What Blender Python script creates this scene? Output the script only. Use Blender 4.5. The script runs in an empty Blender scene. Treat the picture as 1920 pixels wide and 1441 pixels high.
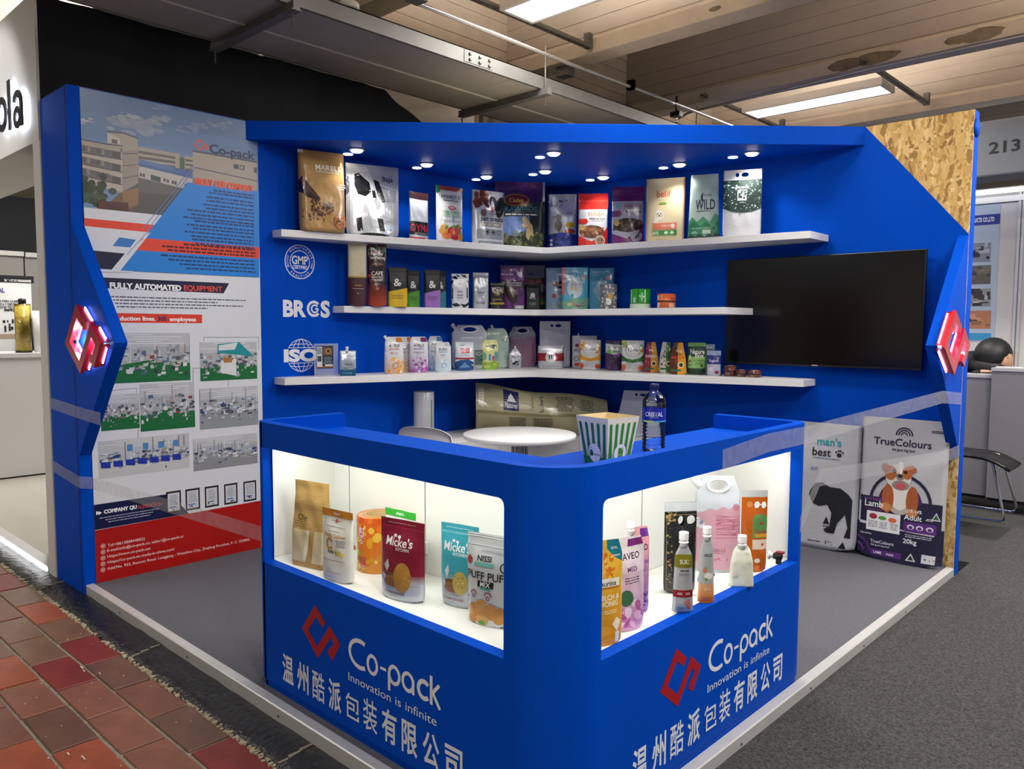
import bpy, bmesh, math, random
from mathutils import Vector, Matrix
from mathutils.geometry import tessellate_polygon
R = random.Random(7)
SC = bpy.context.scene
COL = SC.collection
# ------------------------------------------------------------------ camera
CAM = Vector((4.8006, -5.3889, 1.4906)); YAW, PIT, ROL, FPX = math.radians(43.3263), math.radians(-4.2044), math.radians(.2812), 1478.23
FW = Vector((-math.sin(YAW)*math.cos(PIT), math.cos(YAW)*math.cos(PIT), math.sin(PIT)))
_rt = Vector((math.cos(YAW), math.sin(YAW), 0)); _up = _rt.cross(FW)
RT = _rt*math.cos(ROL)+_up*math.sin(ROL); UP = -_rt*math.sin(ROL)+_up*math.cos(ROL)
cd = bpy.data.cameras.new('camera'); cam = bpy.data.objects.new('camera', cd); COL.objects.link(cam)
cd.sensor_width = 36; cd.lens = 36*FPX/1920; cd.clip_end = 200
mm = Matrix((RT, UP, -FW)).transposed().to_4x4(); mm.translation = CAM; cam.matrix_world = mm
SC.camera = cam
# ------------------------------------------------------------------ view, world, hall lighting
SC.view_settings.view_transform = 'Standard'; SC.view_settings.look = 'None'
SC.view_settings.gamma = 1; SC.view_settings.use_curve_mapping = False; SC.view_settings.exposure = 0.2
SC.cycles.use_denoising = True; SC.cycles.max_bounces = 6; SC.cycles.diffuse_bounces = 3; SC.cycles.glossy_bounces = 3
SC.cycles.transparent_max_bounces = 24; SC.cycles.transmission_bounces = 4; SC.cycles.caustics_reflective = False; SC.cycles.caustics_refractive = False
SC.cycles.sample_clamp_indirect = 4
w = bpy.data.worlds.new('hall_air'); SC.world = w; w.use_nodes = True
w.node_tree.nodes['Background'].inputs[0].default_value = (.56, .56, .58, 1); w.node_tree.nodes['Background'].inputs[1].default_value = .46
def area(name, loc, sx, sy, power, col=(1, .97, .92), rot=(0, 0, 0), spread=180):
    l = bpy.data.lights.new(name, 'AREA'); l.shape = 'RECTANGLE'; l.size = sx; l.size_y = sy; l.energy = power; l.color = col; l.spread = math.radians(spread)
    o = bpy.data.objects.new(name, l); o.location = loc; o.rotation_euler = rot; COL.objects.link(o); return o
FIX = [(1.65, -1.325), (1.65, 2.09)]                                   # the two fixtures in view
UNSEEN = [(2.7, -3.05), (5.6, -4.75), (5.4, -1.32), (5.2, 2.09), (5.2, .45), (-1.85, -6.6), (-4.6, -2.3), (5.6, -8.2), (-3.0, 4.5), (5.2, 5.6), (1.65, 5.6), (-1.2, -9.6), (2.2, -9.6)]  # fittings out of view; some added to light worktop, coffers and opposite stands
P_FIX, P_UP = 80, 75
for x, y in FIX+UNSEEN:                                                # light down from each fitting, plus an added uplight to brighten the ceiling
    pw = P_FIX*(.35 if (x, y) in ((-1.85, -6.6), (5.6, -8.2)) else .3 if y == -3.05 else .35 if y == -9.6 else .6 if (x, y) == (1.65, -1.325) else 1)
    area('fluorescent_light', (x, y, 3.592), 1.26, .27, pw); area('ceiling_fill_uplight', (x, y, 3.70), 1.2, .2, P_UP*(3.5 if (x, y) == (5.2, .45) else .3 if y == -9.6 else 1), (1, .94, .88), rot=(math.pi, 0, 0))
# ------------------------------------------------------------------ pixel -> point on a real plane
def ray(u, v): return FW + RT*((u-960)/FPX) - UP*((v-720.5)/FPX)
def hit(ax, u, v, val):
    d = ray(u, v); i = 'xyz'.index(ax); return CAM + d*((val-CAM[i])/d[i])
def proj(P):
    d = Vector(P)-CAM; k = d.dot(FW); return (960+FPX*d.dot(RT)/k, 720.5-FPX*d.dot(UP)/k)
# ------------------------------------------------------------------ colours and materials
def lin(c):
    c = c.lstrip('#')
    if len(c) == 3: c = ''.join(x*2 for x in c)
    o = []
    for i in (0, 2, 4):
        s = int(c[i:i+2], 16)/255; o.append(s/12.92 if s <= .04045 else ((s+.055)/1.055)**2.4)
    return tuple(o)
MATS = {}
def mat(name, col='#888', rough=.5, metal=0., noise=0., nscale=8., bump=0., bscale=60., emit=0., alpha=1., coat=0., stretch=None, vcol=False, trans=0., ecol=None, spec=.5, two=None, detail=6):
    if name in MATS: return MATS[name]
    m = bpy.data.materials.new(name); m.use_nodes = True; N = m.node_tree.nodes; L = m.node_tree.links; b = N['Principled BSDF']
    c = lin(col) if isinstance(col, str) else col
    b.inputs['Base Color'].default_value = (*c, 1); b.inputs['Roughness'].default_value = rough; b.inputs['Metallic'].default_value = metal
    b.inputs['Specular IOR Level'].default_value = spec
    b.inputs['Coat Weight'].default_value = coat; b.inputs['Coat Roughness'].default_value = .12
    if trans: b.inputs['Transmission Weight'].default_value = trans
    if alpha < 1: b.inputs['Alpha'].default_value = alpha
    if emit:
        b.inputs['Emission Color'].default_value = (*(lin(ecol) if ecol else c), 1); b.inputs['Emission Strength'].default_value = emit
    src = None
    if vcol:
        a = N.new('ShaderNodeAttribute'); a.attribute_name = 'Col'; L.new(a.outputs['Color'], b.inputs['Base Color']); src = a.outputs['Color']
    tc = None
    if noise or bump:
        tc = N.new('ShaderNodeTexCoord'); mp = N.new('ShaderNodeMapping'); L.new(tc.outputs['Object'], mp.inputs[0])
        if stretch: mp.inputs['Scale'].default_value = stretch
    if noise:
        n = N.new('ShaderNodeTexNoise'); n.inputs['Scale'].default_value = nscale; n.inputs['Detail'].default_value = detail; n.inputs['Roughness'].default_value = .65; L.new(mp.outputs[0], n.inputs[0])
        r = N.new('ShaderNodeMapRange'); r.inputs[1].default_value = .3; r.inputs[2].default_value = .7; r.inputs[3].default_value = 1-noise; r.inputs[4].default_value = 1+noise; L.new(n.outputs[0], r.inputs[0])
        mx = N.new('ShaderNodeMix'); mx.data_type = 'RGBA'
        if two:
            L.new(n.outputs[0], mx.inputs[0]); r.inputs[3].default_value = 0; r.inputs[4].default_value = 1; L.new(r.outputs[0], mx.inputs[0])
            mx.inputs[6].default_value = (*c, 1); mx.inputs[7].default_value = (*lin(two), 1)
        else:
            mx.blend_type = 'MULTIPLY'; mx.inputs[0].default_value = 1; mx.inputs[6].default_value = (*c, 1)
            if src: L.new(src, mx.inputs[6])
            L.new(r.outputs[0], mx.inputs[7])
        L.new(mx.outputs[2], b.inputs['Base Color'])
    if bump:
        n2 = N.new('ShaderNodeTexNoise'); n2.inputs['Scale'].default_value = bscale; n2.inputs['Detail'].default_value = 4; L.new(mp.outputs[0], n2.inputs[0])
        bp = N.new('ShaderNodeBump'); bp.inputs['Strength'].default_value = bump; bp.inputs['Distance'].default_value = .01; L.new(n2.outputs[0], bp.inputs['Height']); L.new(bp.outputs[0], b.inputs['Normal'])
    MATS[name] = m; return m
BLUE = mat('blue_painted_board', (.0002, .062, .49), .5, spec=.04, noise=.06, nscale=3, bump=.03, bscale=120)
WHITE = mat('white_laminate', '#e6e6e8', .35)
CASEW = mat('white_case_lining', '#eeeeea', .45)
MATTE = mat('matte_film', vcol=True, rough=.48, bump=.25, bscale=22)
GLOSS = mat('glossy_film', vcol=True, rough=.22, coat=.35, bump=.35, bscale=16)
FOIL = mat('foil_film', vcol=True, rough=.26, metal=.35, coat=.3, bump=.5, bscale=14)
PRINT = mat('flat_ink', vcol=True, rough=.45)
CLEAR = mat('clear_film', vcol=True, rough=.15, alpha=.55, coat=.4, bump=.4, bscale=14)
CAPW = mat('white_plastic', '#f0f0f0', .35)
STEEL = mat('galvanised_steel', '#64625f', .55, .5, noise=.12, nscale=6)
CHROME = mat('chrome', '#c8c8c8', .12, 1.)
BLACKP = mat('black_plastic', '#101012', .35)
ALU = mat('aluminium', '#cfcfce', .4, .35, noise=.05, nscale=10)
# ------------------------------------------------------------------ object helpers
def tag(o, label=None, cat=None, group=None, kind=None):
    if label: o['label'] = label
    if cat: o['category'] = cat
    if group: o['group'] = group
    if kind: o['kind'] = kind
    return o
def empty(name, loc=(0, 0, 0), rz=0., label=None, cat=None, group=None, rx=0.):
    o = bpy.data.objects.new(name, None); o.empty_display_size = .05; COL.objects.link(o); o.location = loc; o.rotation_euler = (rx, 0, rz)
    return tag(o, label, cat, group)
class MB:
    def __init__(s): s.v = []; s.f = []; s.c = []; s.sm = []
    def add(s, vs, fs, col=None, smooth=False):
        n = len(s.v); s.v += [tuple(p) for p in vs]
        for f in fs: s.f.append(tuple(i+n for i in f)); s.c.append(col); s.sm.append(smooth)
        return s
    def box(s, x0, x1, y0, y1, z0, z1, col=None):
        return s.add([(x, y, z) for x in (x0, x1) for y in (y0, y1) for z in (z0, z1)], [(0, 1, 3, 2), (4, 6, 7, 5), (0, 4, 5, 1), (2, 3, 7, 6), (0, 2, 6, 4), (1, 5, 7, 3)], col)
    def prism(s, pts, ax, a0, a1, col=None):                        # pts 2D in the other two axes (x,y,z order), extruded along ax
        n = len(pts); P = lambda p, a: {'x': (a, p[0], p[1]), 'y': (p[0], a, p[1]), 'z': (p[0], p[1], a)}[ax]
        ar = sum(pts[i][0]*pts[(i+1) % n][1]-pts[(i+1) % n][0]*pts[i][1] for i in range(n))
        if (ar < 0) != (ax == 'y'): pts = pts[::-1]
        vs = [P(p, a0) for p in pts]+[P(p, a1) for p in pts]; fs = [(i, (i+1) % n, n+(i+1) % n, n+i) for i in range(n)]
        if a1 < a0: fs = [f[::-1] for f in fs]
        tris = tessellate_polygon([[Vector((p[0], p[1], 0)) for p in pts]])
        fs += [tuple(n+i for i in t) for t in tris]+[tuple(t[::-1]) for t in tris]
        return s.add(vs, fs, col)
    def tube(s, pts, r, n=10, col=None, cap=True):
        pts = [Vector(p) for p in pts]; vs = []; m = len(pts); prev = None
        for i, p in enumerate(pts):
            t = (pts[min(i+1, m-1)]-pts[max(i-1, 0)]).normalized()
            if prev is None: a = t.orthogonal().normalized()
            else: a = (prev-t*prev.dot(t)).normalized()
            prev = a; b = t.cross(a); rr = r[i] if isinstance(r, (list, tuple)) else r
            vs += [p+(a*math.cos(2*math.pi*k/n)+b*math.sin(2*math.pi*k/n))*rr for k in range(n)]
        fs = [(i*n+k, i*n+(k+1) % n, (i+1)*n+(k+1) % n, (i+1)*n+k) for i in range(m-1) for k in range(n)]
        if cap: fs += [tuple(range(n))[::-1], tuple(range((m-1)*n, m*n))]
        return s.add(vs, fs, col, True)
    def lathe(s, prof, c=(0, 0, 0), n=24, col=None, smooth=True, ridge=0):
        vs = []; m = len(prof)
        for j, (r, z) in enumerate(prof):
            for k in range(n):
                a = 2*math.pi*k/n; rr = r*(1-ridge*(k % 2)); vs.append((c[0]+rr*math.cos(a), c[1]+rr*math.sin(a), c[2]+z))
        fs = [(j*n+k, j*n+(k+1) % n, (j+1)*n+(k+1) % n, (j+1)*n+k) for j in range(m-1) for k in range(n)]
        if prof[0][0] > 1e-5: fs.append(tuple(range(n))[::-1])
        if prof[-1][0] > 1e-5: fs.append(tuple(range((m-1)*n, m*n)))
        return s.add(vs, fs, col, smooth)
    def obj(s, name, m, parent=None, bevel=0., loc=None, autosmooth=False, sub=0):
        me = bpy.data.meshes.new(name); me.from_pydata(s.v, [], s.f)
        me.polygons.foreach_set('use_smooth', s.sm)
        if any(c is not None for c in s.c):
            at = me.attributes.new('Col', 'FLOAT_COLOR', 'CORNER'); buf = []
            for f, c in zip(s.f, s.c): buf += (list(c)+[1.])*len(f) if c else [.5, .5, .5, 1.]*len(f)
            at.data.foreach_set('color', buf)
        if m: me.materials.append(m)
        me.update(); o = bpy.data.objects.new(name, me); COL.objects.link(o)
        if parent: o.parent = parent
        if loc: o.location = loc
        if bevel:
            b = o.modifiers.new('b', 'BEVEL'); b.width = bevel; b.segments = 2; b.limit_method = 'ANGLE'; b.angle_limit = math.radians(50)
        if sub:
            q = o.modifiers.new('s', 'SUBSURF'); q.levels = sub; q.render_levels = sub
        return o
# ------------------------------------------------------------------ flat art: painter's list of shapes, mapped onto a surface
GL = {}
CJK = None
def glyph(ch, bold):
    k = (ch, bold)
    if k not in GL:
        c = bpy.data.curves.new('g', 'FONT'); c.body = ch; c.size = 1; c.resolution_u = 3; c.offset = bold  # unseen spots added to brighten the white fascia
        o = bpy.data.objects.new('g', c); m = o.to_mesh()
        vs = [(v.co.x, v.co.y) for v in m.vertices] if m else []; fs = [tuple(p.vertices) for p in m.polygons] if m else []
        o.to_mesh_clear(); bpy.data.objects.remove(o)
        c2 = bpy.data.curves.new('g', 'FONT'); c2.body = ch+'|'; c2.size = 1; c2.resolution_u = 1
        o = bpy.data.objects.new('g', c2); m = o.to_mesh(); adv = max(v.co.x for v in m.vertices); o.to_mesh_clear(); bpy.data.objects.remove(o)
        bpy.data.curves.remove(c); bpy.data.curves.remove(c2)
        GL[k] = (vs, fs, adv-BAR)
    return GL[k]
BAR = 0.
_c = bpy.data.curves.new('g', 'FONT'); _c.body = '|'; _o = bpy.data.objects.new('g', _c); _m = _o.to_mesh(); BAR = max(v.co.x for v in _m.vertices); _o.to_mesh_clear(); bpy.data.objects.remove(_o)
def clip(poly, a, b, c):                                            # keep a*x+b*y<=c
    out = []
    for i in range(len(poly)):
        p, q = poly[i], poly[(i+1) % len(poly)]; dp = a*p[0]+b*p[1]-c; dq = a*q[0]+b*q[1]-c
        if dp <= 0: out.append(p)
        if (dp < 0 < dq) or (dq < 0 < dp): t = dp/(dp-dq); out.append((p[0]+(q[0]-p[0])*t, p[1]+(q[1]-p[1])*t))
    return out
class Art:
    """Printed shapes in metres on a W x H sheet."""
    def __init__(s, W, H, cell=None, clipbox=True): s.W, s.H = W, H; s.P = []; s.cell = cell; s.cb = clipbox; s.boxes = []
    def _layer(s, b):
        l = 1+max([q[4] for q in s.boxes if q[0] < b[2] and q[2] > b[0] and q[1] < b[3] and q[3] > b[1]], default=0)
        s.boxes.append((*b, l)); return l
    def poly(s, tris, col):
        if s.cb:
            t2 = []
            for t in tris:
                if min(p[0] for p in t) < 0 or max(p[0] for p in t) > s.W or min(p[1] for p in t) < 0 or max(p[1] for p in t) > s.H:
                    for q in ((-1, 0, 0), (1, 0, s.W), (0, -1, 0), (0, 1, s.H)):
                        t = clip(t, *q)
                        if len(t) < 3: break
                if len(t) >= 3: t2.append(t)
            tris = t2
        if not tris: return
        xs = [p[0] for t in tris for p in t]; ys = [p[1] for t in tris for p in t]
        l = s._layer((min(xs), min(ys), max(xs), max(ys)))
        if s.cell and (max(xs)-min(xs) > s.cell or max(ys)-min(ys) > s.cell):
            out = []
            for t in tris:
                x0, x1 = min(p[0] for p in t), max(p[0] for p in t); cols = []
                if x1-x0 > s.cell:
                    n = math.ceil((x1-x0)/s.cell)
                    for i in range(n):
                        q = clip(clip(t, -1, 0, -(x0+(x1-x0)*i/n)), 1, 0, x0+(x1-x0)*(i+1)/n)
                        if len(q) >= 3: cols.append(q)
                else: cols = [t]
                for c in cols:
                    y0, y1 = min(p[1] for p in c), max(p[1] for p in c); n = max(1, math.ceil((y1-y0)/s.cell))
                    for i in range(n):
                        q = clip(clip(c, 0, -1, -(y0+(y1-y0)*i/n)), 0, 1, y0+(y1-y0)*(i+1)/n) if n > 1 else c
                        if len(q) >= 3: out.append(q)
            tris = out
        for t in tris: s.P.append((t, col, l))
    def p(s, pts, col):
        ar = sum(pts[i][0]*pts[(i+1) % len(pts)][1]-pts[(i+1) % len(pts)][0]*pts[i][1] for i in range(len(pts)))
        if ar < 0: pts = pts[::-1]
        if len(pts) <= 4: s.poly([list(pts)], col); return
        t = tessellate_polygon([[Vector((q[0], q[1], 0)) for q in pts]]); tr = []
        for a in t:
            q = [pts[i] for i in a]
            if (q[1][0]-q[0][0])*(q[2][1]-q[0][1])-(q[2][0]-q[0][0])*(q[1][1]-q[0][1]) < 0: q = q[::-1]
            tr.append(q)
        s.poly(tr, col)
    def r(s, x0, y0, x1, y1, col): s.poly([[(min(x0, x1), min(y0, y1)), (max(x0, x1), min(y0, y1)), (max(x0, x1), max(y0, y1)), (min(x0, x1), max(y0, y1))]], col)
    def e(s, cx, cy, rx, ry, col, n=None, rot=0):
        n = n or (20 if max(rx, ry) > .03 else 12 if max(rx, ry) > .01 else 7); ca, sa = math.cos(rot), math.sin(rot)
        s.poly([[(cx+rx*math.cos(2*math.pi*k/n)*ca-ry*math.sin(2*math.pi*k/n)*sa, cy+rx*math.cos(2*math.pi*k/n)*sa+ry*math.sin(2*math.pi*k/n)*ca) for k in range(n)]], col)
    def ring(s, cx, cy, r, wd, col, a0=0, a1=360, n=28, ry=None):
        ry = ry or r; n = max(6, int(n*(a1-a0)/360)); q = []
        for k in range(n):
            A, B = math.radians(a0+(a1-a0)*k/n), math.radians(a0+(a1-a0)*(k+1)/n); k1 = 1-wd/r; k2 = 1-wd/ry
            q.append([(cx+r*math.cos(A)*k1, cy+ry*math.sin(A)*k2), (cx+r*math.cos(A), cy+ry*math.sin(A)), (cx+r*math.cos(B), cy+ry*math.sin(B)), (cx+r*math.cos(B)*k1, cy+ry*math.sin(B)*k2)])
        s.poly(q, col)
    def stroke(s, pts, wd, col):
        q = []
        off = []
        for i, p in enumerate(pts):
            p = Vector(p); a = (p-Vector(pts[i-1])).normalized() if i else None; b = (Vector(pts[i+1])-p).normalized() if i < len(pts)-1 else None
            d1 = a or b; d2 = b or a; n1 = Vector((-d1.y, d1.x)); n2 = Vector((-d2.y, d2.x)); m = (n1+n2).normalized(); off.append((p, m*(wd/2/max(.35, m.dot(n1)))))
        for (p, o), (p2, o2) in zip(off, off[1:]): q.append([tuple(p-o), tuple(p2-o2), tuple(p2+o2), tuple(p+o)])
        s.poly(q, col)
    def t(s, cx, cy, h, text, col, maxw=None, bold=.0, rot=0, align='c', fill=None, xs=1.):
        """h = cap height; cy = middle of the capitals"""
        X = 0; G = []
        for ch in text:
            if ch == ' ': X += .3; continue
            vs, fs, adv = glyph(ch, bold)
            for f in fs: G.append([(vs[i][0]+X, vs[i][1]) for i in f])
            X += adv
        if not G: return
        x0 = min(p[0] for g in G for p in g); x1 = max(p[0] for g in G for p in g); k = h/.70
        kx = k*xs
        if maxw and (x1-x0)*kx > maxw: kx = maxw/(x1-x0)
        if fill: kx = fill/(x1-x0)
        ca, sa = math.cos(math.radians(rot)), math.sin(math.radians(rot)); wd = (x1-x0)*kx
        ox = {'c': -wd/2, 'l': 0, 'r': -wd}[align]; out = []
        for g in G:
            q = []
            for x, y in g:
                a = (x-x0)*kx+ox; b = y*k-h/2; q.append((cx+a*ca-b*sa, cy+a*sa+b*ca))
            out.append(q)
        cl, s.cell = s.cell, (s.cell if h > .02 else None); s.poly(out, col); s.cell = cl
    def fine(s, n, x0, y0, x1, y1, col, dens=.6, just='c'):
        """n lines of print too small to read"""
        q = []; dy = (y1-y0)/n
        for i in range(n):
            L = (x1-x0)*R.uniform(.7, 1); a = {'c': (x0+x1)/2-L/2, 'l': x0, 'r': x1-L}[just]; b = a+L; y = y1-(i+.5)*dy; x = a
            while x < b:
                l = R.uniform(.5, 2.6)*dy; e = min(x+l, b); q.append([(x, y-dy*dens/2), (e, y-dy*dens/2), (e, y+dy*dens/2), (x, y+dy*dens/2)]); x = e+dy*.35
        s.poly(q, col)
    def scatter(s, n, x0, y0, x1, y1, size, cols, asp=.7):
        for i in range(n):
            sz = size*R.uniform(.5, 1.2); s.e(R.uniform(x0, x1), R.uniform(y0, y1), sz, sz*R.uniform(asp*.6, 1), lin(R.choice(cols)), n=7, rot=R.uniform(0, 3.1))
    def build(s, name, fmap, m, parent=None, eps=.00016):
        """fmap(x,y,lift) -> point"""
        mb = MB()
        for t, col, l in s.P: mb.add([fmap(p[0], p[1], l*eps) for p in t], [tuple(range(len(t)))], col if not isinstance(col, str) else lin(col))
        return mb.obj(name, m, parent)
EMB = [(.607, .736), (.35, 1), (0, .428), (.397, 0), (.794, .654), (1, .434), (.84, .126), (.748, .20)]
def emblem(a, x, y, wd, col, k=.098): a.stroke([(x+p[0]*wd, y+p[1]*wd*.743) for p in EMB], wd*k, col)
# planes of the stand: local (s,t) -> world, s runs to the viewer's right, t = height
def PLX(x, sg=1):  return (lambda s, t, l: (x+l*sg, s, t))           # faces +X, s = y
def PLY(y): return (lambda s, t, l: (s, y-l, t))                     # faces -Y, s = x
# ------------------------------------------------------------------ hall floor
MORTAR = mat('tile_mortar', '#8a8274', .9, noise=.3, nscale=25, bump=.5, bscale=90)
CARPET = mat('dark_carpet', '#0d0d0e', .95, noise=.5, nscale=95, two='#4f4f4e', bump=1, bscale=120, detail=3)
GREY = mat('grey_booth_carpet', '#5c5d65', .95, noise=.34, nscale=75, bump=.6, bscale=160, stretch=(1, 3, 1))
TAR = mat('black_tar', '#141517', .3, noise=.5, nscale=9, bump=1.0, bscale=34, spec=.5)
CONC = mat('board_marked_concrete', '#a09384', .85, noise=.16, nscale=2.2, bump=.35, bscale=30, stretch=(.25, 1, 1))
CONC2 = mat('beam_concrete', '#b3a797', .85, noise=.13, nscale=3, bump=.3, bscale=25)
ZF = -.08
f = MB().box(-9, 14, -16, -3.86, ZF-.1, ZF-.008).obj('floor', MORTAR); tag(f, 'mortar bed of the red tiled aisle floor', kind='structure')
base = [('#853a2a', .5), ('#744a3a', .42), ('#93492f', .45), ('#80513f', .4), ('#782c25', .42), ('#73543f', .38), ('#955230', .5), ('#664639', .35)]
TM = [mat('terracotta_%s' % 'abcdefgh'[i], c, r, noise=.22, nscale=7, bump=.12, bscale=30, coat=.03, spec=.35) for i, (c, r) in enumerate(base)]
def tile_mesh(i):
    mb = MB(); mb.box(-.1735, .1735, -.0805, .0805, -.02, 0)
    o = mb.obj('tile', TM[i]); me = o.data; bpy.data.objects.remove(o)
    bm = bmesh.new(); bm.from_mesh(me); bmesh.ops.bevel(bm, geom=[e for e in bm.edges if e.verts[0].co.z > -.001 and e.verts[1].co.z > -.001], offset=.003, segments=1, affect='EDGES'); bm.to_mesh(me); bm.free(); return me
TME = [tile_mesh(i) for i in range(8)]
row = 0; nt = 0
for row in range(16):
    y = -4.083-.1755*row; off = .22 if row % 2 == 0 else .41
    for k in range(-15, 9):
        x = off+.36*k-.18
        u, v = proj((x, y, ZF))
        if not (-150 < u < 900 and v < 1560): continue
        nt += 1
        o = bpy.data.objects.new('tile', TME[R.choice([0, 1, 2, 3, 4, 5, 6, 7, 1, 3])]); COL.objects.link(o); o.parent = f
        o.location = (x+R.uniform(-.003, .003), y+R.uniform(-.002, .002), ZF+R.uniform(-.0015, .0015)); o.rotation_euler = (R.uniform(-.004, .004), R.uniform(-.004, .004), R.uniform(-.006, .006))
# the tarred kerb between tiles and stand
mb = MB(); n = 90
vs = []; fs = []
for i in range(n+1):
    x = -4+i*.1
    for j, (yy, zz) in enumerate(((-4.0, ZF-.02), (-3.995, ZF+.004), (-3.95, ZF+.014), (-3.9, ZF+.022), (-3.84, ZF+.03), (-3.80, ZF+.03))):
        vs.append((x, yy+(R.uniform(-.008, .008) if j in (0, 1) else 0), zz+R.uniform(-.004, .004)))
for i in range(n):
    for j in range(5): a = i*6+j; fs.append((a, a+6, a+7, a+1))
mb.add(vs, fs, None, True); o = mb.obj('trim_1', TAR); tag(o, 'glossy black tarred strip between red tiles and blue stand', kind='structure')
for k, x in enumerate((-.35, 1.02, 2.34)):
    c = MB().box(x-.005, x+.005, -3.985, -3.945, ZF-.01, ZF+.0145).box(x-.005, x+.005, -3.945, -3.90, ZF-.01, ZF+.023).box(x-.005, x+.005, -3.90, -3.85, ZF-.01, ZF+.030).obj('joint', MORTAR, o)
mb = MB(); 
for i in range(500):
    x = R.uniform(-1.5, 3); mb.box(x, x+R.uniform(.004, .014), -4.0+R.uniform(-.014, .006), -3.992+R.uniform(-.008, .01), ZF-.01, ZF+R.uniform(.003, .009))
g = mb.obj('grit', mat('mortar_grit', '#a89c82', .9), o); g['kind'] = 'stuff'
mb = MB()
for i in range(140):
    x, y = R.uniform(-1.5, 2.6), R.uniform(-5.0, -4.02); s_ = R.uniform(.0015, .004); mb.box(x, x+s_*R.uniform(1, 2), y, y+s_, ZF+.0005, ZF+.003)
for (u, v, l) in ((150, 1250, .03), (155, 1257, .02), (152, 1418, .035), (125, 1412, .02), (185, 1262, .012)):
    p = hit('z', u, v, ZF); mb.box(p.x, p.x+l, p.y, p.y+.004, ZF+.0005, ZF+.004)
tag(mb.obj('litter', mat('paper_scraps', '#d8d2c6', .8)), 'tiny pale scraps of paper and plaster scattered on the red tiles', 'litter', kind='stuff')
# dark aisle carpet to the right and behind, pale floor of the neighbouring stand
tag(MB().box(3.504, 14, -3.858, 12, ZF-.08, -.045).obj('floor.001', CARPET), 'dark speckled aisle carpet beside and behind the blue stand', kind='structure')
tag(MB().box(-14, -.62, -3.80, 2, ZF-.08, -.03).obj('floor.002', mat('pale_vinyl', '#b7b2a6', .35, noise=.08, nscale=3, stretch=(.3, 2, 1))), 'pale vinyl floor of the neighbouring white stand', kind='structure')
tag(MB().box(-14, 14, .9, 14, ZF-.3, ZF-.1).obj('floor.003', CARPET), 'hall floor slab behind the stand', kind='structure')
# raised platform of the stand
tag(MB().box(-.05, 3.46, -3.80, .02, -.07, 0).obj('floor.004', GREY), 'grey felt carpet on the raised platform of the blue stand', kind='structure')
tr = empty('trim_2'); tag(tr, 'aluminium edge profile round the grey platform', kind='structure')
def edge(pts, name, m=ALU):
    mb = MB(); q = [(0, -.078), (0, .001), (.045, .004), (.045, -.078)]
    return mb, q
a = MB().prism([(-3.846, -.078), (-3.846, .0), (-3.842, .004), (-3.804, .004), (-3.80, -.078)], 'x', .0, 3.505).obj('edge_profile', ALU, tr)
b = MB().prism([(3.505, -.078), (3.505, 0), (3.501, .0045), (3.462, .0045), (3.46, -.078)], 'y', -3.804, -.0).obj('edge_profile', ALU, tr)
for i in range(9): MB().lathe([(.006, 0), (.006, .002), (.003, .003)], n=10).obj('screw', STEEL, a if i < 4 else b).matrix_world = (Matrix.Translation((.5+i*.8, -3.846, -.03)) @ Matrix.Rotation(math.pi/2, 4, 'X')) if i < 4 else (Matrix.Translation((3.505, -3.4+(i-4)*.62, -.03)) @ Matrix.Rotation(math.pi/2, 4, 'Y'))
# ------------------------------------------------------------------ stand walls
H = 2.8
wl = MB().box(-.462, 0, -3.79, .0, -.05, H).box(-.462, 0, -3.855, -3.79, -.07, H).obj('wall_left', BLUE, bevel=.002); tag(wl, 'deep blue painted wall of the stand carrying the poster and shelves', kind='structure')
MB().prism([(0, 2.055), (.56, 1.42), (.575, 1.40), (.56, 1.375), (0, .75)], 'y', -3.857, -3.792).obj('wing_panel', BLUE, wl, bevel=.003)
for y in (-1.593, -2.73): MB().box(0, .0006, y-.001, y+.001, 0, H).obj('seam', mat('seam_line', '#0a2a70', .6), wl)
MB().box(-.028, -.026, -3.8595, -3.857, -.05, H).obj('seam', MATS['seam_line'], wl)
wr = MB().box(-.462, 3.5, .02, .12, -.05, H).obj('wall_right', BLUE, bevel=.001); tag(wr, 'deep blue painted wall of the stand carrying shelves and television', kind='structure')
BP = [(0, 0), (3.437, 0), (3.437, .66), (3.5, .71), (3.5, 2.06), (2.868, H), (0, H)]
MB().prism(BP, 'y', -.0, .0085).obj('blue_panel', BLUE, wr)
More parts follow.
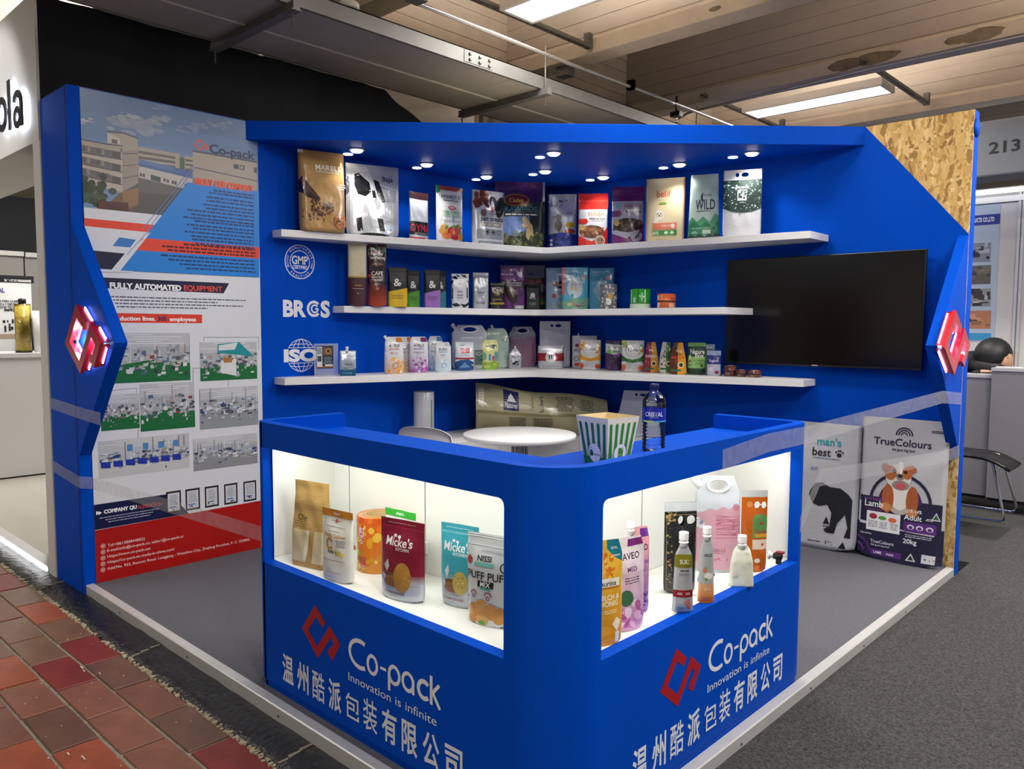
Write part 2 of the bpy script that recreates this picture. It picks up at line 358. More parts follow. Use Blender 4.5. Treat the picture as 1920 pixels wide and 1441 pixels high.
# chipboard with visible strands
def osb():
    m = bpy.data.materials.new('chipboard_strands'); m.use_nodes = True; N = m.node_tree.nodes; L = m.node_tree.links; b = N['Principled BSDF']; b.inputs['Roughness'].default_value = .7
    tc = N.new('ShaderNodeTexCoord'); dist = N.new('ShaderNodeTexNoise'); dist.inputs['Scale'].default_value = 9; L.new(tc.outputs['Object'], dist.inputs[0])
    cols = []
    for i, (rz, sc) in enumerate(((.6, (34, 3, 7)), (-.6, (32, 3, 7)), (1.75, (26, 3, 6)))):
        mp = N.new('ShaderNodeMapping'); mp.inputs['Rotation'].default_value = (0, rz, 0); mp.inputs['Scale'].default_value = sc; ad = N.new('ShaderNodeVectorMath'); ad.operation = 'MULTIPLY_ADD'
        ad.inputs[1].default_value = (.06, .06, .06); L.new(dist.outputs['Color'], ad.inputs[0]); L.new(tc.outputs['Object'], ad.inputs[2]); L.new(ad.outputs[0], mp.inputs[0])
        v = N.new('ShaderNodeTexVoronoi'); v.inputs['Scale'].default_value = 1.6; L.new(mp.outputs[0], v.inputs['Vector']); cols.append(v)
    mx = None; prev = cols[0].outputs['Color']
    for k in (1, 2):
        n = N.new('ShaderNodeTexNoise'); n.inputs['Scale'].default_value = 14+6*k; L.new(tc.outputs['Object'], n.inputs[0]); st = N.new('ShaderNodeMath'); st.operation = 'GREATER_THAN'; st.inputs[1].default_value = .5; L.new(n.outputs[0], st.inputs[0])
        mx = N.new('ShaderNodeMix'); mx.data_type = 'RGBA'; L.new(st.outputs[0], mx.inputs[0]); L.new(prev, mx.inputs[6]); L.new(cols[k].outputs['Color'], mx.inputs[7]); prev = mx.outputs[2]
    bw = N.new('ShaderNodeSeparateColor'); L.new(prev, bw.inputs[0]); cr = N.new('ShaderNodeValToRGB'); L.new(bw.outputs[0], cr.inputs[0])
    e = cr.color_ramp.elements; e[0].position = 0; e[0].color = (*lin('#8a6534'), 1); e[1].position = 1; e[1].color = (*lin('#e2c389'), 1)
    for p, c in ((.12, '#a8803f'), (.45, '#c9a35f'), (.8, '#d6b374')): q = e.new(p); q.color = (*lin(c), 1)
    L.new(cr.outputs[0], b.inputs['Base Color']); bp = N.new('ShaderNodeBump'); bp.inputs['Strength'].default_value = .4; bp.inputs['Distance'].default_value = .004; L.new(bw.outputs[0], bp.inputs['Height']); L.new(bp.outputs[0], b.inputs['Normal']); return m
OSB = osb()
MB().box(2.4, 3.499, .009, .0195, 0, H-.001).obj('chipboard_panel', OSB, wr)['label'] = 'bare golden chipboard behind the cut corner of the blue wall'
MB().box(2.4, 3.5, -.001, .0015, 0, .001).obj('seam', MATS['seam_line'], wr)
MB().prism([(0, 2.055), (-.535, 1.415), (-.55, 1.395), (-.535, 1.37), (0, .72)], 'x', 3.44, 3.502).obj('wing_panel', BLUE, wr, bevel=.003)
MB().lathe([(.055, 0), (.055, .008)], n=24).obj('plug', BLUE, wr).matrix_world = Matrix.Translation((3.50, .06, 2.70)) @ Matrix.Rotation(math.pi/2, 4, 'Y')
MB().prism([(-.0, -2.81), (2.87, -.0), (0, 0)], 'z', 2.681, H).obj('canopy', BLUE, bevel=.002)
tag(bpy.data.objects['canopy'], 'triangular blue corner canopy spanning both walls above the top shelf', 'canopy')
BOUNCE = MB().prism([(.02, -2.74), (2.80, -.02), (.02, -.02)], 'z', H-.001, H+.006).obj('bounce_board', mat('grey_bounce_board', '#a39b90', .8), bpy.data.objects['canopy'])  # unseen board added to bounce light up onto the duct
MB().box(-.45, -.01, -3.8, .1, H-.001, H+.003).obj('bounce_board', MATS['grey_bounce_board'], wl)  # same added bounce surface along the wall top
# downlights
LAMP = mat('lamp_glow', '#fffbe6', emit=14, ecol='#fff6d8'); LAMP2 = mat('lamp_glow_dim', '#ffffff', emit=3.5, ecol='#f4f4ff')
spots = [(.296, -2.157), (.285, -1.529), (.276, -.9), (1.221, -1.189), (.764, -.751), (.952, -.264), (1.662, -.29), (2.225, -.284)]
place = ['over the brown chocolate bag, first from the poster', 'above the narrow white and red bag', 'above the meat-treat bag with a black dog', 'nearest the front edge, mid canopy', 'behind the mid front one, above the corner', 'above the red and purple pet food bags', 'above the cream puppy bag', 'above the dark green handled bag, last before the chipboard']
for i, (x, y) in enumerate(spots):
    t = empty('downlight', (x, y, 2.681), label='small glowing round downlight '+place[i], cat='downlight', group='downlights under the blue canopy')
    MB().lathe([(.038, 0), (.051, -.001), (.054, -.004), (.051, -.007), (.040, -.008), (.040, -.003)], n=28).obj('trim_ring', ALU, t)
    MB().lathe([(.040, -.004), (.038, -.014), (.028, -.020), (0, -.023)], n=24).obj('lens', LAMP, t)
    q = MB(); q.box(-.068, -.05, -.005, .005, -.004, -.001); q.obj('clip', STEEL, t); MB().box(.05, .068, -.005, .005, -.004, -.001).obj('clip', STEEL, t)
    MB().lathe([(.034, 0), (.034, -.004), (0, -.0045)], n=20).obj('sensor_disc', LAMP2, t, loc=(-.165, .045, 0))  # small dim glowing disc set beside each lamp
    l = bpy.data.lights.new('downlight_beam', 'SPOT'); l.energy = 22; l.spot_size = math.radians(118); l.spot_blend = .7; l.shadow_soft_size = .035; l.color = (1, .98, .93)
    o = bpy.data.objects.new('downlight_beam', l); COL.objects.link(o); o.parent = t; o.location = (0, 0, -.02)
# ------------------------------------------------------------------ shelves
def shelf(z, A, C, B, name):
    # A = front point at the end on the left wall, C = inner front corner, B = front point at the end on the right wall
    t = .047; p = []
    a = Vector(A); c = Vector(C); b = Vector(B); r = .07
    d1 = (a-c).normalized(); d2 = (b-c).normalized()
    arc = [c+d1*r*(1-k)**2+d2*r*k**2 for k in (0, .25, .5, .75, 1)]
    pts = [(0.001, A[1]), tuple(a)]+[tuple(q) for q in arc]+[tuple(b), (B[0], -.001), (.001, -.001)]
    o = MB().prism(pts, 'z', z, z+t).obj('wall_shelf', WHITE, bevel=.0015); return tag(o, name, 'shelf', 'white corner shelves')
shelf(2.072, (.115, -2.63), (.63, -.585), (2.655, -.30), 'top white corner shelf carrying the large pet food bags')
shelf(1.582, (.14, -2.165), (.50, -.53), (2.16, -.50), 'middle and shortest white corner shelf, holding coffee bags and rolls')
shelf(1.095, (.135, -2.635), (.66, -.77), (2.60, -.20), 'lowest white corner shelf, holding spouted pouches')
# ------------------------------------------------------------------ television
tv = empty('television', (2.62, -.03, 1.605), label='large black switched-off television on the blue wall', cat='television')
SCRN = mat('tv_glass', '#020203', .16, spec=.5)
MB().box(-.672, .672, -.045, -.012, -.377, .375).obj('housing', BLACKP, tv, bevel=.004)
MB().box(-.664, .664, -.0465, -.045, -.362, .369).obj('screen', SCRN, tv)
MB().box(-.3, .3, -.012, .028, -.2, .2).obj('wall_bracket', BLACKP, tv)
MB().box(-.02, .02, -.047, -.0455, -.371, -.365).obj('badge', ALU, tv)
# ------------------------------------------------------------------ wall stickers
STK = lin('#e4e6ee')
def sticker(name, label, a, fm): o = a.build('sticker', fm, PRINT); o.name = name; return tag(o, label, 'wall sticker')
a = Art(.3, .3, clipbox=False); a.ring(0, 0, .117, .006, STK, n=48); a.ring(0, 0, .078, .005, STK, n=40)
def arc_text(a, s, r, mid, h, flip=False, wdeg=9):
    for i, ch in enumerate(s):
        ang = mid+(i-(len(s)-1)/2)*(wdeg if flip else -wdeg); A = math.radians(ang)
        if ch != ' ': a.t(r*math.cos(A), r*math.sin(A), h, ch, STK, bold=.0, rot=(ang+90 if flip else ang-90))
arc_text(a, 'GOOD MANUFACTURING', .0975, 90, .0165, wdeg=13.0); arc_text(a, 'PRACTICE', .0975, 270, .0165, True, wdeg=12)
a.t(0, .012, .055, 'GMP', STK, bold=.02, fill=.125); a.t(0, -.036, .023, 'CERTIFIED', STK, bold=.02, fill=.115)
for sx in (-1, 1): a.t(sx*.0975*math.cos(.35), -.034, .02, '*', STK, bold=.03)
sticker('quality_sticker', 'round white GMP certified seal on the blue wall', a, lambda s, t, l: (.0012+l, s-2.425, t+1.925))
a = Art(.4, .2, clipbox=False); a.t(-.096, 0, .105, 'BR', STK, bold=.045, fill=.178); a.ring(.056, 0, .057, .018, STK, 42, 318); a.ring(.062, 0, .031, .011, STK, 35, 360); a.r(.064, -.006, .093, .005, STK); a.t(.148, 0, .108, 'S', STK, bold=.045, fill=.078)
sticker('quality_sticker', 'bold white BRCGS letters on the blue wall', a, lambda s, t, l: (.0012+l, s-2.375, t+1.607))
a = Art(.4, .3, clipbox=False)
a.t(0, 0, .078, 'ISO', STK, bold=.055, fill=.27)
for sg in (1, -1):
    for k in (1, .62, .25): a.ring(0, 0, .113, .004, STK, 28 if sg > 0 else 208, 152 if sg > 0 else 332, ry=.113) if k == 1 else a.stroke([(x_*k*.113*math.cos(math.radians(q)), sg*.113*math.sin(math.radians(q))) for x_ in (1,) for q in (28, 50, 70, 90)], .004, STK) or a.stroke([(-k*.113*math.cos(math.radians(q)), sg*.113*math.sin(math.radians(q))) for q in (28, 50, 70, 90)], .004, STK)
    a.stroke([(-.088, sg*.07), (-.04, sg*.078), (.04, sg*.078), (.088, sg*.07)], .004, STK); a.stroke([(-.1, sg*.053), (.1, sg*.053)], .004, STK)
sticker('quality_sticker', 'white ISO letters over a globe grid on the blue wall', a, lambda s, t, l: (.0012+l, s-2.425, t+1.285))
# ------------------------------------------------------------------ illuminated logo signs
RED = mat('red_acrylic', '#b00c22', .3, coat=.3); LED = mat('led_dots', '#ffffff', emit=16, ecol='#cfd6ff')
def logosign(fm, label, dot):
    t = empty('logo_sign', label=label, cat='sign', group='lit red logo signs')
    # fm(s,t,out)
    P = [(.035+p[0]*.455, 1.262+p[1]*.30) for p in EMB]; a = Art(1, 1, clipbox=False); a.stroke(P, .052, (1, 0, 0)); mb = MB(); mb2 = MB()
    for q, c, l in a.P:
        n = len(q)
        mb.add([fm(x, y, .034) for x, y in q]+[fm(x, y, .052) for x, y in q], [tuple(range(n))[::-1], tuple(range(n, 2*n))]+[(i, (i+1) % n, n+(i+1) % n, n+i) for i in range(n)])
    mb.obj('letter_face', RED, t)
    for q, c, l in a.P:
        cx = sum(p[0] for p in q)/4; cy = sum(p[1] for p in q)/4; q2 = [(x+(cx-x)*.12, y+(cy-y)*.12) for x, y in q]; n = len(q)
        mb2.add([fm(x, y, .003) for x, y in q2]+[fm(x, y, .034) for x, y in q2], [tuple(range(n))[::-1], tuple(range(n, 2*n))]+[(i, (i+1) % n, n+(i+1) % n, n+i) for i in range(n)])
    mb2.obj('return', RED, t)
    k = 0
    for p, q in zip(P, P[1:]):
        d = Vector((q[0]-p[0], q[1]-p[1])); L_ = d.length; d.normalize(); nrm = Vector((-d.y, d.x))
        for sg in (1, -1):
            for i in range(int(L_/.0135)):
                c = Vector(p)+d*(.0135*(i+.5)+.004)+nrm*sg*.029
                if any(abs((c-Vector(a_)).cross((Vector(b_)-Vector(a_)).normalized())) < .026 and 0 < (c-Vector(a_)).dot((Vector(b_)-Vector(a_)).normalized()) < (Vector(b_)-Vector(a_)).length for a_, b_ in zip(P, P[1:]) if (a_, b_) != (p, q)): continue
                dot_(fm, c, nrm*sg, t, k); k += 1
    return t
LEDMB = None
def dot_(fm, c, n, t, k):
    global LEDMB
    r = .0028; vs = [fm(c.x+dx*r, c.y+dy*r, .014+dz*r) for dx in (-1, 1) for dy in (-1, 1) for dz in (-1, 1)]
    LEDMB.add(vs, [(0, 1, 3, 2), (4, 6, 7, 5), (0, 4, 5, 1), (2, 3, 7, 6), (0, 2, 6, 4), (1, 5, 7, 3)])
for lab, fm in (('lit red angular logo sign on the wing beside the poster', lambda s, t, o: (s, -3.857-o, t)), ('lit red angular logo sign on the wing beside the television', lambda s, t, o: (3.502+o, s-.60, t))):
    LEDMB = MB(); t = logosign(fm, lab, 0); o = LEDMB.obj('led_chain', LED, t); o['kind'] = 'stuff'
    p = fm(.27, 1.42, .12); 
    for (s_, t_) in ((.16, 1.40), (.40, 1.39)):
        l = bpy.data.lights.new('led_glow', 'POINT'); l.energy = .9; l.color = (.75, .8, 1); l.shadow_soft_size = .02; o = bpy.data.objects.new('led_glow', l); COL.objects.link(o); o.parent = t; o.location = fm(s_, t_, .02)
# ------------------------------------------------------------------ display counter
YC, XC, HC = -3.777, 3.465, 1.10
ct = empty('display_counter', (XC, YC, 0), label='L-shaped blue counter with two lit display windows and company lettering', cat='counter')
def cpart(mb, name, m, bevel=0., parent=None):
    o = mb.obj(name, m, None, bevel=bevel); o.parent = parent or ct; o.matrix_parent_inverse = Matrix.Translation((-XC, -YC, 0)); return o
XL, YR = 1.80, -2.145; rb = .18; rs = .09; TH = .045
def arc(cx, cy, r, a0, a1, n): return [(cx+r*math.cos(math.radians(a0+(a1-a0)*k/n)), cy+r*math.sin(math.radians(a0+(a1-a0)*k/n))) for k in range(n+1)]
def path(o):                                                        # outline inset by o; windows begin/end on path vertices
    r1, r2 = rs-o, rb-o
    P = [(XL+o, -3.345)]+arc(XL+rs, YC+rs, max(r1, .02), 180, 270, 8)+[(1.878, YC+o), (3.251, YC+o)]+arc(XC-rb, YC+rb, r2, 270, 360, 14)+[(XC-o, -3.590), (XC-o, -2.241)]+arc(XC-rs, YR-rs, max(r1, .02), 0, 90, 8)+[(3.035, YR-o)]
    return P
PO, PI_ = path(0), path(TH)
fix = lambda P: [(max(p[0], P[0][0]), p[1]) for p in P]
Z1, Z2 = .524, .997
mb = MB(); n = len(PO)
def strip(i, z0, z1, mb):
    a, b, c, d = PO[i], PO[i+1], PI_[i+1], PI_[i]
    mb.add([(a[0], a[1], z0), (b[0], b[1], z0), (c[0], c[1], z0), (d[0], d[1], z0), (a[0], a[1], z1), (b[0], b[1], z1), (c[0], c[1], z1), (d[0], d[1], z1)], [(0, 1, 5, 4), (2, 3, 7, 6), (4, 5, 6, 7), (3, 2, 1, 0)]+([(1, 2, 6, 5)] if i == n-2 else [])+([(3, 0, 4, 7)] if i == 0 else []))
iw = [i for i in range(n-1) if (abs(PO[i][1]-YC) < 1e-4 and abs(PO[i+1][1]-YC) < 1e-4 and abs(PO[i][0]-1.878) < 1e-3) or (abs(PO[i][0]-XC) < 1e-4 and abs(PO[i][1]+3.590) < 1e-3)]
# straight neighbours of the windows keep the path vertices, so add the reveal faces explicitly
for i in range(n-1):
    if i in iw:
        strip(i, .03, Z1, mb); strip(i, Z2, HC, mb)
        for j in (i, i+1):
            a, d = PO[j], PI_[j]; mb.add([(a[0], a[1], Z1), (d[0], d[1], Z1), (d[0], d[1], Z2), (a[0], a[1], Z2)], [(0, 1, 2, 3)])
    else: strip(i, .03, HC, mb)
body = cpart(mb, 'counter_front', BLUE)
# rounded inner window corners
def fillet(cx, cz, sx, sz, ax):
    r = .022; P = [(0, 0), (r, 0)]+[(r-r*math.sin(math.radians(q)), r-r*math.cos(math.radians(q))) for q in (0, 30, 60, 90)][1:]
    P = [(cx+sx*p[0], cz+sz*p[1]) for p in P]; m = MB(); m.prism(P, ax, *((YC, YC+TH) if ax == 'y' else (XC-TH, XC))); cpart(m, 'window_corner', BLUE, parent=ct)
fillet(3.251, Z2, -1, -1, 'y'); fillet(-3.590, Z2, 1, -1, 'x')
mb = MB(); PP = path(.006)
for i in range(len(PP)-1):
    a, b = PP[i], PP[i+1]; mb.add([(a[0], a[1], 0), (b[0], b[1], 0), (b[0], b[1], .03), (a[0], a[1], .03)], [(0, 1, 2, 3)])
cpart(mb, 'plinth', BLUE)
# worktop and carcass
top = [(XL+TH, -3.347), (XL+TH, YC+TH)]+[(XC-rb+(rb-TH)*math.cos(math.radians(q)), YC+rb+(rb-TH)*math.sin(math.radians(q))) for q in range(270, 361, 15)]+[(XC-TH, YR-TH), (3.03, YR-TH), (3.03, -3.347)]
cpart(MB().prism(top, 'z', 1.01, 1.04), 'worktop', BLUE)
cpart(MB().box(XL+.02, 3.03, -3.357, -3.347, 0, 1.01), 'back_panel', BLUE); cpart(MB().box(3.03, 3.04, -3.347, YR-.02, 0, 1.01), 'back_panel', BLUE)
IN = .055
floorp = [(XL+.05, -3.358), (XL+.05, YC+TH+.001), (XC-rb, YC+TH+.001), (XC-TH-.001, YC+rb), (XC-TH-.001, YR-.05), (3.042, YR-.05), (3.042, -3.358)]
cpart(MB().prism(floorp, 'z', Z1-.02, Z1-.001), 'case_floor', CASEW); cpart(MB().prism(floorp, 'z', 1.0, 1.0095), 'case_ceiling', CASEW)
for x0, x1 in ((1.82, 1.961), (1.969, 2.466), (2.474, 3.10)): cpart(MB().box(x0, x1, -3.41, -3.402, Z1, .999), 'lining_panel', CASEW)
cpart(MB().box(1.82, 3.09, -3.3995, -3.395, Z1, .999), 'lining_backing', BLUE); cpart(MB().box(3.066, 3.070, -3.39, -2.2, Z1, .999), 'lining_backing', BLUE)
for y0, y1 in ((-3.40, -2.829), (-2.821, -2.20)): cpart(MB().box(3.077, 3.085, y0, y1, Z1, .999), 'lining_panel', CASEW)
cpart(MB().box(1.846, 1.853, -3.73, -3.40, Z1, .999), 'lining_panel', CASEW); cpart(MB().box(3.077, 3.415, -2.205, -2.197, Z1, .999), 'lining_panel', CASEW)
# partition hiding the corner between the two cases
m = MB(); m.prism([(3.30, -3.731), (3.306, -3.731), (3.306, -3.60), (3.419, -3.60), (3.419, -3.594), (3.30, -3.594)], 'z', Z1, .999); cpart(m, 'case_partition', CASEW)
LEDS = mat('led_strip', '#ffffff', emit=6, ecol='#f6ffe0')
cpart(MB().box(1.88, 3.25, YC+TH+.004, YC+TH+.012, .985, .998), 'led_strip', LEDS); cpart(MB().box(XC-TH-.012, XC-TH-.004, -3.58, -2.25, .985, .998), 'led_strip', LEDS)
P_CASE = 2.4
o = area('case_light', (2.52, YC+TH+.04, .985), 1.3, .03, P_CASE, (.97, 1, .94), rot=(math.radians(25), 0, 0)); o = area('case_light', (XC-TH-.04, -2.92, .985), .03, 1.3, P_CASE, (1, 1, .96), rot=(0, math.radians(25), 0))
# latch on the lining
t = empty('door_latch', tuple(hit('y', 797, 1025, -3.4105)), label='brass coloured square latch on the white case lining', cat='latch'); BR = mat('brass', '#b99b55', .35, .7)
MB().box(-.02, .02, -.008, 0, -.024, .024).obj('plate', CAPW, t, bevel=.003); MB().box(-.016, .012, -.017, -.008, -.018, .018).obj('bolt', BR, t, bevel=.003)
# printed lettering on the counter
WT = lin('#dfe3ee'); RD = lin('#a2081a')
def face_print(fm, x0, sg):
    # all measured on the left face, offsets from x0
    a = Art(2, 1, clipbox=False); emblem(a, x0+.0, .256, .214, RD, .15)
    o = a.build('emblem', fm, PRINT, eps=.0006); o.parent = ct; o.matrix_parent_inverse = Matrix.Translation((-XC, -YC, 0))
    a = Art(2, 1, clipbox=False); W = .0155
    X = x0+.288
    def C(cx, cy, r, ry, a0=50, a1=310): a.ring(cx, cy, r, W, WT, a0, a1, n=36, ry=ry)
    C(X+.068, .328, .07, .056, 62, 298)
    a.ring(X+.14, .312, .033, W*.85, WT, ry=.038, n=30); a.r(X+.185, .312, X+.218, .322, WT)
    a.ring(X+.262, .313, .034, W*.85, WT, ry=.036, n=30); a.r(X+.228, .252, X+.242, .315, WT)
    a.ring(X+.335, .313, .034, W*.85, WT, ry=.036, n=30); a.r(X+.356, .278, X+.369, .330, WT)
    C(X+.417, .313, .036, .036, 45, 315)
    a.r(X+.446, .276, X+.459, .372, WT); a.stroke([(X+.455, .312), (X+.492, .352)], .012, WT); a.stroke([(X+.462, .318), (X+.496, .274)], .013, WT)
    o = a.build('company_name', fm, PRINT, eps=.0006); o.parent = ct; o.matrix_parent_inverse = Matrix.Translation((-XC, -YC, 0))
    a = Art(2, 1, clipbox=False); a.t(x0+.284, .228, .030, 'Innovation is infinite', WT, fill=.482, align='l')
    o = a.build('slogan', fm, PRINT, eps=.0006); o.parent = ct; o.matrix_parent_inverse = Matrix.Translation((-XC, -YC, 0))
    for i, ch in enumerate('温州酷派包装有限公司'):
        cx = x0-.13+i*.1085; a = Art(2, 1, clipbox=False)
        if ch == '包':
            q = lambda *p: [(cx-.043+.086*p[k], .074+.090*p[k+1]) for k in range(0, len(p), 2)]
            for pts in (q(.32, 1, .08, .70), q(.24, .84, .92, .84, .92, .34, .78, .34), q(.22, .62, .66, .62, .66, .40, .22, .40), q(.22, .67, .22, .06, .97, .06, .97, .22)): a.stroke(pts, .0085, WT)
        else: a.t(cx, .120, .086, ch, WT, bold=.006 if ch in '酷装' else .02, fill=.082)
        o = a.build('character', fm, PRINT, eps=.0006); o.parent = ct; o.matrix_parent_inverse = Matrix.Translation((-XC, -YC, 0))
face_print(lambda s, t, l: (s, YC-.0003-l, t), 2.19, 1)
face_print(lambda s, t, l: (XC+.0003+l, s, t), -3.251, 1)
# ------------------------------------------------------------------ printed poster on the left wall
PY0, PW, PH = -3.79, 1.064, 2.795
po = Art(PW, PH)
def wq(u, v): p = hit('x', u, v, .003); return (p.y-PY0, p.z)
zp = lambda x, y: wq(150+x/4.003, 160+y/4.003)
r4 = lambda x, y: wq(x/3.84, 450+y/3.84)
r5 = lambda x, y: wq(x/3.84, 780+y/3.84)
def yfor(u, z, x=.003):
    a, b = -3.9, -.2
    for _ in range(40):
        m = (a+b)/2
        if proj((x, m, z))[0] < u: a = m
        else: b = m
    return a
def wtext(conv, x0, y0, x1, cap, s, col, bold=.02, A=po):
    p = conv(x0, y0); q = conv(x0, y0+cap); q1 = conv(x1, y0)
    u1 = proj((.003, q1[0]+PY0, q1[1]))[0]; ye = yfor(u1, p[1])-PY0
    A.t(p[0], p[1], abs(p[1]-q[1]), s, lin(col), bold=bold, fill=ye-p[0], align='l')
def pp(conv, col, *xy): po.p([conv(xy[i], xy[i+1]) for i in range(0, len(xy), 2)], lin(col))
po.r(0, 0, PW, PH, lin('#d9dde6'))
for i, c in enumerate(('#5f7ba2', '#6380a8', '#6784ad', '#6b89b2', '#6f8db6', '#7392ba')): po.r(0, PH-.02-.13*(i+1), PW, PH-.13*i, lin(c))
def cloud(cx, cy, w_, n, cols):
    for i in range(n):
        x, y = cx+R.gauss(0, w_*.45), cy+R.gauss(0, w_*.12); p = zp(x, y); q = zp(x+R.uniform(.12, .32)*w_, y)
        po.e(p[0], p[1], abs(q[0]-p[0]), abs(q[0]-p[0])*R.uniform(.22, .45), lin(R.choice(cols)), n=14, rot=R.uniform(-.3, .1))
cloud(420, 290, 200, 26, ['#8794ab', '#8d99ad', '#96a0b0']); cloud(350, 240, 100, 14, ['#a4a9b6', '#9ba3b2']); cloud(620, 250, 120, 14, ['#9aa2b2', '#8b98ad']); cloud(540, 350, 110, 14, ['#8c98ae', '#929db0'])
cloud(30, 270, 70, 14, ['#aab0bd', '#9ea7b6']); cloud(850, 320, 130, 16, ['#7d8eab', '#8794ad']); cloud(1060, 300, 100, 12, ['#7486a3', '#8090a9']); cloud(640, 150, 120, 8, ['#748aaa', '#7d90ac'])
BE, BD, LN = '#a99d92', '#8c8380', '#4a4658'
pp(zp, '#545250', 300, 700, 440, 672, 860, 770, 860, 1000, 300, 960)                      # yard
pp(zp, '#62605e', 440, 690, 760, 770, 700, 820, 430, 800)
pp(zp, BE, 435, 458, 750, 515, 750, 640, 435, 600)                                          # far block
for k in range(3): pp(zp, '#5e5a60', 438, 488+k*42, 715, 535+k*34, 715, 553+k*34, 438, 508+k*42)
pp(zp, BE, 785, 530, 850, 540, 850, 660, 785, 650)
for k in range(3): pp(zp, '#5e5a60', 790, 552+k*34, 845, 560+k*34, 845, 574+k*34, 790, 568+k*34)
pp(zp, '#49603f', 748, 540, 785, 545, 785, 650, 748, 640)
pp(zp, '#46659c', 440, 552, 840, 645, 842, 700, 440, 605); pp(zp, '#5877ab', 440, 552, 700, 612, 700, 640, 440, 580)
pp(zp, '#b9b4ae', 440, 605, 842, 700, 842, 790, 440, 690)
for x, y in ((448, 655), (470, 660), (625, 695), (650, 702), (688, 712), (708, 717), (785, 735), (812, 742)): pp(zp, '#4c4c52', x, y, x+17, y+5, x+17, y+30, x, y+25)
pp(zp, '#3d4a41', 530, 668, 605, 690, 605, 730, 530, 708)
pp(zp, BE, 205, 345, 330, 355, 430, 395, 437, 735, 300, 810, 110, 735, 5, 640, 5, 405, 205, 440)       # left block
pp(zp, '#9a8f86', 316, 500, 437, 480, 437, 735, 316, 800)
pp(zp, LN, 205, 342, 330, 352, 432, 392, 432, 402, 330, 363, 205, 352)
pp(zp, '#c4bcb2', 205, 355, 300, 400, 300, 440, 205, 430); pp(zp, '#5a586a', 238, 400, 280, 410, 280, 440, 238, 432)
pp(zp, '#7c756b', 300, 470, 318, 470, 318, 505, 300, 500)
for k in range(3):
    b = k*92
    pp(zp, '#6d6867', 8, 445+b*.92, 305, 500+b*1.04, 305, 560+b*1.04, 8, 505+b*.92)
    for j in range(6):
        x = 18+j*36+R.uniform(-2, 2); y = 452+b*.93+j*7; pp(zp, ['#3f3d45', '#8d8381', '#55525a'][j % 3], x, y, x+20, y+4, x+20, y+40, x, y+36)
        pp(zp, '#a49b94', x+8, y, x+10, y, x+10, y+38, x+8, y+38)
    pp(zp, '#4e4a4c', 240, 492+b*1.03, 303, 503+b*1.04, 303, 555+b*1.04, 240, 545+b*1.03)
    pp(zp, '#b6aba0', 5, 505+b*.92, 180, 540+b, 318, 560+b*1.02, 318, 612+b*1.02, 230, 600+b, 5, 548+b*.92)
    pp(zp, LN, 5, 501+b*.92, 318, 556+b*1.02, 318, 562+b*1.02, 5, 507+b*.92)
    pp(zp, LN, 318, 510+b, 437, 508+b*.9, 437, 513+b*.9, 318, 516+b)
pp(zp, LN, 5, 400, 205, 438, 318, 450, 318, 458, 205, 447, 5, 409)
pp(zp, '#6f5c48', 300, 805, 437, 780, 437, 900, 380, 940, 200, 900)
pp(zp, '#8c7050', 316, 800, 437, 765, 437, 890, 330, 935)
for i in range(60): p = zp(R.gauss(70, 55), R.gauss(800, 50)); po.e(p[0], p[1], R.uniform(.012, .03), R.uniform(.01, .024), lin(R.choice(['#2f3e2a', '#3b4b33', '#48583d', '#566349', '#28351f'])), n=8)
pp(zp, '#5b2a2a', 135, 865, 360, 880, 365, 945, 135, 925)
for k in range(3): pp(zp, '#3c3032', 190, 888+k*16, 315, 896+k*16, 315, 903+k*16, 190, 895+k*16)
pp(zp, BE, 845, 490, 1325, 575, 1330, 800, 850, 735)                                         # right block
pp(zp, LN, 845, 485, 1325, 570, 1325, 582, 845, 497); pp(zp, LN, 860, 612, 1330, 715, 1330, 722, 860, 619)
pp(zp, '#44454a', 1153, 590, 1190, 594, 1190, 630, 1153, 622); pp(zp, '#44454a', 1198, 596, 1235, 602, 1232, 638, 1198, 632); pp(zp, '#a99d92', 1204, 604, 1225, 608, 1222, 630, 1204, 626); pp(zp, '#44454a', 1305, 615, 1326, 618, 1326, 658, 1305, 652)
p0 = zp(848, 470); p1 = zp(965, 470); emblem(po, p0[0]+.012, p0[1]-.005, .085, lin('#e0503f'), .11)
wtext(zp, 970, 470, 1312, 66, 'Co-pack', '#1c2850', .03)
pp(zp, '#d9dde6', 0, 912, 620, 975, 560, 1080, 400, 1400, 0, 1400)
pp(zp, '#e2442c', 0, 992, 560, 1048, 515, 1102, 0, 1052)
pp(zp, '#3a78c4', 292, 1140, 418, 1158, 375, 1216, 242, 1205)
pp(zp, '#1b1c3c', 90, 1238, 335, 1262, 235, 1382, 90, 1372)
pp(zp, '#1f7fd6', 805, 728, 1340, 795, 1345, 1440, 290, 1388)
pp(zp, '#de442c', 470, 1145, 1342, 1215, 1342, 1300, 412, 1235)
for a, b, c, d in ((855, 600, 470, 1075), (870, 615, 500, 1090), (520, 1080, 350, 1270)):
    p, q = zp(a, b), zp(c, d); po.stroke([p, q], .004, lin('#6f86c4'))
pp(zp, '#d9dde6', 500, 1120, 530, 1100, 300, 1390, 270, 1385)
wtext(zp, 850, 716, 1300, 46, 'ABOUT OUR COMPANY', '#e9532f', .06)
NV = lin('#14376f')
for k in range(16):
    y = 770+k*26.5; xl = 870-(k*26.5)*.58+R.uniform(-10, 70); p = zp(xl, y); q = zp(1305, y+60*(1305-xl)/500); z = p[1]; po.fine(1, p[0], z-.010, yfor(150+1303/4.003, z)-PY0, z+.007, NV, .62, 'r')
for k in range(3): p = zp(600+k*10, 1176+k*27); po.fine(1, p[0], p[1]-.011, yfor(478, p[1])-PY0, p[1]+.008, lin('#5c1012'), .65, 'r')
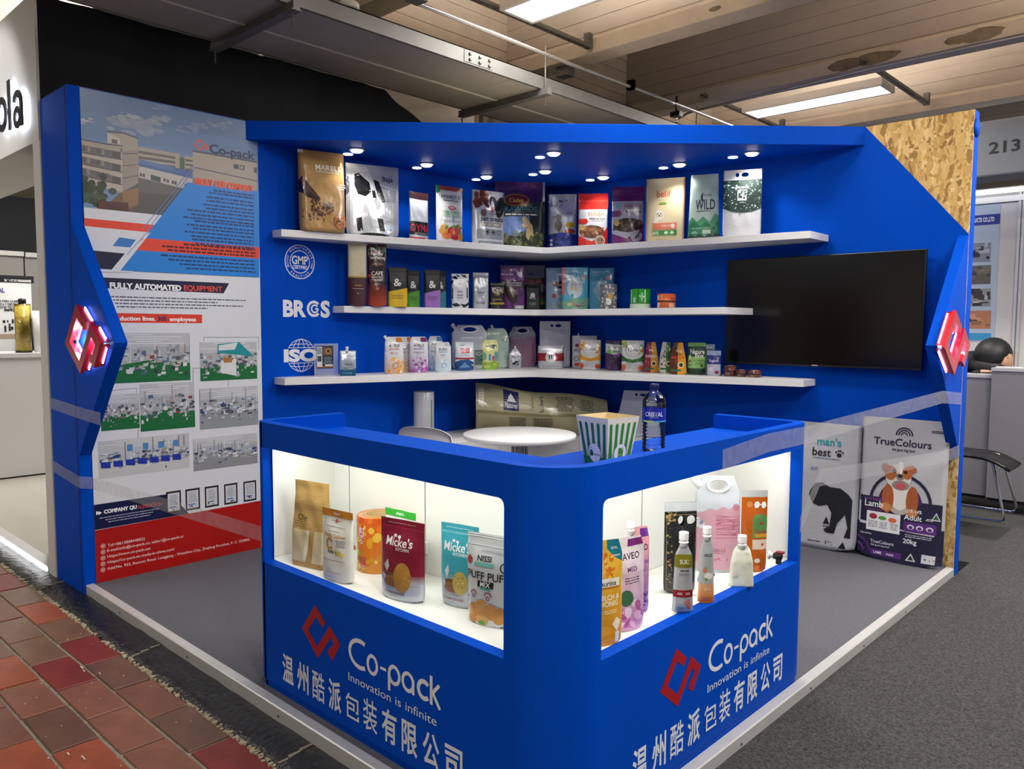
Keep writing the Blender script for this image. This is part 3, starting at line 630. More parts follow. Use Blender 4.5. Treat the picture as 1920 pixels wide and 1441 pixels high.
for k in range(4): p = zp(470+k*8, 1262+k*30); po.fine(1, p[0]+.12*(k == 3), p[1]-.010, yfor(478, p[1])-PY0, p[1]+.007, NV, .6, 'r')
# equipment block
pp(r4, '#1b1c3c', 600, 262, 1650, 310, 1610, 383, 600, 340)
wtext(r4, 790, 325, 1305, 40, 'FULLY AUTOMATED', '#f4f4f8', .05); wtext(r4, 1324, 342, 1600, 38, 'EQUIPMENT', '#e0503f', .02)
for k in range(4):
    p = r4(800+k*14, 405+k*24); po.fine(1, p[0], p[1]-.008, yfor((1835-(300 if k == 3 else 30 if k else 0)*1)/3.84, p[1])-PY0, p[1]+.006, lin('#4c5060'), .5, 'l')
pp(r4, '#d8402c', 600, 520, 1455, 536, 1455, 598, 600, 592)
wtext(r4, 862, 562, 1120, 30, 'duction lines.', '#f6f6f8', .03); wtext(r4, 1135, 564, 1200, 32, '300', '#1b2560', .03); wtext(r4, 1222, 568, 1412, 28, 'employees', '#f6f6f8', .03)
def photo(q, kind, seed):
    rr = random.Random(seed); P = [wq(*c) for c in q]; x0 = min(P[0][0], P[3][0]); x1 = max(P[1][0], P[2][0]); z1 = (P[0][1]+P[1][1])/2; z0 = (P[2][1]+P[3][1])/2
    a = Art(x1-x0, z1-z0); W, Hh = a.W, a.H
    wall, fl = {'green': ('#a9adb4', '#1f6a3c'), 'grey': ('#a5abb8', '#8a8d92'), 'lab': ('#b4bccb', '#c0c4c8'), 'lab2': ('#a3a8b0', '#8e9499')}[kind]
    a.r(0, 0, W, Hh, lin(wall)); a.r(0, Hh*.72, W, Hh, lin('#b9bdc4')); a.p([(0, 0), (W, 0), (W, Hh*.36), (W*.5, Hh*.46), (0, Hh*.34)], lin(fl))
    for i in range(5): y = Hh*(.78+.045*i); a.r(W*rr.uniform(0, .4), y, W*rr.uniform(.5, 1), y+Hh*.012, lin('#e2e6ea'))
    for i in range(12): x = W*rr.random(); a.r(x, Hh*.42, x+W*.012, Hh*rr.uniform(.6, 1), lin(rr.choice(['#7d828c', '#d0d4d8', '#8b6f6a'])))
    for i in range(120):
        x, y = W*rr.uniform(0, .95), Hh*min(.68, max(.08, rr.gauss(.42, .13))); w_, h_ = W*rr.uniform(.012, .085), Hh*rr.uniform(.012, .09)
        c = rr.choice(['#c9cdd2', '#b0b4ba', '#6c7078', '#50545c', '#d4d8dc', '#8f949b', '#3a3c44', '#9ea3aa', '#babfc4']*2+(['#2a4f86', '#26408c'] if kind != 'green' else ['#8f3f3a', '#4c6a8a']))
        a.p([(x, y), (x+w_, y+h_*.1), (x+w_, y+h_), (x, y+h_*.9)], lin(c))
    if kind == 'lab':
        for i in range(7): a.p([(W*(.02+.13*i), Hh*.28), (W*(.12+.13*i), Hh*.25), (W*(.12+.13*i), Hh*.42), (W*(.02+.13*i), Hh*.44)], lin('#2438a0'))
        for i in range(4): a.r(W*(.3+.17*i), Hh*.66, W*(.36+.17*i), Hh*.84, lin('#4a86c4'))
    if kind == 'green2': pass
    if seed == 2:
        a.p([(W*.3, Hh*.95), (W*.68, Hh*1.0), (W*.95, Hh*.6), (W*.55, Hh*.68), (W*.3, Hh*.72)], lin('#1f8f9a')); a.p([(W*.32, Hh*.92), (W*.66, Hh*.99), (W*.6, Hh*.8), (W*.32, Hh*.78)], lin('#d3dade')); a.p([(W*.35, Hh*.2), (W*.62, Hh*.1), (W*.62, Hh*.55), (W*.35, Hh*.52)], lin('#d9dcdf')); a.r(W*.4, Hh*.46, W*.55, Hh*.6, lin('#b0793c'))
    s = po
    for t, c, l in a.P: s.P.append(([(p[0]+x0, p[1]+z0) for p in t], c, l+8))
    s.boxes.append((x0, z0, x1, z1, 8))
for i, (q, k) in enumerate((( [(212, 624), (355, 624), (356, 712), (212, 719)], 'green'), ([(374, 641), (481, 641), (482, 710), (376, 714)], 'green'), ([(190, 742), (259, 736), (262, 800), (190, 810)], 'green'), ([(263, 719), (363, 716), (366, 801), (264, 808)], 'green'),
        ([(374, 727), (483, 724), (484, 796), (375, 805)], 'lab2'), ([(185, 829), (354, 810), (355, 876), (186, 897)], 'lab'), ([(363, 823), (482, 811), (482, 870), (363, 881)], 'grey'))): photo(q, k, i+1)
for q in ([(208, 732), (256, 727), (256, 737)], [(259, 790), (259, 825)], [(382, 640), (382, 632), (485, 632), (485, 656)], [(362, 721), (362, 690), (374, 690)], [(428, 710), (428, 724)]): po.stroke([wq(*c) for c in q], .0025, lin('#55585f'))
pp(r5, '#141a44', 600, 650, 1195, 562, 1230, 560, 1360, 700, 600, 835)
wtext(r5, 748, 688, 985, 26, 'COMPANY QU', '#f4f4f8', .05); wtext(r5, 988, 655, 1168, 26, 'ALIFICATION', '#a8483c', .04)
for k in (0, 1): p = r5(692+k*17, 698); po.p([(p[0], p[1]-.012), (p[0]+.02, p[1]), (p[0], p[1]+.012)], lin('#f0f0f4'))
for k in range(3): p = r5(705+k*25, 735+k*14); po.fine(1, p[0], p[1]-.006, yfor(300-k*6, p[1])-PY0, p[1]+.004, lin('#a9adc4'), .5)
pp(r5, '#a81410', 600, 838, 1880, 606, 1880, 1440, 600, 1440)
for k in range(6):
    x = 1197+k*139; p = r5(x, 625-k*20)
    w_ = .092; h_ = .135; z = p[1]; po.r(p[0], z-h_/2, p[0]+w_, z+h_/2, lin('#2c1c22')); po.r(p[0]+.01, z-h_/2+.012, p[0]+w_-.01, z+h_/2-.012, lin('#ccd0d8'))
    po.fine(7, p[0]+.018, z-.02, p[0]+w_-.018, z+.045, lin('#7a8090'), .4); po.r(p[0]+.018, z-.035, p[0]+w_-.03, z-.028, lin('#3a62b4')); po.scatter(4, p[0]+.02, z-.05, p[0]+w_-.02, z-.04, .006, ['#2a3040'])
for x0, y0, x1, s in ((775, 930, 1045, 'Tel:+8613868448822'), (772, 967, 1322, 'E-mail:info@co-pack.cc; sales1@co-pack.cc'), (772, 1010, 1083, 'Https://www.co-pack.net'), (775, 1051, 1258, 'Https://co-pack.en.made-in-china.com/'), (772, 1097, 1800, 'Add:No. 932, Renmin Road, Longgang - Wenzhou City, Zhejiang Province, P. C. 325802,')): wtext(r5, x0, y0, x1, 20, s, '#e9cfd2', .01)
for y in (934, 977, 1020, 1062, 1105): p = r5(742, y); po.ring(p[0], p[1], .013, .003, lin('#e9cfd2'), n=14); po.e(p[0], p[1], .006, .005, lin('#e9cfd2'))
ps = empty('poster', (0.001, PY0, 0), label='tall printed company poster with factory photographs on the end of the blue wall', cat='poster')
MB().box(0, .0015, 0, PW, 0, PH).obj('sheet', mat('poster_sheet', '#d9dde6', .3), ps)
o = po.build('poster_print', lambda s, t, l: (.0016+l, s, t), mat('poster_ink', vcol=True, rough=.3, spec=.4), ps, eps=.00012)
# ------------------------------------------------------------------ products
def surf(W, Hh, D, e=2., gp=((0, 1), (.25, 1), (.6, .75), (.93, .05), (1, .03)), wp=((0, .97), (.08, 1), (1, 1)), sag=.0, wr=.0015, bend=0., seed=0):
    rr = random.Random(seed); ph = [rr.uniform(0, 6.3) for _ in range(6)]; fr = [rr.uniform(6, 16) for _ in range(6)]
    def L(tb, t):
        for (a, x), (b, y) in zip(tb, tb[1:]):
            if t <= b: k = (t-a)/(b-a) if b > a else 0; k = k*k*(3-2*k); return x+(y-x)*k
        return tb[-1][1]
    def LL(tb, t):
        for (a, x), (b, y) in zip(tb, tb[1:]):
            if t <= b: return x+(y-x)*((t-a)/(b-a) if b > a else 0)
        return tb[-1][1]
    def f(s, t, side=1, lift=0.):
        s_ = min(1, max(0, s)); t_ = min(1, max(0, t)); c = abs(2*s_-1)
        g = L(gp, t_); d = D/2*g*max(0, 1-c**e)**(1/e if e > 2.5 else .6)
        w_ = wr*(math.sin(fr[0]*s_+fr[1]*t_+ph[0])+.7*math.sin(fr[2]*t_-fr[3]*s_*.6+ph[1]))*(1-c**4)*min(1, t_*6)
        y = -side*(d+lift)+w_+bend*math.sin(math.pi*s_)*t_+sag*(t_**2)
        z = t_*Hh+(.035*Hh*c**3 if t_ < .02 and e < 4 else 0)*(1-t_/.02 if t_ < .02 else 0)
        return ((s_-.5)*W*LL(wp, t_), y, z)
    return f
def pouchmesh(f, col, m, par, nu=12, nv=18, hole=None, W=1, Hh=1, name='pouch_body'):
    mb = MB(); vs = []; grid = {}
    ts = [i/nv for i in range(nv+1)]
    def add(side):
        for j, t in enumerate(ts):
            for i in range(nu+1):
                if side == -1 and i in (0, nu): grid[(side, i, j)] = grid[(1, i, j)]; continue
                grid[(side, i, j)] = len(vs); vs.append((i/nu, t, side))
    add(1); add(-1); fs = []; hv = set()
    for side in (1, -1):
        for j in range(nv):
            for i in range(nu):
                q = [grid[(side, i, j)], grid[(side, i+1, j)], grid[(side, i+1, j+1)], grid[(side, i, j+1)]]
                if hole and all(((vs[k][0]-h[0])/h[2])**2+((vs[k][1]-h[1])/h[3])**2 < 1.35 for k in q for h in [min(hole, key=lambda h: (vs[k][0]-h[0])**2+(vs[k][1]-h[1])**2)]): hv.update(q); continue
                fs.append(tuple(q if side == 1 else q[::-1]))
    for i in range(nu): fs.append((grid[(1, i, 0)], grid[(-1, i, 0)], grid[(-1, i+1, 0)], grid[(1, i+1, 0)]))
    P = []
    for k, (s, t, sd) in enumerate(vs):
        if k in hv:
            h = min(hole, key=lambda h: (s-h[0])**2+(t-h[1])**2); a = math.atan2((t-h[1])/h[3], (s-h[0])/h[2]); s, t = h[0]+h[2]*math.cos(a), h[1]+h[3]*math.sin(a)
        P.append(f(s, t, sd))
    mb.add(P, fs, lin(col) if col else None, True)
    return mb.obj(name, m, par)
def run_art(a, dsl, W, Hh):
    for op in dsl.split(';'):
        q = op.split()
        if not q: continue
        k = q[0]; F = lambda i: float(q[i])
        if k == 'r': a.r(F(1)*W, F(2)*Hh, F(3)*W, F(4)*Hh, lin(q[5]))
        elif k == 'e': a.e(F(1)*W, F(2)*Hh, F(3)*W, F(4)*W, lin(q[5]), rot=math.radians(F(6)) if len(q) > 6 else 0)
        elif k == 'o': a.ring(F(1)*W, F(2)*Hh, F(3)*W, F(4)*W, lin(q[5]), *( (F(6), F(7)) if len(q) > 7 else ()))
        elif k == 't':
            rot = F(7) if len(q) > 7 else 0; txt = q[4].replace('_', ' ')
            a.t(F(1)*W, F(2)*Hh, F(3)*Hh, txt, lin(q[5]), maxw=(F(6) if len(q) > 6 else .9)*(Hh if abs(rot) == 90 else W), bold=.014, rot=rot)
        elif k == 's': a.scatter(int(q[1]), F(2)*W, F(3)*Hh, F(4)*W, F(5)*Hh, F(6)*W, q[7].split(','))
        elif k == 'f': a.fine(int(q[1]), F(2)*W, F(3)*Hh, F(4)*W, F(5)*Hh, lin(q[6]), .5)
        elif k == 'p': a.p([(float(q[i])*W, float(q[i+1])*Hh) for i in range(2, len(q)-1, 2)], lin(q[1]))
        elif k == 'g':
            n = int(q[7]) if len(q) > 7 else 6; c0, c1 = lin(q[5]), lin(q[6])
            for i in range(n): y = F(2)+(F(4)-F(2))*i/n; a.r(F(1)*W, y*Hh, F(3)*W, (y+(F(4)-F(2))/n)*Hh, tuple(c0[j]+(c1[j]-c0[j])*i/max(1, n-1) for j in range(3)))
CLEARM = CLEAR
def cap(parent, loc, r=.011, h=.018, rot=0., col=None, neck=True):
    m = CAPW if not col else mat('cap_'+col.strip('#'), col, .3)
    t = MB(); t.lathe([(r*.96, 0), (r, .002), (r, h-.002), (r*.92, h)], n=24, ridge=.06, smooth=False); o = t.obj('cap', m, parent, loc=loc); o.rotation_euler = (0, rot, 0)
    if neck: q = MB().lathe([(r*.8, -.022), (r*.8, -.012), (r*.98, -.010), (r*.98, -.006), (r*.7, -.005), (r*.7, .002)], n=20).obj('spout', CAPW, parent, loc=loc); q.rotation_euler = (0, rot, 0)
def solve(wall, d, u0, u1, vt, vb, z, rz, top_d=0.):
    uc = (u0+u1)/2
    if wall == 'L': P = hit('x', uc, vb, d)
    elif wall == 'R': P = hit('y', uc, vb, -d)
    else: P = hit('z', uc, vb, z)
    P = Vector((P.x, P.y, z)); ax = Vector((math.cos(rz), math.sin(rz), 0))
    a = proj(P-ax*.05); b = proj(P+ax*.05); W = .1*(u1-u0)/abs(b[0]-a[0])
    lo, hi = .01, 1.5
    for _ in range(40):
        m = (lo+hi)/2
        if proj(P+Vector((0, 0, m)))[1] > vt: lo = m
        else: hi = m
    return P, W, lo
S1, S2, S3, SF, SCs = 2.119, 1.629, 1.142, 0., .524
def pouch(wall, d, u0, u1, vt, vb, z, rz, label, cat, dsl, bg='#eeeeee', kind='stand', m=None, D=None, name='stand_up_pouch', lean=0., group=None, hole=None, wp=None, gp=None, e=None, capat=None, capc=None, capr=.011, seal=True, W=None, back=None, bend=0, capang=0., seed=None, hh=None):
    rzr = math.radians(rz); P, W_, Hh = solve(wall, d, u0, u1, vt, vb, z, rzr)
    if W: W_ = W
    if hh: Hh = hh
    if lean: Hh /= math.cos(math.radians(lean))
    if D is None: D = {'stand': .32, 'gusset': .42, 'flat': .12, 'tube': .4, 'jug': .3}[kind]*W_
    D = min(D, .11 if z > .1 else .16)
    if wall == 'Z': P = P+Vector((FW.x, FW.y, 0)).normalized()*D*.35
    G = {'stand': (((0, 1), (.22, 1), (.6, .75), (.92, .06), (1, .03)), 2.), 'gusset': (((0, 1), (.6, .95), (.84, .6), (.95, .06), (1, .04)), 7.), 'flat': (((0, .6), (.3, 1), (.8, .8), (1, .05)), 2.), 'tube': (((0, .25), (.12, 1), (.7, 1), (.9, .5), (1, .3)), 2.), 'jug': (((0, 1), (.25, 1), (.7, .7), (.85, .15), (1, .05)), 2.2)}[kind]
    t = empty(name, tuple(P), rzr, label, cat, group, rx=-math.radians(lean))
    wpp = wp or (((0, .96), (.1, 1), (1, 1)) if kind != 'tube' else ((0, 1), (.1, .95), (.5, .86), (.82, .8), (.93, .45), (1, .3)))
    if kind == 'jug' and not wp: wpp = ((0, .9), (.15, 1), (.82, .97), (1, .66))
    f = surf(W_, Hh, D, e or G[1], gp or G[0], wpp, wr=min(.0012, W_*.007), seed=seed if seed is not None else len(label)*7+int(u0), bend=bend)
    mt = m or (MATTE if kind == 'gusset' else GLOSS)
    holes = [(h[0], h[1], h[2], h[3]) for h in hole] if hole else None
    pouchmesh(f, back or bg, mt, t, nu=(40 if hole else 16), nv=(60 if hole else 24), hole=holes)
    a = Art(W_, Hh, cell=W_/16)
    if back: a.r(0, 0, W_, Hh, lin(bg))
    run_art(a, dsl, W_, Hh)
    if holes:                                                       # keep prints out of the punched grip holes
        keep = []
        for tt, c, l in a.P:
            cx = sum(p[0] for p in tt)/len(tt)/W_; cy = sum(p[1] for p in tt)/len(tt)/Hh
            if not any(((cx-h[0])/h[2])**2+((cy-h[1])/h[3])**2 < 1.3 for h in holes): keep.append((tt, c, l))
        a.P = keep
    if a.P: a.build('printed_front', lambda x, y, l: f(x/W_, y/Hh, 1, .0009+W_*.004+l), mt, t, eps=.0002)
    if seal and kind in ('stand', 'gusset', 'flat'):
        c0 = lin(back or bg); mb = MB()
        for tt in (.955, .98):
            q = [f(i/10, tt, 1, .0008) for i in range(11)]; q2 = [f(i/10, tt+.006, 1, .0012) for i in range(11)]; q3 = [f(i/10, tt+.012, 1, .0003) for i in range(11)]
            mb.add(q+q2+q3, [(i, i+1, 12+i, 11+i) for i in range(10)]+[(11+i, 12+i, 23+i, 22+i) for i in range(10)], tuple(x*.92 for x in c0))
        if kind == 'stand' and Hh > .1:
            for tt in (.86,):
                q = [f(i/10, tt, 1, .0006) for i in range(11)]; q2 = [f(i/10, tt+.008, 1, .0016) for i in range(11)]; q3 = [f(i/10, tt+.016, 1, .0004) for i in range(11)]
                mb.add(q+q2+q3, [(i, i+1, 12+i, 11+i) for i in range(10)]+[(11+i, 12+i, 23+i, 22+i) for i in range(10)], tuple(x*.95 for x in c0), True)
        # only where nothing is printed over the seal
        if bg == (back or bg) and not any(op.split()[0] in 'rg' and float(op.split()[4]) > .97 for op in dsl.split(';') if op.split()): mb.obj('crimped_seal', mt, t)
    if capat:
        p = f(capat[0], min(1, capat[1]), 1); cap(t, ((capat[0]-.5)*W_, 0, capat[1]*Hh+.012), capr, capr*1.6, math.radians(capang), capc)
    return t, W_, Hh, f
def roll(wall, d, u0, u1, vt, vb, z, label, dsl, bg, rz=45, group=None, core=.35):
    rzr = math.radians(rz); P, W_, Hh = solve(wall, d, u0, u1, vt, vb, z, rzr); r = W_/2; P = P+(Vector((FW.x, FW.y, 0)).normalized()*r*.8 if wall == 'Z' else Vector((0, 0, 0)))
    t = empty('film_roll', tuple(P), rzr, label, 'film roll', group); c = r*core*1.6
    MB().lathe([(r, 0), (r, Hh), (c, Hh), (c, Hh*.02), (c, 0), (r, 0)], n=48, col=lin(bg)).obj('wound_film', GLOSS, t)
    MB().lathe([(c, 0), (c, Hh+.001), (c*.86, Hh+.001), (c*.86, 0), (c, 0)], n=40).obj('card_core', mat('card_core', '#b99a6b', .8), t)
    a = Art(math.pi*r, Hh, cell=.006); run_art(a, dsl, math.pi*r, Hh)
    if a.P: a.build('printed_film', lambda x, y, l: ((r+.0005+l)*math.sin(x/r-math.pi/2), -(r+.0005+l)*math.cos(x/r-math.pi/2), y), GLOSS, t)
    return t
A_, B_, G3 = 'pouches on the top corner shelf', 'pouches on the middle corner shelf', 'pouches on the lowest corner shelf'
# ---- top shelf
pouch('L', .16, 562, 648, 283, 441, S1, 74, 'tall matte gold side-gusset bag printed with chocolate drops and a biscuit, end of top shelf', 'pouch',
 'p #2e1410 0 .62 .04 .66 .2 .55 .42 .4 .38 .36 .1 .42 0 .48;p #532a1c 0 .6 .05 .63 .2 .52 .35 .42 .1 .5;s 70 .22 .2 .72 .38 .032 #3b1a12,#52281a,#6a3a26,#2c120c;s 25 .02 .12 .5 .25 .024 #3b1a12,#52281a;e .84 .13 .16 .16 #8a4416;e .84 .13 .13 .14 #b5661f;s 16 .74 .06 .95 .2 .03 #7a3a12,#c9832f,#3b1a12;t .62 .79 .065 MARBLE #f2e9d8 .62;t .6 .735 .026 CHOCOLATE_CO. #f2e9d8 .62;f 3 .82 .52 .98 .6 #e8dcc4;r 0 .96 .12 1 #d9d2c4', '#b08a55', 'gusset', GLOSS, name='gusset_bag', group=A_, lean=2)
pouch('L', .19, 650, 748, 310, 441, S1, 72, 'large shiny silver stand-up bag with a white jersey figure print', 'pouch',
 'r 0 0 1 1 #c9ccd2;p #e8eaee .02 .97 .12 .99 .4 .97 .5 .8 .55 .6 .5 .5 .62 .2 .66 .04 .5 .04 .36 .42 .3 .45 .26 .04 .1 .04 .12 .4 .08 .6 0 .75;p #15161a .16 .86 .24 .87 .42 .75 .44 .62 .34 .55 .2 .58 .14 .7;p #2c2d31 .5 .8 .6 .78 .72 .5 .66 .48 .55 .6;p #17181b .46 .64 .52 .64 .54 .54 .48 .54;p #2f3034 .54 .26 .66 .25 .7 .08 .6 .08;p #25262a .16 .24 .26 .26 .28 .08 .18 .06;p #6b6e76 0 .84 .08 .8 .05 .6 0 .55;t .78 .82 .07 Baja #3a3d44 .36;f 2 .64 .5 .92 .54 #9da1aa;p #9fb9d8 .7 .16 .76 .13 .82 .13 .88 .16 .82 .1 .76 .1;e .5 .012 .3 .05 #15161a;p #f4f6f8 .62 .74 .98 .68 .98 .66 .62 .72', '#c9ccd2', 'stand', FOIL, group=A_, D=.09)
pouch('L', .2, 764, 807, 360, 447, S1, 92, 'narrow curved white pouch with a black and red band, seen almost edge-on', 'pouch',
 'r 0 .86 1 1 #3a2224;r 0 .13 1 .4 #1c1a1d;t .5 .27 .14 DYNA #c81f38 .95;r 0 .03 .7 .08 #c03040;f 2 .1 .14 .9 .18 #aaaaaa', '#d9dce4', 'stand', FOIL, group=A_, bend=.02, W=.19)
pouch('L', .22, 818, 867, 350, 451, S1, 84, 'white pouch with red top and fruit, vegetables and meat along its base', 'pouch',
 'r 0 .93 1 1 #a83a40;p #1f8a4c 0 1 .14 1 .14 .9 0 .86;t .52 .82 .06 HONEST_S #1e4a38 .8;f 1 .2 .74 .85 .77 #2f5c4c;e .52 .63 .15 .06 #c6283a;t .52 .63 .035 NEW #ffffff .25;t .5 .55 .05 100%_HUMAN #59a878 .62;t .5 .49 .05 FOOD_GRADE #59a878 .62;f 2 .1 .38 .9 .42 #8fa5a0;e .55 .43 .05 .12 #93a3b5;e .25 .22 .2 .12 #e09a2a;e .6 .2 .28 .22 #b02636;e .62 .22 .22 .14 #cf4a55;e .85 .14 .13 .14 #e08a30;s 14 .05 .2 .95 .34 .07 #3f8f3a,#5caa44,#e0a030;r 0 0 1 .05 #b98a52;e .3 .14 .16 .1 #d96a28', '#e4e6e6', 'stand', group=A_)
pouch('C' and 'L', .3, 885, 945, 358, 458, S1, 76, 'white and grey treat bag showing dried meat and a black dog', 'pouch',
 's 9 .02 .68 .42 .96 .15 #8a3f28,#a8553a,#6d2c1c;e .66 .78 .13 .2 #17181b 20;e .84 .72 .14 .3 #141517 -20;e .6 .74 .05 .14 #e8e8e8;e .56 .66 .04 .08 #b5565c;t .56 .5 .085 pet_treats #34363c .72;t .62 .585 .03 australian #4a4c52 .5;e .3 .6 .09 .1 #8a6f5c;r .2 .36 .84 .43 #a99c80;t .52 .395 .035 YOU_GET_TREATS #ffffff .55;r .1 .14 .9 .31 #9aa0aa;o .38 .26 .075 .015 #202226;o .57 .26 .075 .015 #202226;o .75 .26 .06 .012 #202226;e .38 .26 .04 .04 #202226;e .57 .26 .04 .04 #202226;f 2 .12 .06 .9 .1 #55585f;s 6 .1 .68 .3 .8 .1 #7a3a24,#9a4c34', '#dfe1e6', 'stand', FOIL, group=A_)
pouch('L', .30, 928, 1021, 341, 461, S1, 50, 'big dark green and purple shiny bag with a jumping dog, in the shelf corner', 'pouch',
 'r 0 .72 1 1 #3f2154;p #5d2a6e 0 1 .4 .98 .55 .86 .9 .9 1 1;p #4a1f58 .3 .8 1 .95 1 .76;e .42 .73 .26 .13 #8a7326;e .42 .73 .23 .105 #6d1c24;t .42 .73 .06 Cadet #e0b83a .38;t .52 .6 .075 RAWHIDE #2f6f88 .86;f 1 .2 .5 .85 .54 #d9d9d9;p #5c76a8 .02 .22 .5 .2 .7 .28 .68 .5 .02 .48;s 90 .02 .02 .98 .26 .05 #2f3a22,#414d2c,#5a6238,#23291a,#6b6a48;p #c9b07c .56 .42 .64 .46 .74 .36 .76 .2 .7 .22 .66 .14 .6 .2 .62 .3 .52 .36;e .58 .45 .05 .06 #d9c088;s 4 .58 .26 .72 .4 .02 #3a2f20;t .5 .045 .022 NET_WT_5_LB #d9d9c9 .5;p #b9bcc0 .95 .72 1 .72 1 1 .96 1', '#2a3026', 'stand', FOIL, group=A_, D=.1)
pouch('R', .2, 1027, 1081, 364, 460, S1, 40, 'glossy silver and blue cat food bag with a tabby cat', 'pouch',
 'r 0 0 1 .3 #27358c;p #27358c 0 .3 .5 .34 1 .3 1 .2 0 .2;r .04 .78 .15 .97 #3346a0;s 14 .3 .74 .75 .9 .04 #4a4c52,#b9bcc4,#888b92;e .36 .46 .13 .2 #6e655c;e .37 .6 .11 .1 #83796e;s 22 .26 .34 .48 .64 .035 #3c3834,#8f857a,#b5aca2;e .15 .55 .14 .14 #a9acb2;s 10 .03 .44 .25 .62 .03 #7c7f86;e .76 .47 .17 .1 #d9c21f;t .76 .47 .045 NEW_SIZE #c83a28 .26;e .76 .36 .18 .08 #a84a2c;t .74 .68 .035 jolin #b84a5c .28;f 1 .66 .61 .88 .63 #888888;r .1 .19 .42 .225 #1b2466;r .1 .12 .42 .155 #1b2466;e .12 .2 .05 .05 #e8eaf0;e .12 .13 .05 .05 #e8eaf0;e .12 .06 .05 .05 #e8eaf0;s 5 .6 .04 .9 .3 .03 #8a94c8', '#c3c7d2', 'stand', FOIL, group=A_, D=.05)
pouch('R', .2, 1084, 1139, 363, 459, S1, 38, 'red and white cat food pouch with brown kibble and a cat face', 'pouch',
 'r 0 .72 1 1 #c8281c;r 0 .86 1 .88 #e2473a;p #c8281c 0 0 1 0 1 .42 .75 .22 .45 .15 0 .25;e .2 .64 .09 .1 #c9ccd2;t .6 .635 .07 REFLEX #b98a5c .55;p #c8281c 0 .55 .28 .55 .34 .5 .28 .46 0 .46;t .62 .555 .04 Adult_cat_food #17181b .52;f 1 .4 .5 .88 .52 #77797f;e .46 .32 .42 .22 #5b3020;s 46 .08 .24 .86 .4 .06 #8a4f2c,#a5683c,#6d3a22,#b57a48;e .14 .4 .09 .1 #cfa45c;e .74 .16 .17 .17 #e8e4dc;e .74 .16 .14 .14 #a57f5c;e .7 .17 .03 .03 #2c2a26;e .79 .17 .03 .03 #2c2a26;t .3 .05 .035 70%_|_30% #f0d0cc .5', '#d9d9dd', 'stand', group=A_, D=.05)
pouch('R', .2, 1147, 1207, 350, 454, S1, 36, 'purple and silver puppy food pouch with dark kibble', 'pouch',
 'r 0 .76 1 1 #63195f;r 0 .86 1 .875 #7d2a78;p #63195f 0 0 1 0 1 .4 .8 .24 .45 .14 0 .22;e .2 .67 .09 .09 #8fb0c8;t .66 .665 .08 REFLEX #8a6f4c .55;p #63195f 0 .6 .24 .6 .31 .55 .24 .5 0 .5;t .66 .585 .045 Puppy_food #17181b .46;f 1 .44 .54 .9 .56 #77797f;e .5 .36 .46 .22 #2e211e;s 44 .06 .28 .94 .43 .06 #3f2c26,#54403a,#241916,#6b564c;e .14 .4 .09 .1 #cfb06c;e .76 .18 .18 .18 #b5a8b8;s 10 .64 .12 .88 .26 .04 #4a4a52,#8c8c94,#2c2c30;t .26 .05 .035 80%_|_20% #e0b8dc .46', '#b9b4c4', 'stand', GLOSS, group=A_, D=.05)
pouch('R', .2, 1210, 1282, 334, 451, S1, 22, 'matte cream puppy food bag with orange and green labels', 'pouch',
 't .47 .76 .095 belif #c9563c .36;f 1 .3 .665 .7 .675 #c98f7c;r .37 .6 .55 .63 #6f9f3c;e .36 .44 .12 .13 #e9e2d4;e .36 .35 .15 .16 #e4dccb;e .52 .33 .2 .1 #d8c8a8;e .33 .46 .02 .02 #2c241f;e .4 .46 .02 .02 #2c241f;e .365 .43 .025 .025 #2c241f;e .29 .44 .03 .07 #cdbfa5;e .43 .44 .03 .07 #cdbfa5;r .2 .22 .82 .32 #d9795c;t .58 .28 .03 Puppy_Food #f2e2d2 .3;e .72 .27 .05 .06 #f2e8dc;r .2 .13 .82 .205 #3f8a3f;t .28 .168 .05 80% #e8f0dc .16;e .55 .17 .05 .04 #e8f0dc;e .7 .17 .05 .04 #e8f0dc;f 1 .22 .06 .6 .08 #b99f78;r .985 0 1 .96 #b8764c', '#d9c7a0', 'flat', MATTE, group=A_, D=.05, name='flat_bottom_bag')
pouch('R', .22, 1289, 1349, 327, 444, S1, 20, 'pale mint bag with green mountains and a howling wolf mark', 'pouch',
 'p #4f9a72 0 .3 .15 .36 .3 .28 .5 .36 .72 .27 .88 .4 1 .36 1 .1 0 .1;p #2f7a55 0 .24 .2 .3 .4 .22 .6 .28 .8 .2 1 .3 1 .08 0 .08;p #15332a 0 0 1 0 1 .09 .9 .11 .8 .07 .7 .1 .55 .06 .4 .1 .25 .07 .1 .1 0 .07;t .56 .54 .15 WILD #1f2e4c .66;r .26 .435 .74 .445 #1f2e4c;t .64 .68 .04 PRIME #7c8c8c .34;p #1f2e4c .4 .66 .48 .73 .47 .64 .52 .58 .42 .6;t .42 .185 .025 FREE_RANGE_TURKEY #b8dcc8 .6;t .22 .125 .04 60% #d8ecdc .18;r .48 .1 .74 .16 #cfe4d0;o .84 .18 .1 .02 #7fb898', '#bcd3c8', 'flat', MATTE, group=A_, D=.07, name='flat_bottom_bag', wp=((0, 1), (.9, .86), (1, .84)))
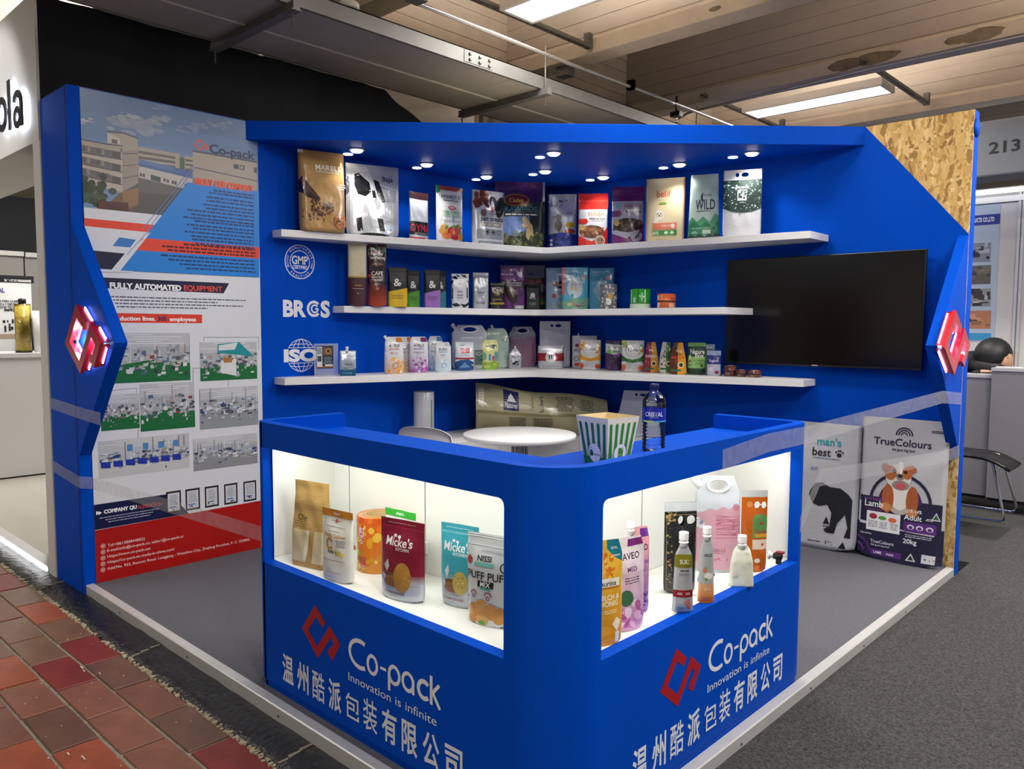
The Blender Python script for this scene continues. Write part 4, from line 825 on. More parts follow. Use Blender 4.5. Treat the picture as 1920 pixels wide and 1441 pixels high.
pouch('R', .22, 1354, 1426, 318, 441, S1, 22, 'dark green and white handled bag scattered with white leaf shapes', 'pouch',
 'p #17352f 0 .84 1 .84 1 .42 .75 .37 .5 .36 .25 .38 0 .44;s 90 .02 .42 .98 .83 .022 #e4e8e8,#c8d0d0,#9fb0ac;s 14 .04 .32 .96 .44 .022 #9aa0a0;r .38 .54 .62 .7 #dfe3e3;s 14 .41 .56 .59 .68 .04 #3c5550;t .5 .735 .03 CAFE_MARKET #d4dada .36;t .5 .515 .02 CASA #d4dada .2;r 0 .84 1 .85 #10241f;s 22 .04 .87 .96 .98 .014 #b0b4bc,#c8ccd2', '#dcdee4', 'stand', MATTE, group=A_, D=.06, name='handled_bag', hole=((.36, .925, .05, .032), (.56, .925, .1, .034)), seal=False)
# ---- middle shelf
pouch('L', .16, 653, 688, 430, 572, S2, 62, 'very tall slim pouch, cream above and dark maroon below', 'pouch',
 'r 0 0 1 .37 #3d1220;r 0 .37 1 .39 #a8912c;e .75 .43 .12 .12 #c9bf9c;o .75 .43 .1 .02 #b5a55c;f 1 .25 .26 .8 .28 #c9902c;f 1 .2 .22 .85 .235 #b8a0a0;r .45 .16 .55 .17 #b8a0a0;s 8 .2 .5 .8 .7 .05 #d3cba8', '#c9c2a4', 'stand', MATTE, group=B_, D=.05)
pouch('L', .2, 690, 725, 455, 573, S2, 58, 'tall slim dark red coffee pouch fading to orange with a poppy', 'pouch',
 'g 0 0 1 .34 #a83a1c #5a1a18 8;r 0 .34 1 .9 #2c1216;s 12 .02 .86 .98 .98 .12 #8a1c28,#5c1420,#35663a;t .5 .83 .045 Rancho #e8e0dc .8;t .52 .765 .04 las_Flores #e8e0dc .8;p #7c5a50 .2 .66 .5 .7 .9 .66 .5 .63;t .5 .52 .06 CAFE #e8e4e0 .62;t .5 .46 .03 MEXICANO #e8e4e0 .62;t .5 .415 .035 GOURMET #e8e4e0 .62;t .5 .28 .03 CR #e0a870 .2;e .3 .2 .14 .14 #7c2416;f 1 .25 .345 .75 .355 #b89c98;s 10 .02 .3 .3 .5 .1 #a83a1c,#7c2416', '#3a1416', 'stand', GLOSS, group=B_, D=.05)
for (u0, u1, vt, vb, d, c, lab, txt) in ((762, 788, 507, 575, .1, '#4c9a28', 'black coffee bag with green slanted base, half hidden behind the yellow one', 'ORGANIC'), (727, 764, 501, 575, .22, '#d9b41c', 'black coffee bag with slanted yellow base and white ampersand', 'CORPORATE'),
        (816, 837, 508, 575, .1, '#1c7f92', 'black coffee bag with teal base, peeping out behind the purple one', ''), (795, 826, 506, 576, .22, '#9a6cc0', 'black coffee bag with slanted purple base and white ampersand', "S'ENTINEL")):
    pouch('L', d, u0, u1, vt, vb, S2, 55, lab, 'pouch', 'p %s 0 0 1 0 1 .48 0 .38;t .48 .62 .19 & #eceef0 .4;r .62 .56 .68 .6 #eceef0;%sf 2 .15 .2 .8 .235 #3a3428' % (c, 't .5 .28 .04 %s #2c2820 .6;' % txt if txt else ''), '#15171c', 'gusset', MATTE, group='black ampersand coffee bags', name='coffee_bag', e=5, D=.055)
pouch('L', .22, 846, 879, 513, 577, S2, 52, 'white coffee bag patterned with black diagonal ribbons', 'pouch',
 'p #17181c 0 .9 .25 .94 .4 .84 .2 .84;p #17181c .5 .98 .75 .98 .9 .88 .7 .9;p #17181c 0 .8 .15 .82 .05 .7 0 .7;p #17181c .88 .78 1 .82 1 .7;p #17181c 0 .12 .3 .16 .55 .08 .2 .05;p #17181c .5 .14 .8 .12 1 .2 1 .1 .7 .02;p #17181c .15 .02 .4 .0 .3 0;p #17181c .35 .98 .5 .93 .4 .9 .25 .96;r .86 .3 .92 .6 #17181c;r .03 .28 .09 .58 #17181c;t .48 .48 .04 CRAFT #2a2c32 .4;t .48 .38 .035 CREATE #2a2c32 .4;t .46 .69 .06 ^ #2a2c32 .1;f 2 .3 .28 .66 .33 #5a5c62', '#dfe1e8', 'gusset', GLOSS, group=B_, name='coffee_bag')
pouch('L', .22, 886, 916, 511, 578, S2, 50, 'plain pale grey coffee bag with handwritten mark and small grey bar', 'pouch',
 't .5 .46 .07 Sthm #6c7078 .6;r .22 .14 .76 .2 #8c9098;p #9a9ea6 .1 .1 .14 .1 .14 .9 .1 .9;r 0 .88 1 .9 #aeb2ba', '#bfc3cc', 'gusset', FOIL, group=B_, name='coffee_bag')
pouch('L', .14, 976, 1022, 497, 577, S2, 46, 'grey pouch with a red salt banner, standing behind the purple box pouch', 'pouch',
 'r 0 0 1 .42 #1c1c22;t .4 .82 .05 real #3c4250 .4;p #3a1c28 .1 .62 1 .58 1 .72 .1 .72;t .6 .65 .08 REAL_SALT #c84a58 .85;r .5 .14 1 .2 #8a7a2c;r .5 .2 1 .26 #2c6a44;r .6 .26 1 .32 #7c2c34', '#8d93a8', 'stand', MATTE, group=B_, D=.05)
pouch('L', .24, 937, 984, 497, 578, S2, 46, 'purple pouch with chocolate-dipped scoop and a map of Australia', 'pouch',
 'r 0 .46 1 .64 #32202c;r 0 .64 1 .67 #5c2468;p #3a2018 .2 .44 .3 .52 .55 .5 .72 .34 .68 .18 .5 .12 .36 .22 .24 .32;p #5a3828 .28 .42 .4 .48 .52 .44 .4 .4;p #c8c0cc .68 .8 .74 .86 .84 .84 .9 .78 .86 .72 .76 .74;t .3 .8 .05 Harvest_Box #e4d4ea .5;t .13 .58 .09 10 #e8e4ea .14;t .56 .6 .035 AUSTRALIAN_ALMOND #d8ccd8 .6;t .56 .55 .035 SUPERFOOD_SNACKS #d8ccd8 .6;r .6 .03 .96 .1 #dcdce0;s 6 .62 .04 .94 .09 .02 #2a2a2e;e .84 .4 .1 .2 #4c2a5c;e .5 .08 .03 .08 #3a2018', '#6f3382', 'stand', GLOSS, group=B_, D=.05)
pouch('L', .28, 918, 946, 531, 578, S2, 46, 'small black pouch with gold hexagon emblem and gold band', 'pouch',
 'o .5 .64 .2 .025 #b5973c;o .5 .64 .13 .025 #b5973c;o .5 .64 .06 .02 #b5973c;r 0 .19 1 .26 #b5973c;t .5 .38 .06 LUMARIE #b5973c .6;f 1 .35 .06 .65 .09 #6a5a30', '#15161a', 'gusset', GLOSS, group=B_)
pouch('R', .34, 984, 1013, 532, 578, S2, 44, 'small black pouch with a white round face mark and fine white print', 'pouch',
 'e .5 .6 .14 .1 #d8dcdc;r .36 .5 .64 .6 #d8dcdc;t .5 .47 .07 MULL #d8dcdc .5;t .5 .25 .09 CBD #a8b0b0 .5;f 1 .3 .14 .7 .17 #6c7474;r .96 .3 1 .9 #1c3a3c', '#14201f', 'gusset', MATTE, group=B_)
pouch('R', .22, 1023, 1057, 502, 578, S2, 40, 'light blue pouch with red apples and a black label', 'pouch',
 'e .5 .62 .13 .13 #b04a4c;e .45 .34 .12 .12 #b84448;e .2 .6 .08 .1 #d4aab0;r .6 .52 1 .68 #17181c;t .8 .6 .06 CHIA #e8e8e8 .3;r .6 .3 .96 .5 #c8d0dc;s 10 .15 .08 .9 .18 .08 #b5a87c,#c9bc90,#8a8468;r .7 .36 .74 .46 #2c3038;r .82 .36 .86 .46 #2c3038', '#8fb2d8', 'stand', GLOSS, group=B_, D=.045)
pouch('R', .14, 1104, 1151, 502, 577, S2, 36, 'sky blue pouch with silver diamond, behind the patterned roll', 'pouch',
 'p #8fb4c8 .5 .78 .82 .48 .5 .16 .16 .46;e .76 .76 .12 .1 #c09ca8;s 12 .3 .2 .7 .6 .05 #b8ccd4,#7ca0b4', '#3d93bd', 'stand', GLOSS, group=B_, D=.05)
pouch('R', .27, 1053, 1103, 501, 578, S2, 38, 'bright blue and green pouch with a white cat-shaped window', 'pouch',
 'p #7cb59a 0 0 1 0 1 .3 .7 .26 .4 .3 .2 .2 0 .26;r 0 .36 .14 1 #d87c84;t .07 .78 .5 SOFT #f0d8dc .3 90;e .5 .5 .3 .36 #c6e0ea;p #c6e0ea .28 .68 .34 .82 .44 .74 .56 .76 .62 .84 .72 .66;t .52 .6 .08 SOFT #e49ab0 .4;t .52 .5 .08 MILK #e8b070 .4;e .4 .34 .07 .07 #5a8cb8;e .82 .77 .1 .1 #c8a0a8;e .3 .13 .1 .07 #d8d48c;s 6 .4 .08 .85 .18 .06 #c85a78,#d88ca0,#8c3a58;t .5 .04 .025 soft_&_mild #e0f0e8 .6', '#56b7de', 'stand', GLOSS, group=B_, D=.06)
roll('R', .28, 1125, 1157, 533, 577, S2, 'film roll printed with grey pebbles and a cartoon-like dog face', 's 60 .02 .05 .98 .95 .055 #e4e4e4,#2c2c30,#8c8c90,#d0d0d0;e .55 .5 .09 .13 #c9a04c;e .5 .3 .1 .12 #ececec;e .47 .3 .02 .02 #1a1a1a', '#77777c', rz=38, group='film rolls on the middle shelf')
roll('R', .25, 1181, 1220, 542, 577, S2, 'wide bright green film roll with pale pattern bands', 'r 0 0 1 .26 #c6dcc8;r .15 .3 .19 .95 #c8dcc0;r .4 .3 .44 .95 #1f6a2c;r .62 .3 .66 .95 #c8dcc0;e .3 .45 .05 .1 #9cc89c;e .54 .6 .03 .14 #9cc89c;r 0 .26 1 .3 #2c7a34', '#2a9a34', rz=35, group='film rolls on the middle shelf')
roll('R', .22, 1232, 1267, 551, 576, S2, 'small orange film roll in two stacked bands', 'r 0 .44 1 .54 #3a2420;r .1 .1 .25 .42 #e8ddd4;r .3 .6 .36 .95 #f0a070;r .62 .6 .9 .75 #c8502c;r .6 .1 .8 .38 #f0b890;r .05 .6 .22 .9 #ecd4c8', '#dc6a3a', rz=30, group='film rolls on the middle shelf')
# ---- lowest shelf
st = empty('display_stand', tuple(solve('L', .13, 592, 632, 637, 704, S3, math.radians(75))[0]), math.radians(75), 'clear acrylic card stand holding a small dark leaflet, beside the ISO letters', 'display stand')
ACR = mat('acrylic', '#dfe8f4', .05, alpha=.22, coat=.5)
MB().box(-.085, .085, -.002, .001, .0, .225).obj('acrylic_back', ACR, st); MB().box(-.085, .085, -.06, .0, .0, .003).obj('acrylic_foot', ACR, st)
a = Art(.12, .155, clipbox=True); run_art(a, 'r 0 0 1 1 #1a2430;r 0 .05 1 .08 #d8803c;r .02 .08 .34 .96 #c9ced6;r .04 .62 .32 .92 #8c929c;r .05 .3 .3 .55 #3a4450;r .38 .58 .94 .92 #6b4c34;e .7 .76 .16 .16 #b58a5c;e .7 .76 .1 .1 #2c241f;f 5 .4 .2 .94 .52 #7c8c9c;r .5 .1 .96 .17 #d8dce0', .12, .155)
a.build('leaflet', lambda x, y, l: (x-.07, -.004-l, y+.055), PRINT, st, eps=.0003)
SP = 'spouted pouches on the lowest shelf'
TB = ((0, .96), (.1, 1), (.86, .97), (1, .72))
pouch('L', .2, 637, 668, 657, 702, S3, 64, 'small silver spouted pouch with a teal base and grey landscape', 'pouch',
 'r 0 0 1 .24 #1f5f7c;r .1 .1 .7 .14 #6fa0b8;t .5 .46 .1 VESULE #2c4a6c .5;r .2 .34 .8 .36 #8a98a8;p #6f8a9c 0 .24 .3 .34 .6 .26 1 .32 1 .24', '#b9c3cc', 'gusset', FOIL, group=SP, name='spout_pouch', capat=(.45, .99), capr=.011)
def aveo(u0, u1, vt, vb, d, rz, lab, c1, c2, c3, sc, capat=None, **k):
    pouch('L', d, u0, u1, vt, vb, S3, rz, lab, 'pouch', 'g 0 0 1 .6 %s #dfe0e6 8;s 20 .1 .02 .95 .42 .1 %s;t .5 .76 .08 AVEO #1c1e28 .62;r .62 .86 .98 .98 %s;f 2 .2 .64 .8 .7 %s;t .5 .56 .05 %s %s .6;o .55 .22 .16 .03 %s' % (c1, sc, c3, c2, {'#c9a98c': 'MILCH', '#9a6cae': 'LAVENDEL', '#6f9fd0': 'SENSITIVE', '#c9dce8': 'PURE'}[c1], c2, c2), '#e2e3e9', 'stand', GLOSS, group=SP, name='spout_pouch', wp=TB, capat=capat, capr=.010, capang=-28, seal=False, **k)
aveo(749, 773, 631, 698, .1, 58, 'white and orange soap refill pouch, partly behind its twin', '#c9a98c', '#b8763c', '#d07a2c', '#e0933c,#d9823a,#f0b060,#f4e4cc')
aveo(721, 757, 631, 701, .22, 58, 'white and orange soap refill pouch with angled spout, front left of its twin', '#c9a98c', '#b8763c', '#d07a2c', '#e0933c,#d9823a,#f0b060,#f4e4cc', (.06, .93))
aveo(802, 830, 630, 697, .1, 56, 'blue soap refill pouch squeezed between purple and pale ones', '#6f9fd0', '#3a6fa8', '#3a78b8', '#8fb8e0,#5c90c8,#b8d4ec')
aveo(767, 803, 631, 699, .2, 56, 'pink-purple soap refill pouch with magenta blossom', '#9a6cae', '#7c4a90', '#7c2468', '#b04c98,#8c3a80,#d090c0,#e8c8e0')
aveo(815, 846, 641, 699, .27, 54, 'short pale refill pouch with a bright blue square', '#c9dce8', '#2c9ac8', '#c4ccd4', '#e0ecf2,#c8dce8')
HJ = ((.5, .9, .17, .045),)
def jug(wall, d, u0, u1, vt, vb, z, rz, lab, dsl, capat, **k):
    t, W_, Hh, f = pouch(wall, d, u0, u1, vt, vb, z, rz, lab, 'pouch', dsl, '#d4d9e4', 'jug', k.pop('m', CLEAR), name='jug_pouch', hole=((.5, .9, .2, .05),), capat=capat, seal=False, **k)
    mb = MB(); P = [((.5+.235*math.cos(q)*1.0-.5)*W_, -.006, (.9+.068*math.sin(q))*Hh) for q in [2*math.pi*i/28 for i in range(29)]]; mb.tube(P, .0045, 8, cap=False); mb.obj('handle', CAPW, t); return t
jug('L', .15, 846, 915, 609, 692, S3, 52, 'large clear carrier pouch with a moulded handle and white corner spout', 'p #c9d0d4 .05 .05 .95 .05 .92 .45 .6 .55 .1 .5;t .42 .42 .16 ^ #3c4048 .14;r .62 .1 .94 .44 #1f5a48;t .76 .36 .08 IO+ #e4e8e8 .25;r .7 .2 .92 .24 #2c6a5c', (.07, .93), capr=.016, capang=-35, group=SP)
jug('L', .15, 953, 1005, 612, 690, S3, 50, 'pink-filled carrier pouch with a moulded handle and upright pink lettering', 'p #cf93b4 0 0 1 0 1 .74 .8 .76 .5 .72 .3 .76 0 .73;t .86 .34 .1 moruum #c02468 .52 90;t .5 .42 .05 deterg #b04878 .3 90', None, group=SP)
pouch('L', .16, 905, 955, 615, 694, S3, 50, 'tall pale mint refill pouch with a slanting shoulder', 'pouch', 't .8 .7 .06 TCJ #4a6c60 .3;e .3 .3 .2 .16 #a8c4bc;f 3 .2 .5 .6 .6 #9ab4ac;e .9 .32 .12 .16 #9fc0b0;t .8 .5 .03 pure #6c8c80 .3', '#b5ccc4', 'stand', GLOSS, group=SP, name='spout_pouch', wp=((0, .98), (.7, 1), (.88, .86), (1, .6)), seal=False, capat=(.35, .99), capr=.011, capang=-25)
pouch('L', .27, 853, 888, 641, 697, S3, 54, 'white pouch with red banner and blue curved base', 'pouch', 'p #1f4a84 0 0 1 0 1 .3 .7 .4 .3 .38 0 .3;p #5c8cc0 .2 .1 .5 .3 .8 .12;r .02 .4 1 .46 #a82030;r .3 .62 .76 .78 #c82838;t .53 .7 .09 BIGJOY #f0f0f0 .42;t .42 .9 .04 Bonux #5a6478 .4;f 1 .2 .52 .85 .56 #8a94a8;e .93 .2 .05 .05 #d8c83c', '#dfe3ea', 'stand', GLOSS, group=G3, D=.05)
pouch('L', .27, 902, 935, 637, 695, S3, 50, 'pale yellow baby wash pouch with cartoon jungle and green base', 'pouch', 'p #8cb83c 0 0 1 0 1 .22 .7 .3 .4 .24 0 .28;e .16 .44 .14 .24 #7cb08c;e .84 .44 .12 .3 #6ca0a8;e .7 .78 .2 .12 #3c5c54;t .55 .8 .07 babybum #2c3c3c .6;r .42 .3 .56 .52 #4c8cc0;r .62 .3 .74 .46 #c8546c;s 16 .1 .02 .95 .2 .06 #6ca030,#a8c850,#d8d060,#c86478;e .35 .1 .2 .08 #b8d870', '#dfe09c', 'stand', GLOSS, group=SP, name='spout_pouch', wp=TB, seal=False)
pouch('L', .3, 953, 978, 654, 694, S3, 48, 'tiny clear spouted pouch with black ink sketch', 'pouch', 's 18 .2 .2 .8 .42 .1 #202226,#54565c,#a0a4ac;t .5 .62 .1 ADIN #54565c .5;f 2 .2 .06 .8 .14 #8c9098', '#c6c9d4', 'stand', FOIL, group=SP, name='spout_pouch', wp=((0, 1), (.7, 1), (.95, .4), (1, .3)), capat=(.5, 1.), capr=.008, seal=False)
pouch('R', .22, 1011, 1069, 602, 693, S3, 40, 'tall plain frosted white bag with punched grip holes', 'pouch', 'p #d3d6e2 .1 .05 .3 .05 .28 .7 .14 .7;r .04 .81 .96 .82 #b0b4c4', '#c6c9d8', 'stand', MATTE, group=G3, D=.05, name='handled_bag', hole=((.4, .905, .045, .03), (.6, .905, .1, .032)), seal=False)
pouch('R', .38, 1008, 1057, 648, 694, S3, 38, 'squat clear spouted pouch with a wide red band', 'pouch', 'r 0 .34 1 .68 #94222a;e .5 .5 .2 .22 #d9dbe0;r .44 .4 .48 .6 #2a2a2e;r .52 .42 .56 .62 #2a2a2e;f 1 .15 .1 .85 .14 #7c8088', '#c3c6cc', 'stand', FOIL, group=SP, name='spout_pouch', capat=(.93, .9), capr=.009, capang=35, seal=False)
pouch('R', .14, 1072, 1119, 629, 691, S3, 36, 'white pouch with purple lettering, mostly hidden behind the orange and white one', 'pouch', 'e .2 .7 .08 .07 #8c2440;t .3 .55 .1 PUFF #4a3c54 .5;o .18 .3 .1 .03 #4a4c54;e .2 .12 .1 .08 #c84a3c', '#cfd2da', 'stand', MATTE, group=G3, D=.05, capat=(.25, .99), capr=.006)
def yum(u0, u1, vt, vb, d, rz, lab, c1, c2, sc):
    pouch('R', d, u0, u1, vt, vb, S3, rz, lab, 'pouch', 'p %s 0 .54 .2 .44 .5 .38 .8 .44 1 .54 1 .3 .8 .34 .5 .36 .2 .34 0 .32;p %s 0 .55 .2 .44 .5 .38 .8 .44 1 .55 1 .42 .8 .32 .5 .28 .2 .32 0 .42;s 14 .02 .7 .26 .96 .08 %s;s 10 .74 .55 .98 .92 .08 %s;e .5 .7 .3 .34 #e8eaec;o .5 .7 .31 .015 %s;t .5 .71 .12 Yumis #16362e .5;f 1 .34 .56 .66 .58 #7c8c84;e .3 .2 .2 .14 #b8bcc0;e .6 .16 .16 .14 #c8ccd0;e .86 .12 .13 .12 %s;e .08 .14 .12 .14 %s' % (c1, c1, sc, sc, c1, c2, c2), '#dcdfe0', 'stand', GLOSS, group=G3, D=.05)
yum(1087, 1126, 637, 697, .26, 34, 'white and orange pouch with cursive name and fruit', '#e09a1c', '#c84a24', '#d9a02c,#e07a2c,#e8c050')
yum(1165, 1207, 638, 698, .24, 30, 'white and green pouch with cursive name and fruit', '#2c6c34', '#c86a3c', '#d0c83c,#5c9c3c,#c8502c,#88b050')
pouch('R', .2, 1135, 1166, 638, 696, S3, 32, 'dark purple pouch with green script and chocolate pieces', 'pouch', 'p #c4ccc8 0 .7 0 .9 1 .84 1 .56 .5 .52 0 .6;t .4 .78 .06 Naturals #2c5c44 .5;e .22 .62 .14 .12 #6cb44c;r .44 .6 .86 .66 #6c8478;e .84 .52 .12 .12 #8a3c9c;s 14 .3 .16 .85 .42 .12 #3a2430,#4c3038,#2a1a22;s 6 .1 .06 .9 .14 .04 #6c5480', '#41215c', 'stand', GLOSS, group=G3, D=.045)
TK = ((0, .94), (.05, 1), (.5, .9), (.86, .62), (.97, .55), (1, .52))
def choc(u0, u1, vt, vb, d, lab, ca, cb, txt, ct_, sc):
    pouch('R', d, u0, u1, vt, vb, S3, 28, lab, 'pouch', 'p %s .5 0 1 0 1 1 .5 1;p %s 0 0 .5 0 .5 1 0 1;s 9 .06 .2 .46 .85 .09 %s;t .5 .74 .05 Plura #f0ece4 .5;t .5 .64 .06 DESSERT #3c2418 .6;t .5 .54 .09 %s %s .84;e .7 .3 .18 .18 #f0dca0;e .7 .3 .12 .12 #3c2c20;r .1 .1 .7 .16 #2c6a44' % (cb, ca, sc, txt, ct_), '#ffffff', 'stand', GLOSS, group='waisted fruit pouches on the lowest shelf', D=.045, wp=TK, seal=False, back=cb)
choc(1206, 1235, 641, 697, .22, 'waisted dark pink and yellow fruit pouch', '#8a1c34', '#c98f1c', 'GUARANA', '#e8d8dc', '#a83450,#c04a5c')
choc(1235, 1262, 641, 698, .16, 'waisted white and green fruit pouch with black seeds', '#dcded8', '#3f7a30', 'GUANABANA', '#1f5a34', '#1c1c1c,#2c2c2c')
choc(1254, 1287, 642, 702, .28, 'waisted brown and bright yellow fruit pouch', '#5c2c1c', '#e09c1c', 'MARACUYA', '#e8402c', '#3c1a10,#7c4428')
pouch('R', .16, 1322, 1337, 645, 695, S3, 22, 'narrow grey-topped pouch just behind the green avocado one', 'pouch', 'r 0 .84 1 1 #7c8ca8;t .5 .9 .04 MATES #dfe3ea .7', '#3c5c54', 'stand', MATTE, group=G3, W=.075, D=.03)
pouch('R', .2, 1289, 1322, 642, 701, S3, 24, 'dark green and lime avocado pouch', 'pouch', 'r 0 .88 1 1 #7cae5c;r 0 .2 1 .56 #8cc06c;t .55 .72 .14 Nature #e8e8dc .8;t .68 .6 .12 Box #e8e8dc .5;e .14 .46 .14 .34 #4c8c3c;e .14 .46 .1 .26 #c8d080;e .14 .42 .06 .09 #6c4c24;t .6 .44 .04 AVOCADO_OIL #24482c .6;f 2 .4 .3 .85 .38 #3c6c3c;r .76 .24 .86 .32 #2c4c2c', '#1d3a26', 'stand', MATTE, group=G3, D=.05)
pouch('R', .22, 1325, 1351, 657, 698, S3, 22, 'short dark blue and white yoghurt pouch', 'pouch', 'r 0 .82 1 1 #8c9cc0;r 0 .46 1 .82 #26307c;t .5 .6 .1 Yoghurt #e8e8f0 .7;e .35 .26 .2 .16 #d8d0d4;e .75 .14 .16 .14 #8c3440', '#b4b8cc', 'stand', GLOSS, group=G3, D=.035)
for i, (u, v, w_, h_, lab) in enumerate(((1343, 700, 20, 9, 'flat brown tape roll on the shelf, nearest the pouches'), (1369, 698, 23, 13, 'tallest of the small brown tape rolls, second from the pouches'), (1390, 702, 20, 9, 'flat brown tape roll, third from the pouches'), (1415, 704, 25, 10, 'flat brown tape roll farthest towards the shelf end'))):
    roll('R', .17, u-w_/2, u+w_/2, v-h_, v+1, S3, lab, 'r 0 .4 1 .5 #3c1c1c;r .3 .1 .5 .35 #8c5c50;r .6 .55 .8 .9 #7c4840', '#5c3430', rz=20, group='small brown tape rolls')
# ---- bags on the floor by the chipboard
pouch('R', .11, 1430, 1600, 792, 1036, 0, 0, 'large white dog food sack with a walking black dog', 'sack',
 't .67 .855 .06 man\'s #1d9aa8 .36;t .6 .77 .062 best #121316 .28;e .785 .757 .025 .022 #121316;e .752 .778 .01 .012 #121316;e .775 .79 .01 .012 #121316;e .797 .79 .01 .012 #121316;e .82 .778 .01 .012 #121316;f 1 .5 .715 .8 .727 #4a6c90;f 2 .5 .62 .58 .65 #6c8cac;p #15161a 0.512 0.460 0.562 0.520 0.636 0.530 0.711 0.500 0.822 0.500 0.903 0.460 0.946 0.420 0.946 0.120 0.884 0.120 0.915 0.200 0.884 0.300 0.810 0.220 0.785 0.140 0.698 0.140 0.674 0.160 0.736 0.200 0.748 0.300 0.698 0.360 0.612 0.340 0.537 0.360 0.500 0.420;p #c6c8ce .66 .2 .7 .275 .74 .2;p #15161a .665 .205 .7 .27 .735 .205;f 1 .66 .18 .74 .195 #4c4e54;s 10 .69 .04 .78 .075 .008 #3c3e44;p #15161a .84 .03 .88 .085 .92 .03;f 1 .5 .05 .66 .065 #2a2c3c', '#b9bbc2', 'stand', MATTE, D=.07, lean=3, name='dog_food_sack', group='tall sacks on the platform floor', seal=False, W=None)
pouch('R', .095, 1602, 1764, 786, 1052, 0, 0, 'large silver and dark purple dog food sack with a sitting bulldog, beside the chipboard strip', 'sack',
 'p #1c1a38 0 0 1 0 1 .27 .88 .26 .88 .29 0 .25;r .03 .26 .97 .44 #1c1a38;r 0 .16 1 .24 #1c1a38;o .5 .42 .36 .035 #1d1b3a 0 180;o .5 .42 .25 .04 #3c2458 0 180;o .48 .42 .16 .03 #56306c 0 180;p #c9cbd2 0 .24 .04 .24 .04 .4 .02 .4 .02 .26 .9 .22 .9 .23;t .48 .835 .05 TrueColours #1d1c38 .66;o .5 .885 .1 .016 #1d1c38 0 180;o .5 .885 .07 .014 #1d1c38 0 180;o .5 .885 .04 .012 #1d1c38 0 180;t .5 .785 .02 feel_good_dog_food #1d1c38 .26;r .8 .93 .96 .935 #3a3a44;r .8 .92 .97 .925 #3a3a44;'
 'e .5 .46 .18 .22 #b9b2a8;e .5 .48 .12 .2 #e4e0da;e .36 .44 .07 .18 #a8582c;e .64 .44 .07 .18 #a8582c;e .34 .38 .07 .05 #c8844c;e .65 .36 .06 .05 #c8844c;e .47 .6 .15 .15 #d8d2ca;e .38 .62 .07 .09 #b0642f;e .57 .63 .06 .08 #b0642f;e .32 .65 .05 .06 #9c5024 40;e .62 .66 .055 .045 #a8582c -30;e .42 .635 .025 .022 #17130f;e .55 .635 .022 .022 #17130f;e .49 .6 .05 .045 #8a8078;e .49 .605 .03 .022 #2a2422;e .5 .54 .1 .06 #8f857c;e .5 .535 .06 .04 #c0545c;p #efeae2 .47 .7 .52 .7 .51 .62 .48 .62;'
 't .2 .39 .045 Lamb #eceef2 .22;t .2 .42 .018 AUSTRALIAN #8c4c8c .24;t .2 .35 .014 +_brown_rice #8c4c8c .2;t .62 .375 .022 21% #eceef2 .07;t .72 .375 .022 14% #eceef2 .07;t .66 .33 .035 Adult #eceef2 .2;f 2 .8 .32 .88 .34 #eceef2;p #dfe4e0 .86 .33 .91 .385 .96 .33;p #2c5c4c .875 .337 .91 .373 .945 .337;r .12 .2 .52 .335 #e8e8ec;e .2 .3 .05 .035 #a02c3c;e .31 .295 .05 .025 #5c9c3c;e .43 .29 .05 .03 #d9683c;f 4 .14 .22 .26 .27 #8c8c98;f 4 .27 .22 .38 .27 #8c8c98;f 4 .4 .22 .5 .27 #8c8c98;r .56 .23 .92 .3 #5a2a7c;e .64 .265 .04 .03 #e4dcec;e .74 .265 .04 .03 #e4dcec;e .85 .265 .04 .03 #e4dcec;e .64 .262 .025 .02 #5a2a7c;e .74 .262 .025 .02 #5a2a7c;e .85 .262 .025 .02 #5a2a7c;f 2 .56 .19 .9 .215 #b8b8c8;t .64 .165 .032 20kg #eceef2 .2;'
 't .12 .175 .014 true_nutrition #d8d8e4 .14;o .0 .05 .18 .03 #4c2864 0 90;o .0 .05 .1 .03 #5c347c 0 90;t .32 .125 .022 TrueColours #d8d8e4 .28;t .3 .1 .012 feel_good_dog_food #d8d8e4 .22;r .18 .03 .55 .07 #5a2a7c;t .27 .05 .018 LAMB #eceef2 .1;t .42 .05 .016 Adult #eceef2 .1;p #cfd6d0 .6 .03 .66 .085 .72 .03;p #1c1a38 .625 .038 .66 .07 .695 .038;r .78 .03 .93 .09 #dcdce0;s 3 .8 .05 .92 .06 .01 #2a2a30', '#b7b8be', 'stand', MATTE, D=.055, lean=2.5, name='dog_food_sack', group='tall sacks on the platform floor', seal=False)
# ---- left display case
GL_ = 'pouches in the window of the counter facing the red tiles'
def cz(u0, u1, vt, vb, rz, lab, dsl, bg, kind='stand', m=None, **k): return pouch('Z', 0, u0, u1, vt, vb, SCs, rz, lab, 'pouch', dsl, bg, kind, m, **k)
KR = '#b38f52'
cz(553, 616, 905, 1062, 12, 'kraft paper bag with clear lower half and handwritten mark', 'r 0 0 1 .06 %s;r 0 .44 1 1 %s;t .34 .58 .07 Ole #4c3820 .3;f 3 .12 .46 .5 .54 #7c6440;g 0 .06 1 .44 #d4c8a4 #cdbd92 5;p #e8e0c4 .4 .08 .5 .08 .62 .44 .5 .44;p %s .5 .06 .66 .06 .74 .44 .6 .44' % (KR, KR, KR), '#c9b98c', 'gusset', MATTE, group=GL_, name='kraft_bag', gp=((0, 1), (.35, .9), (.7, .5), (.95, .06), (1, .04)))
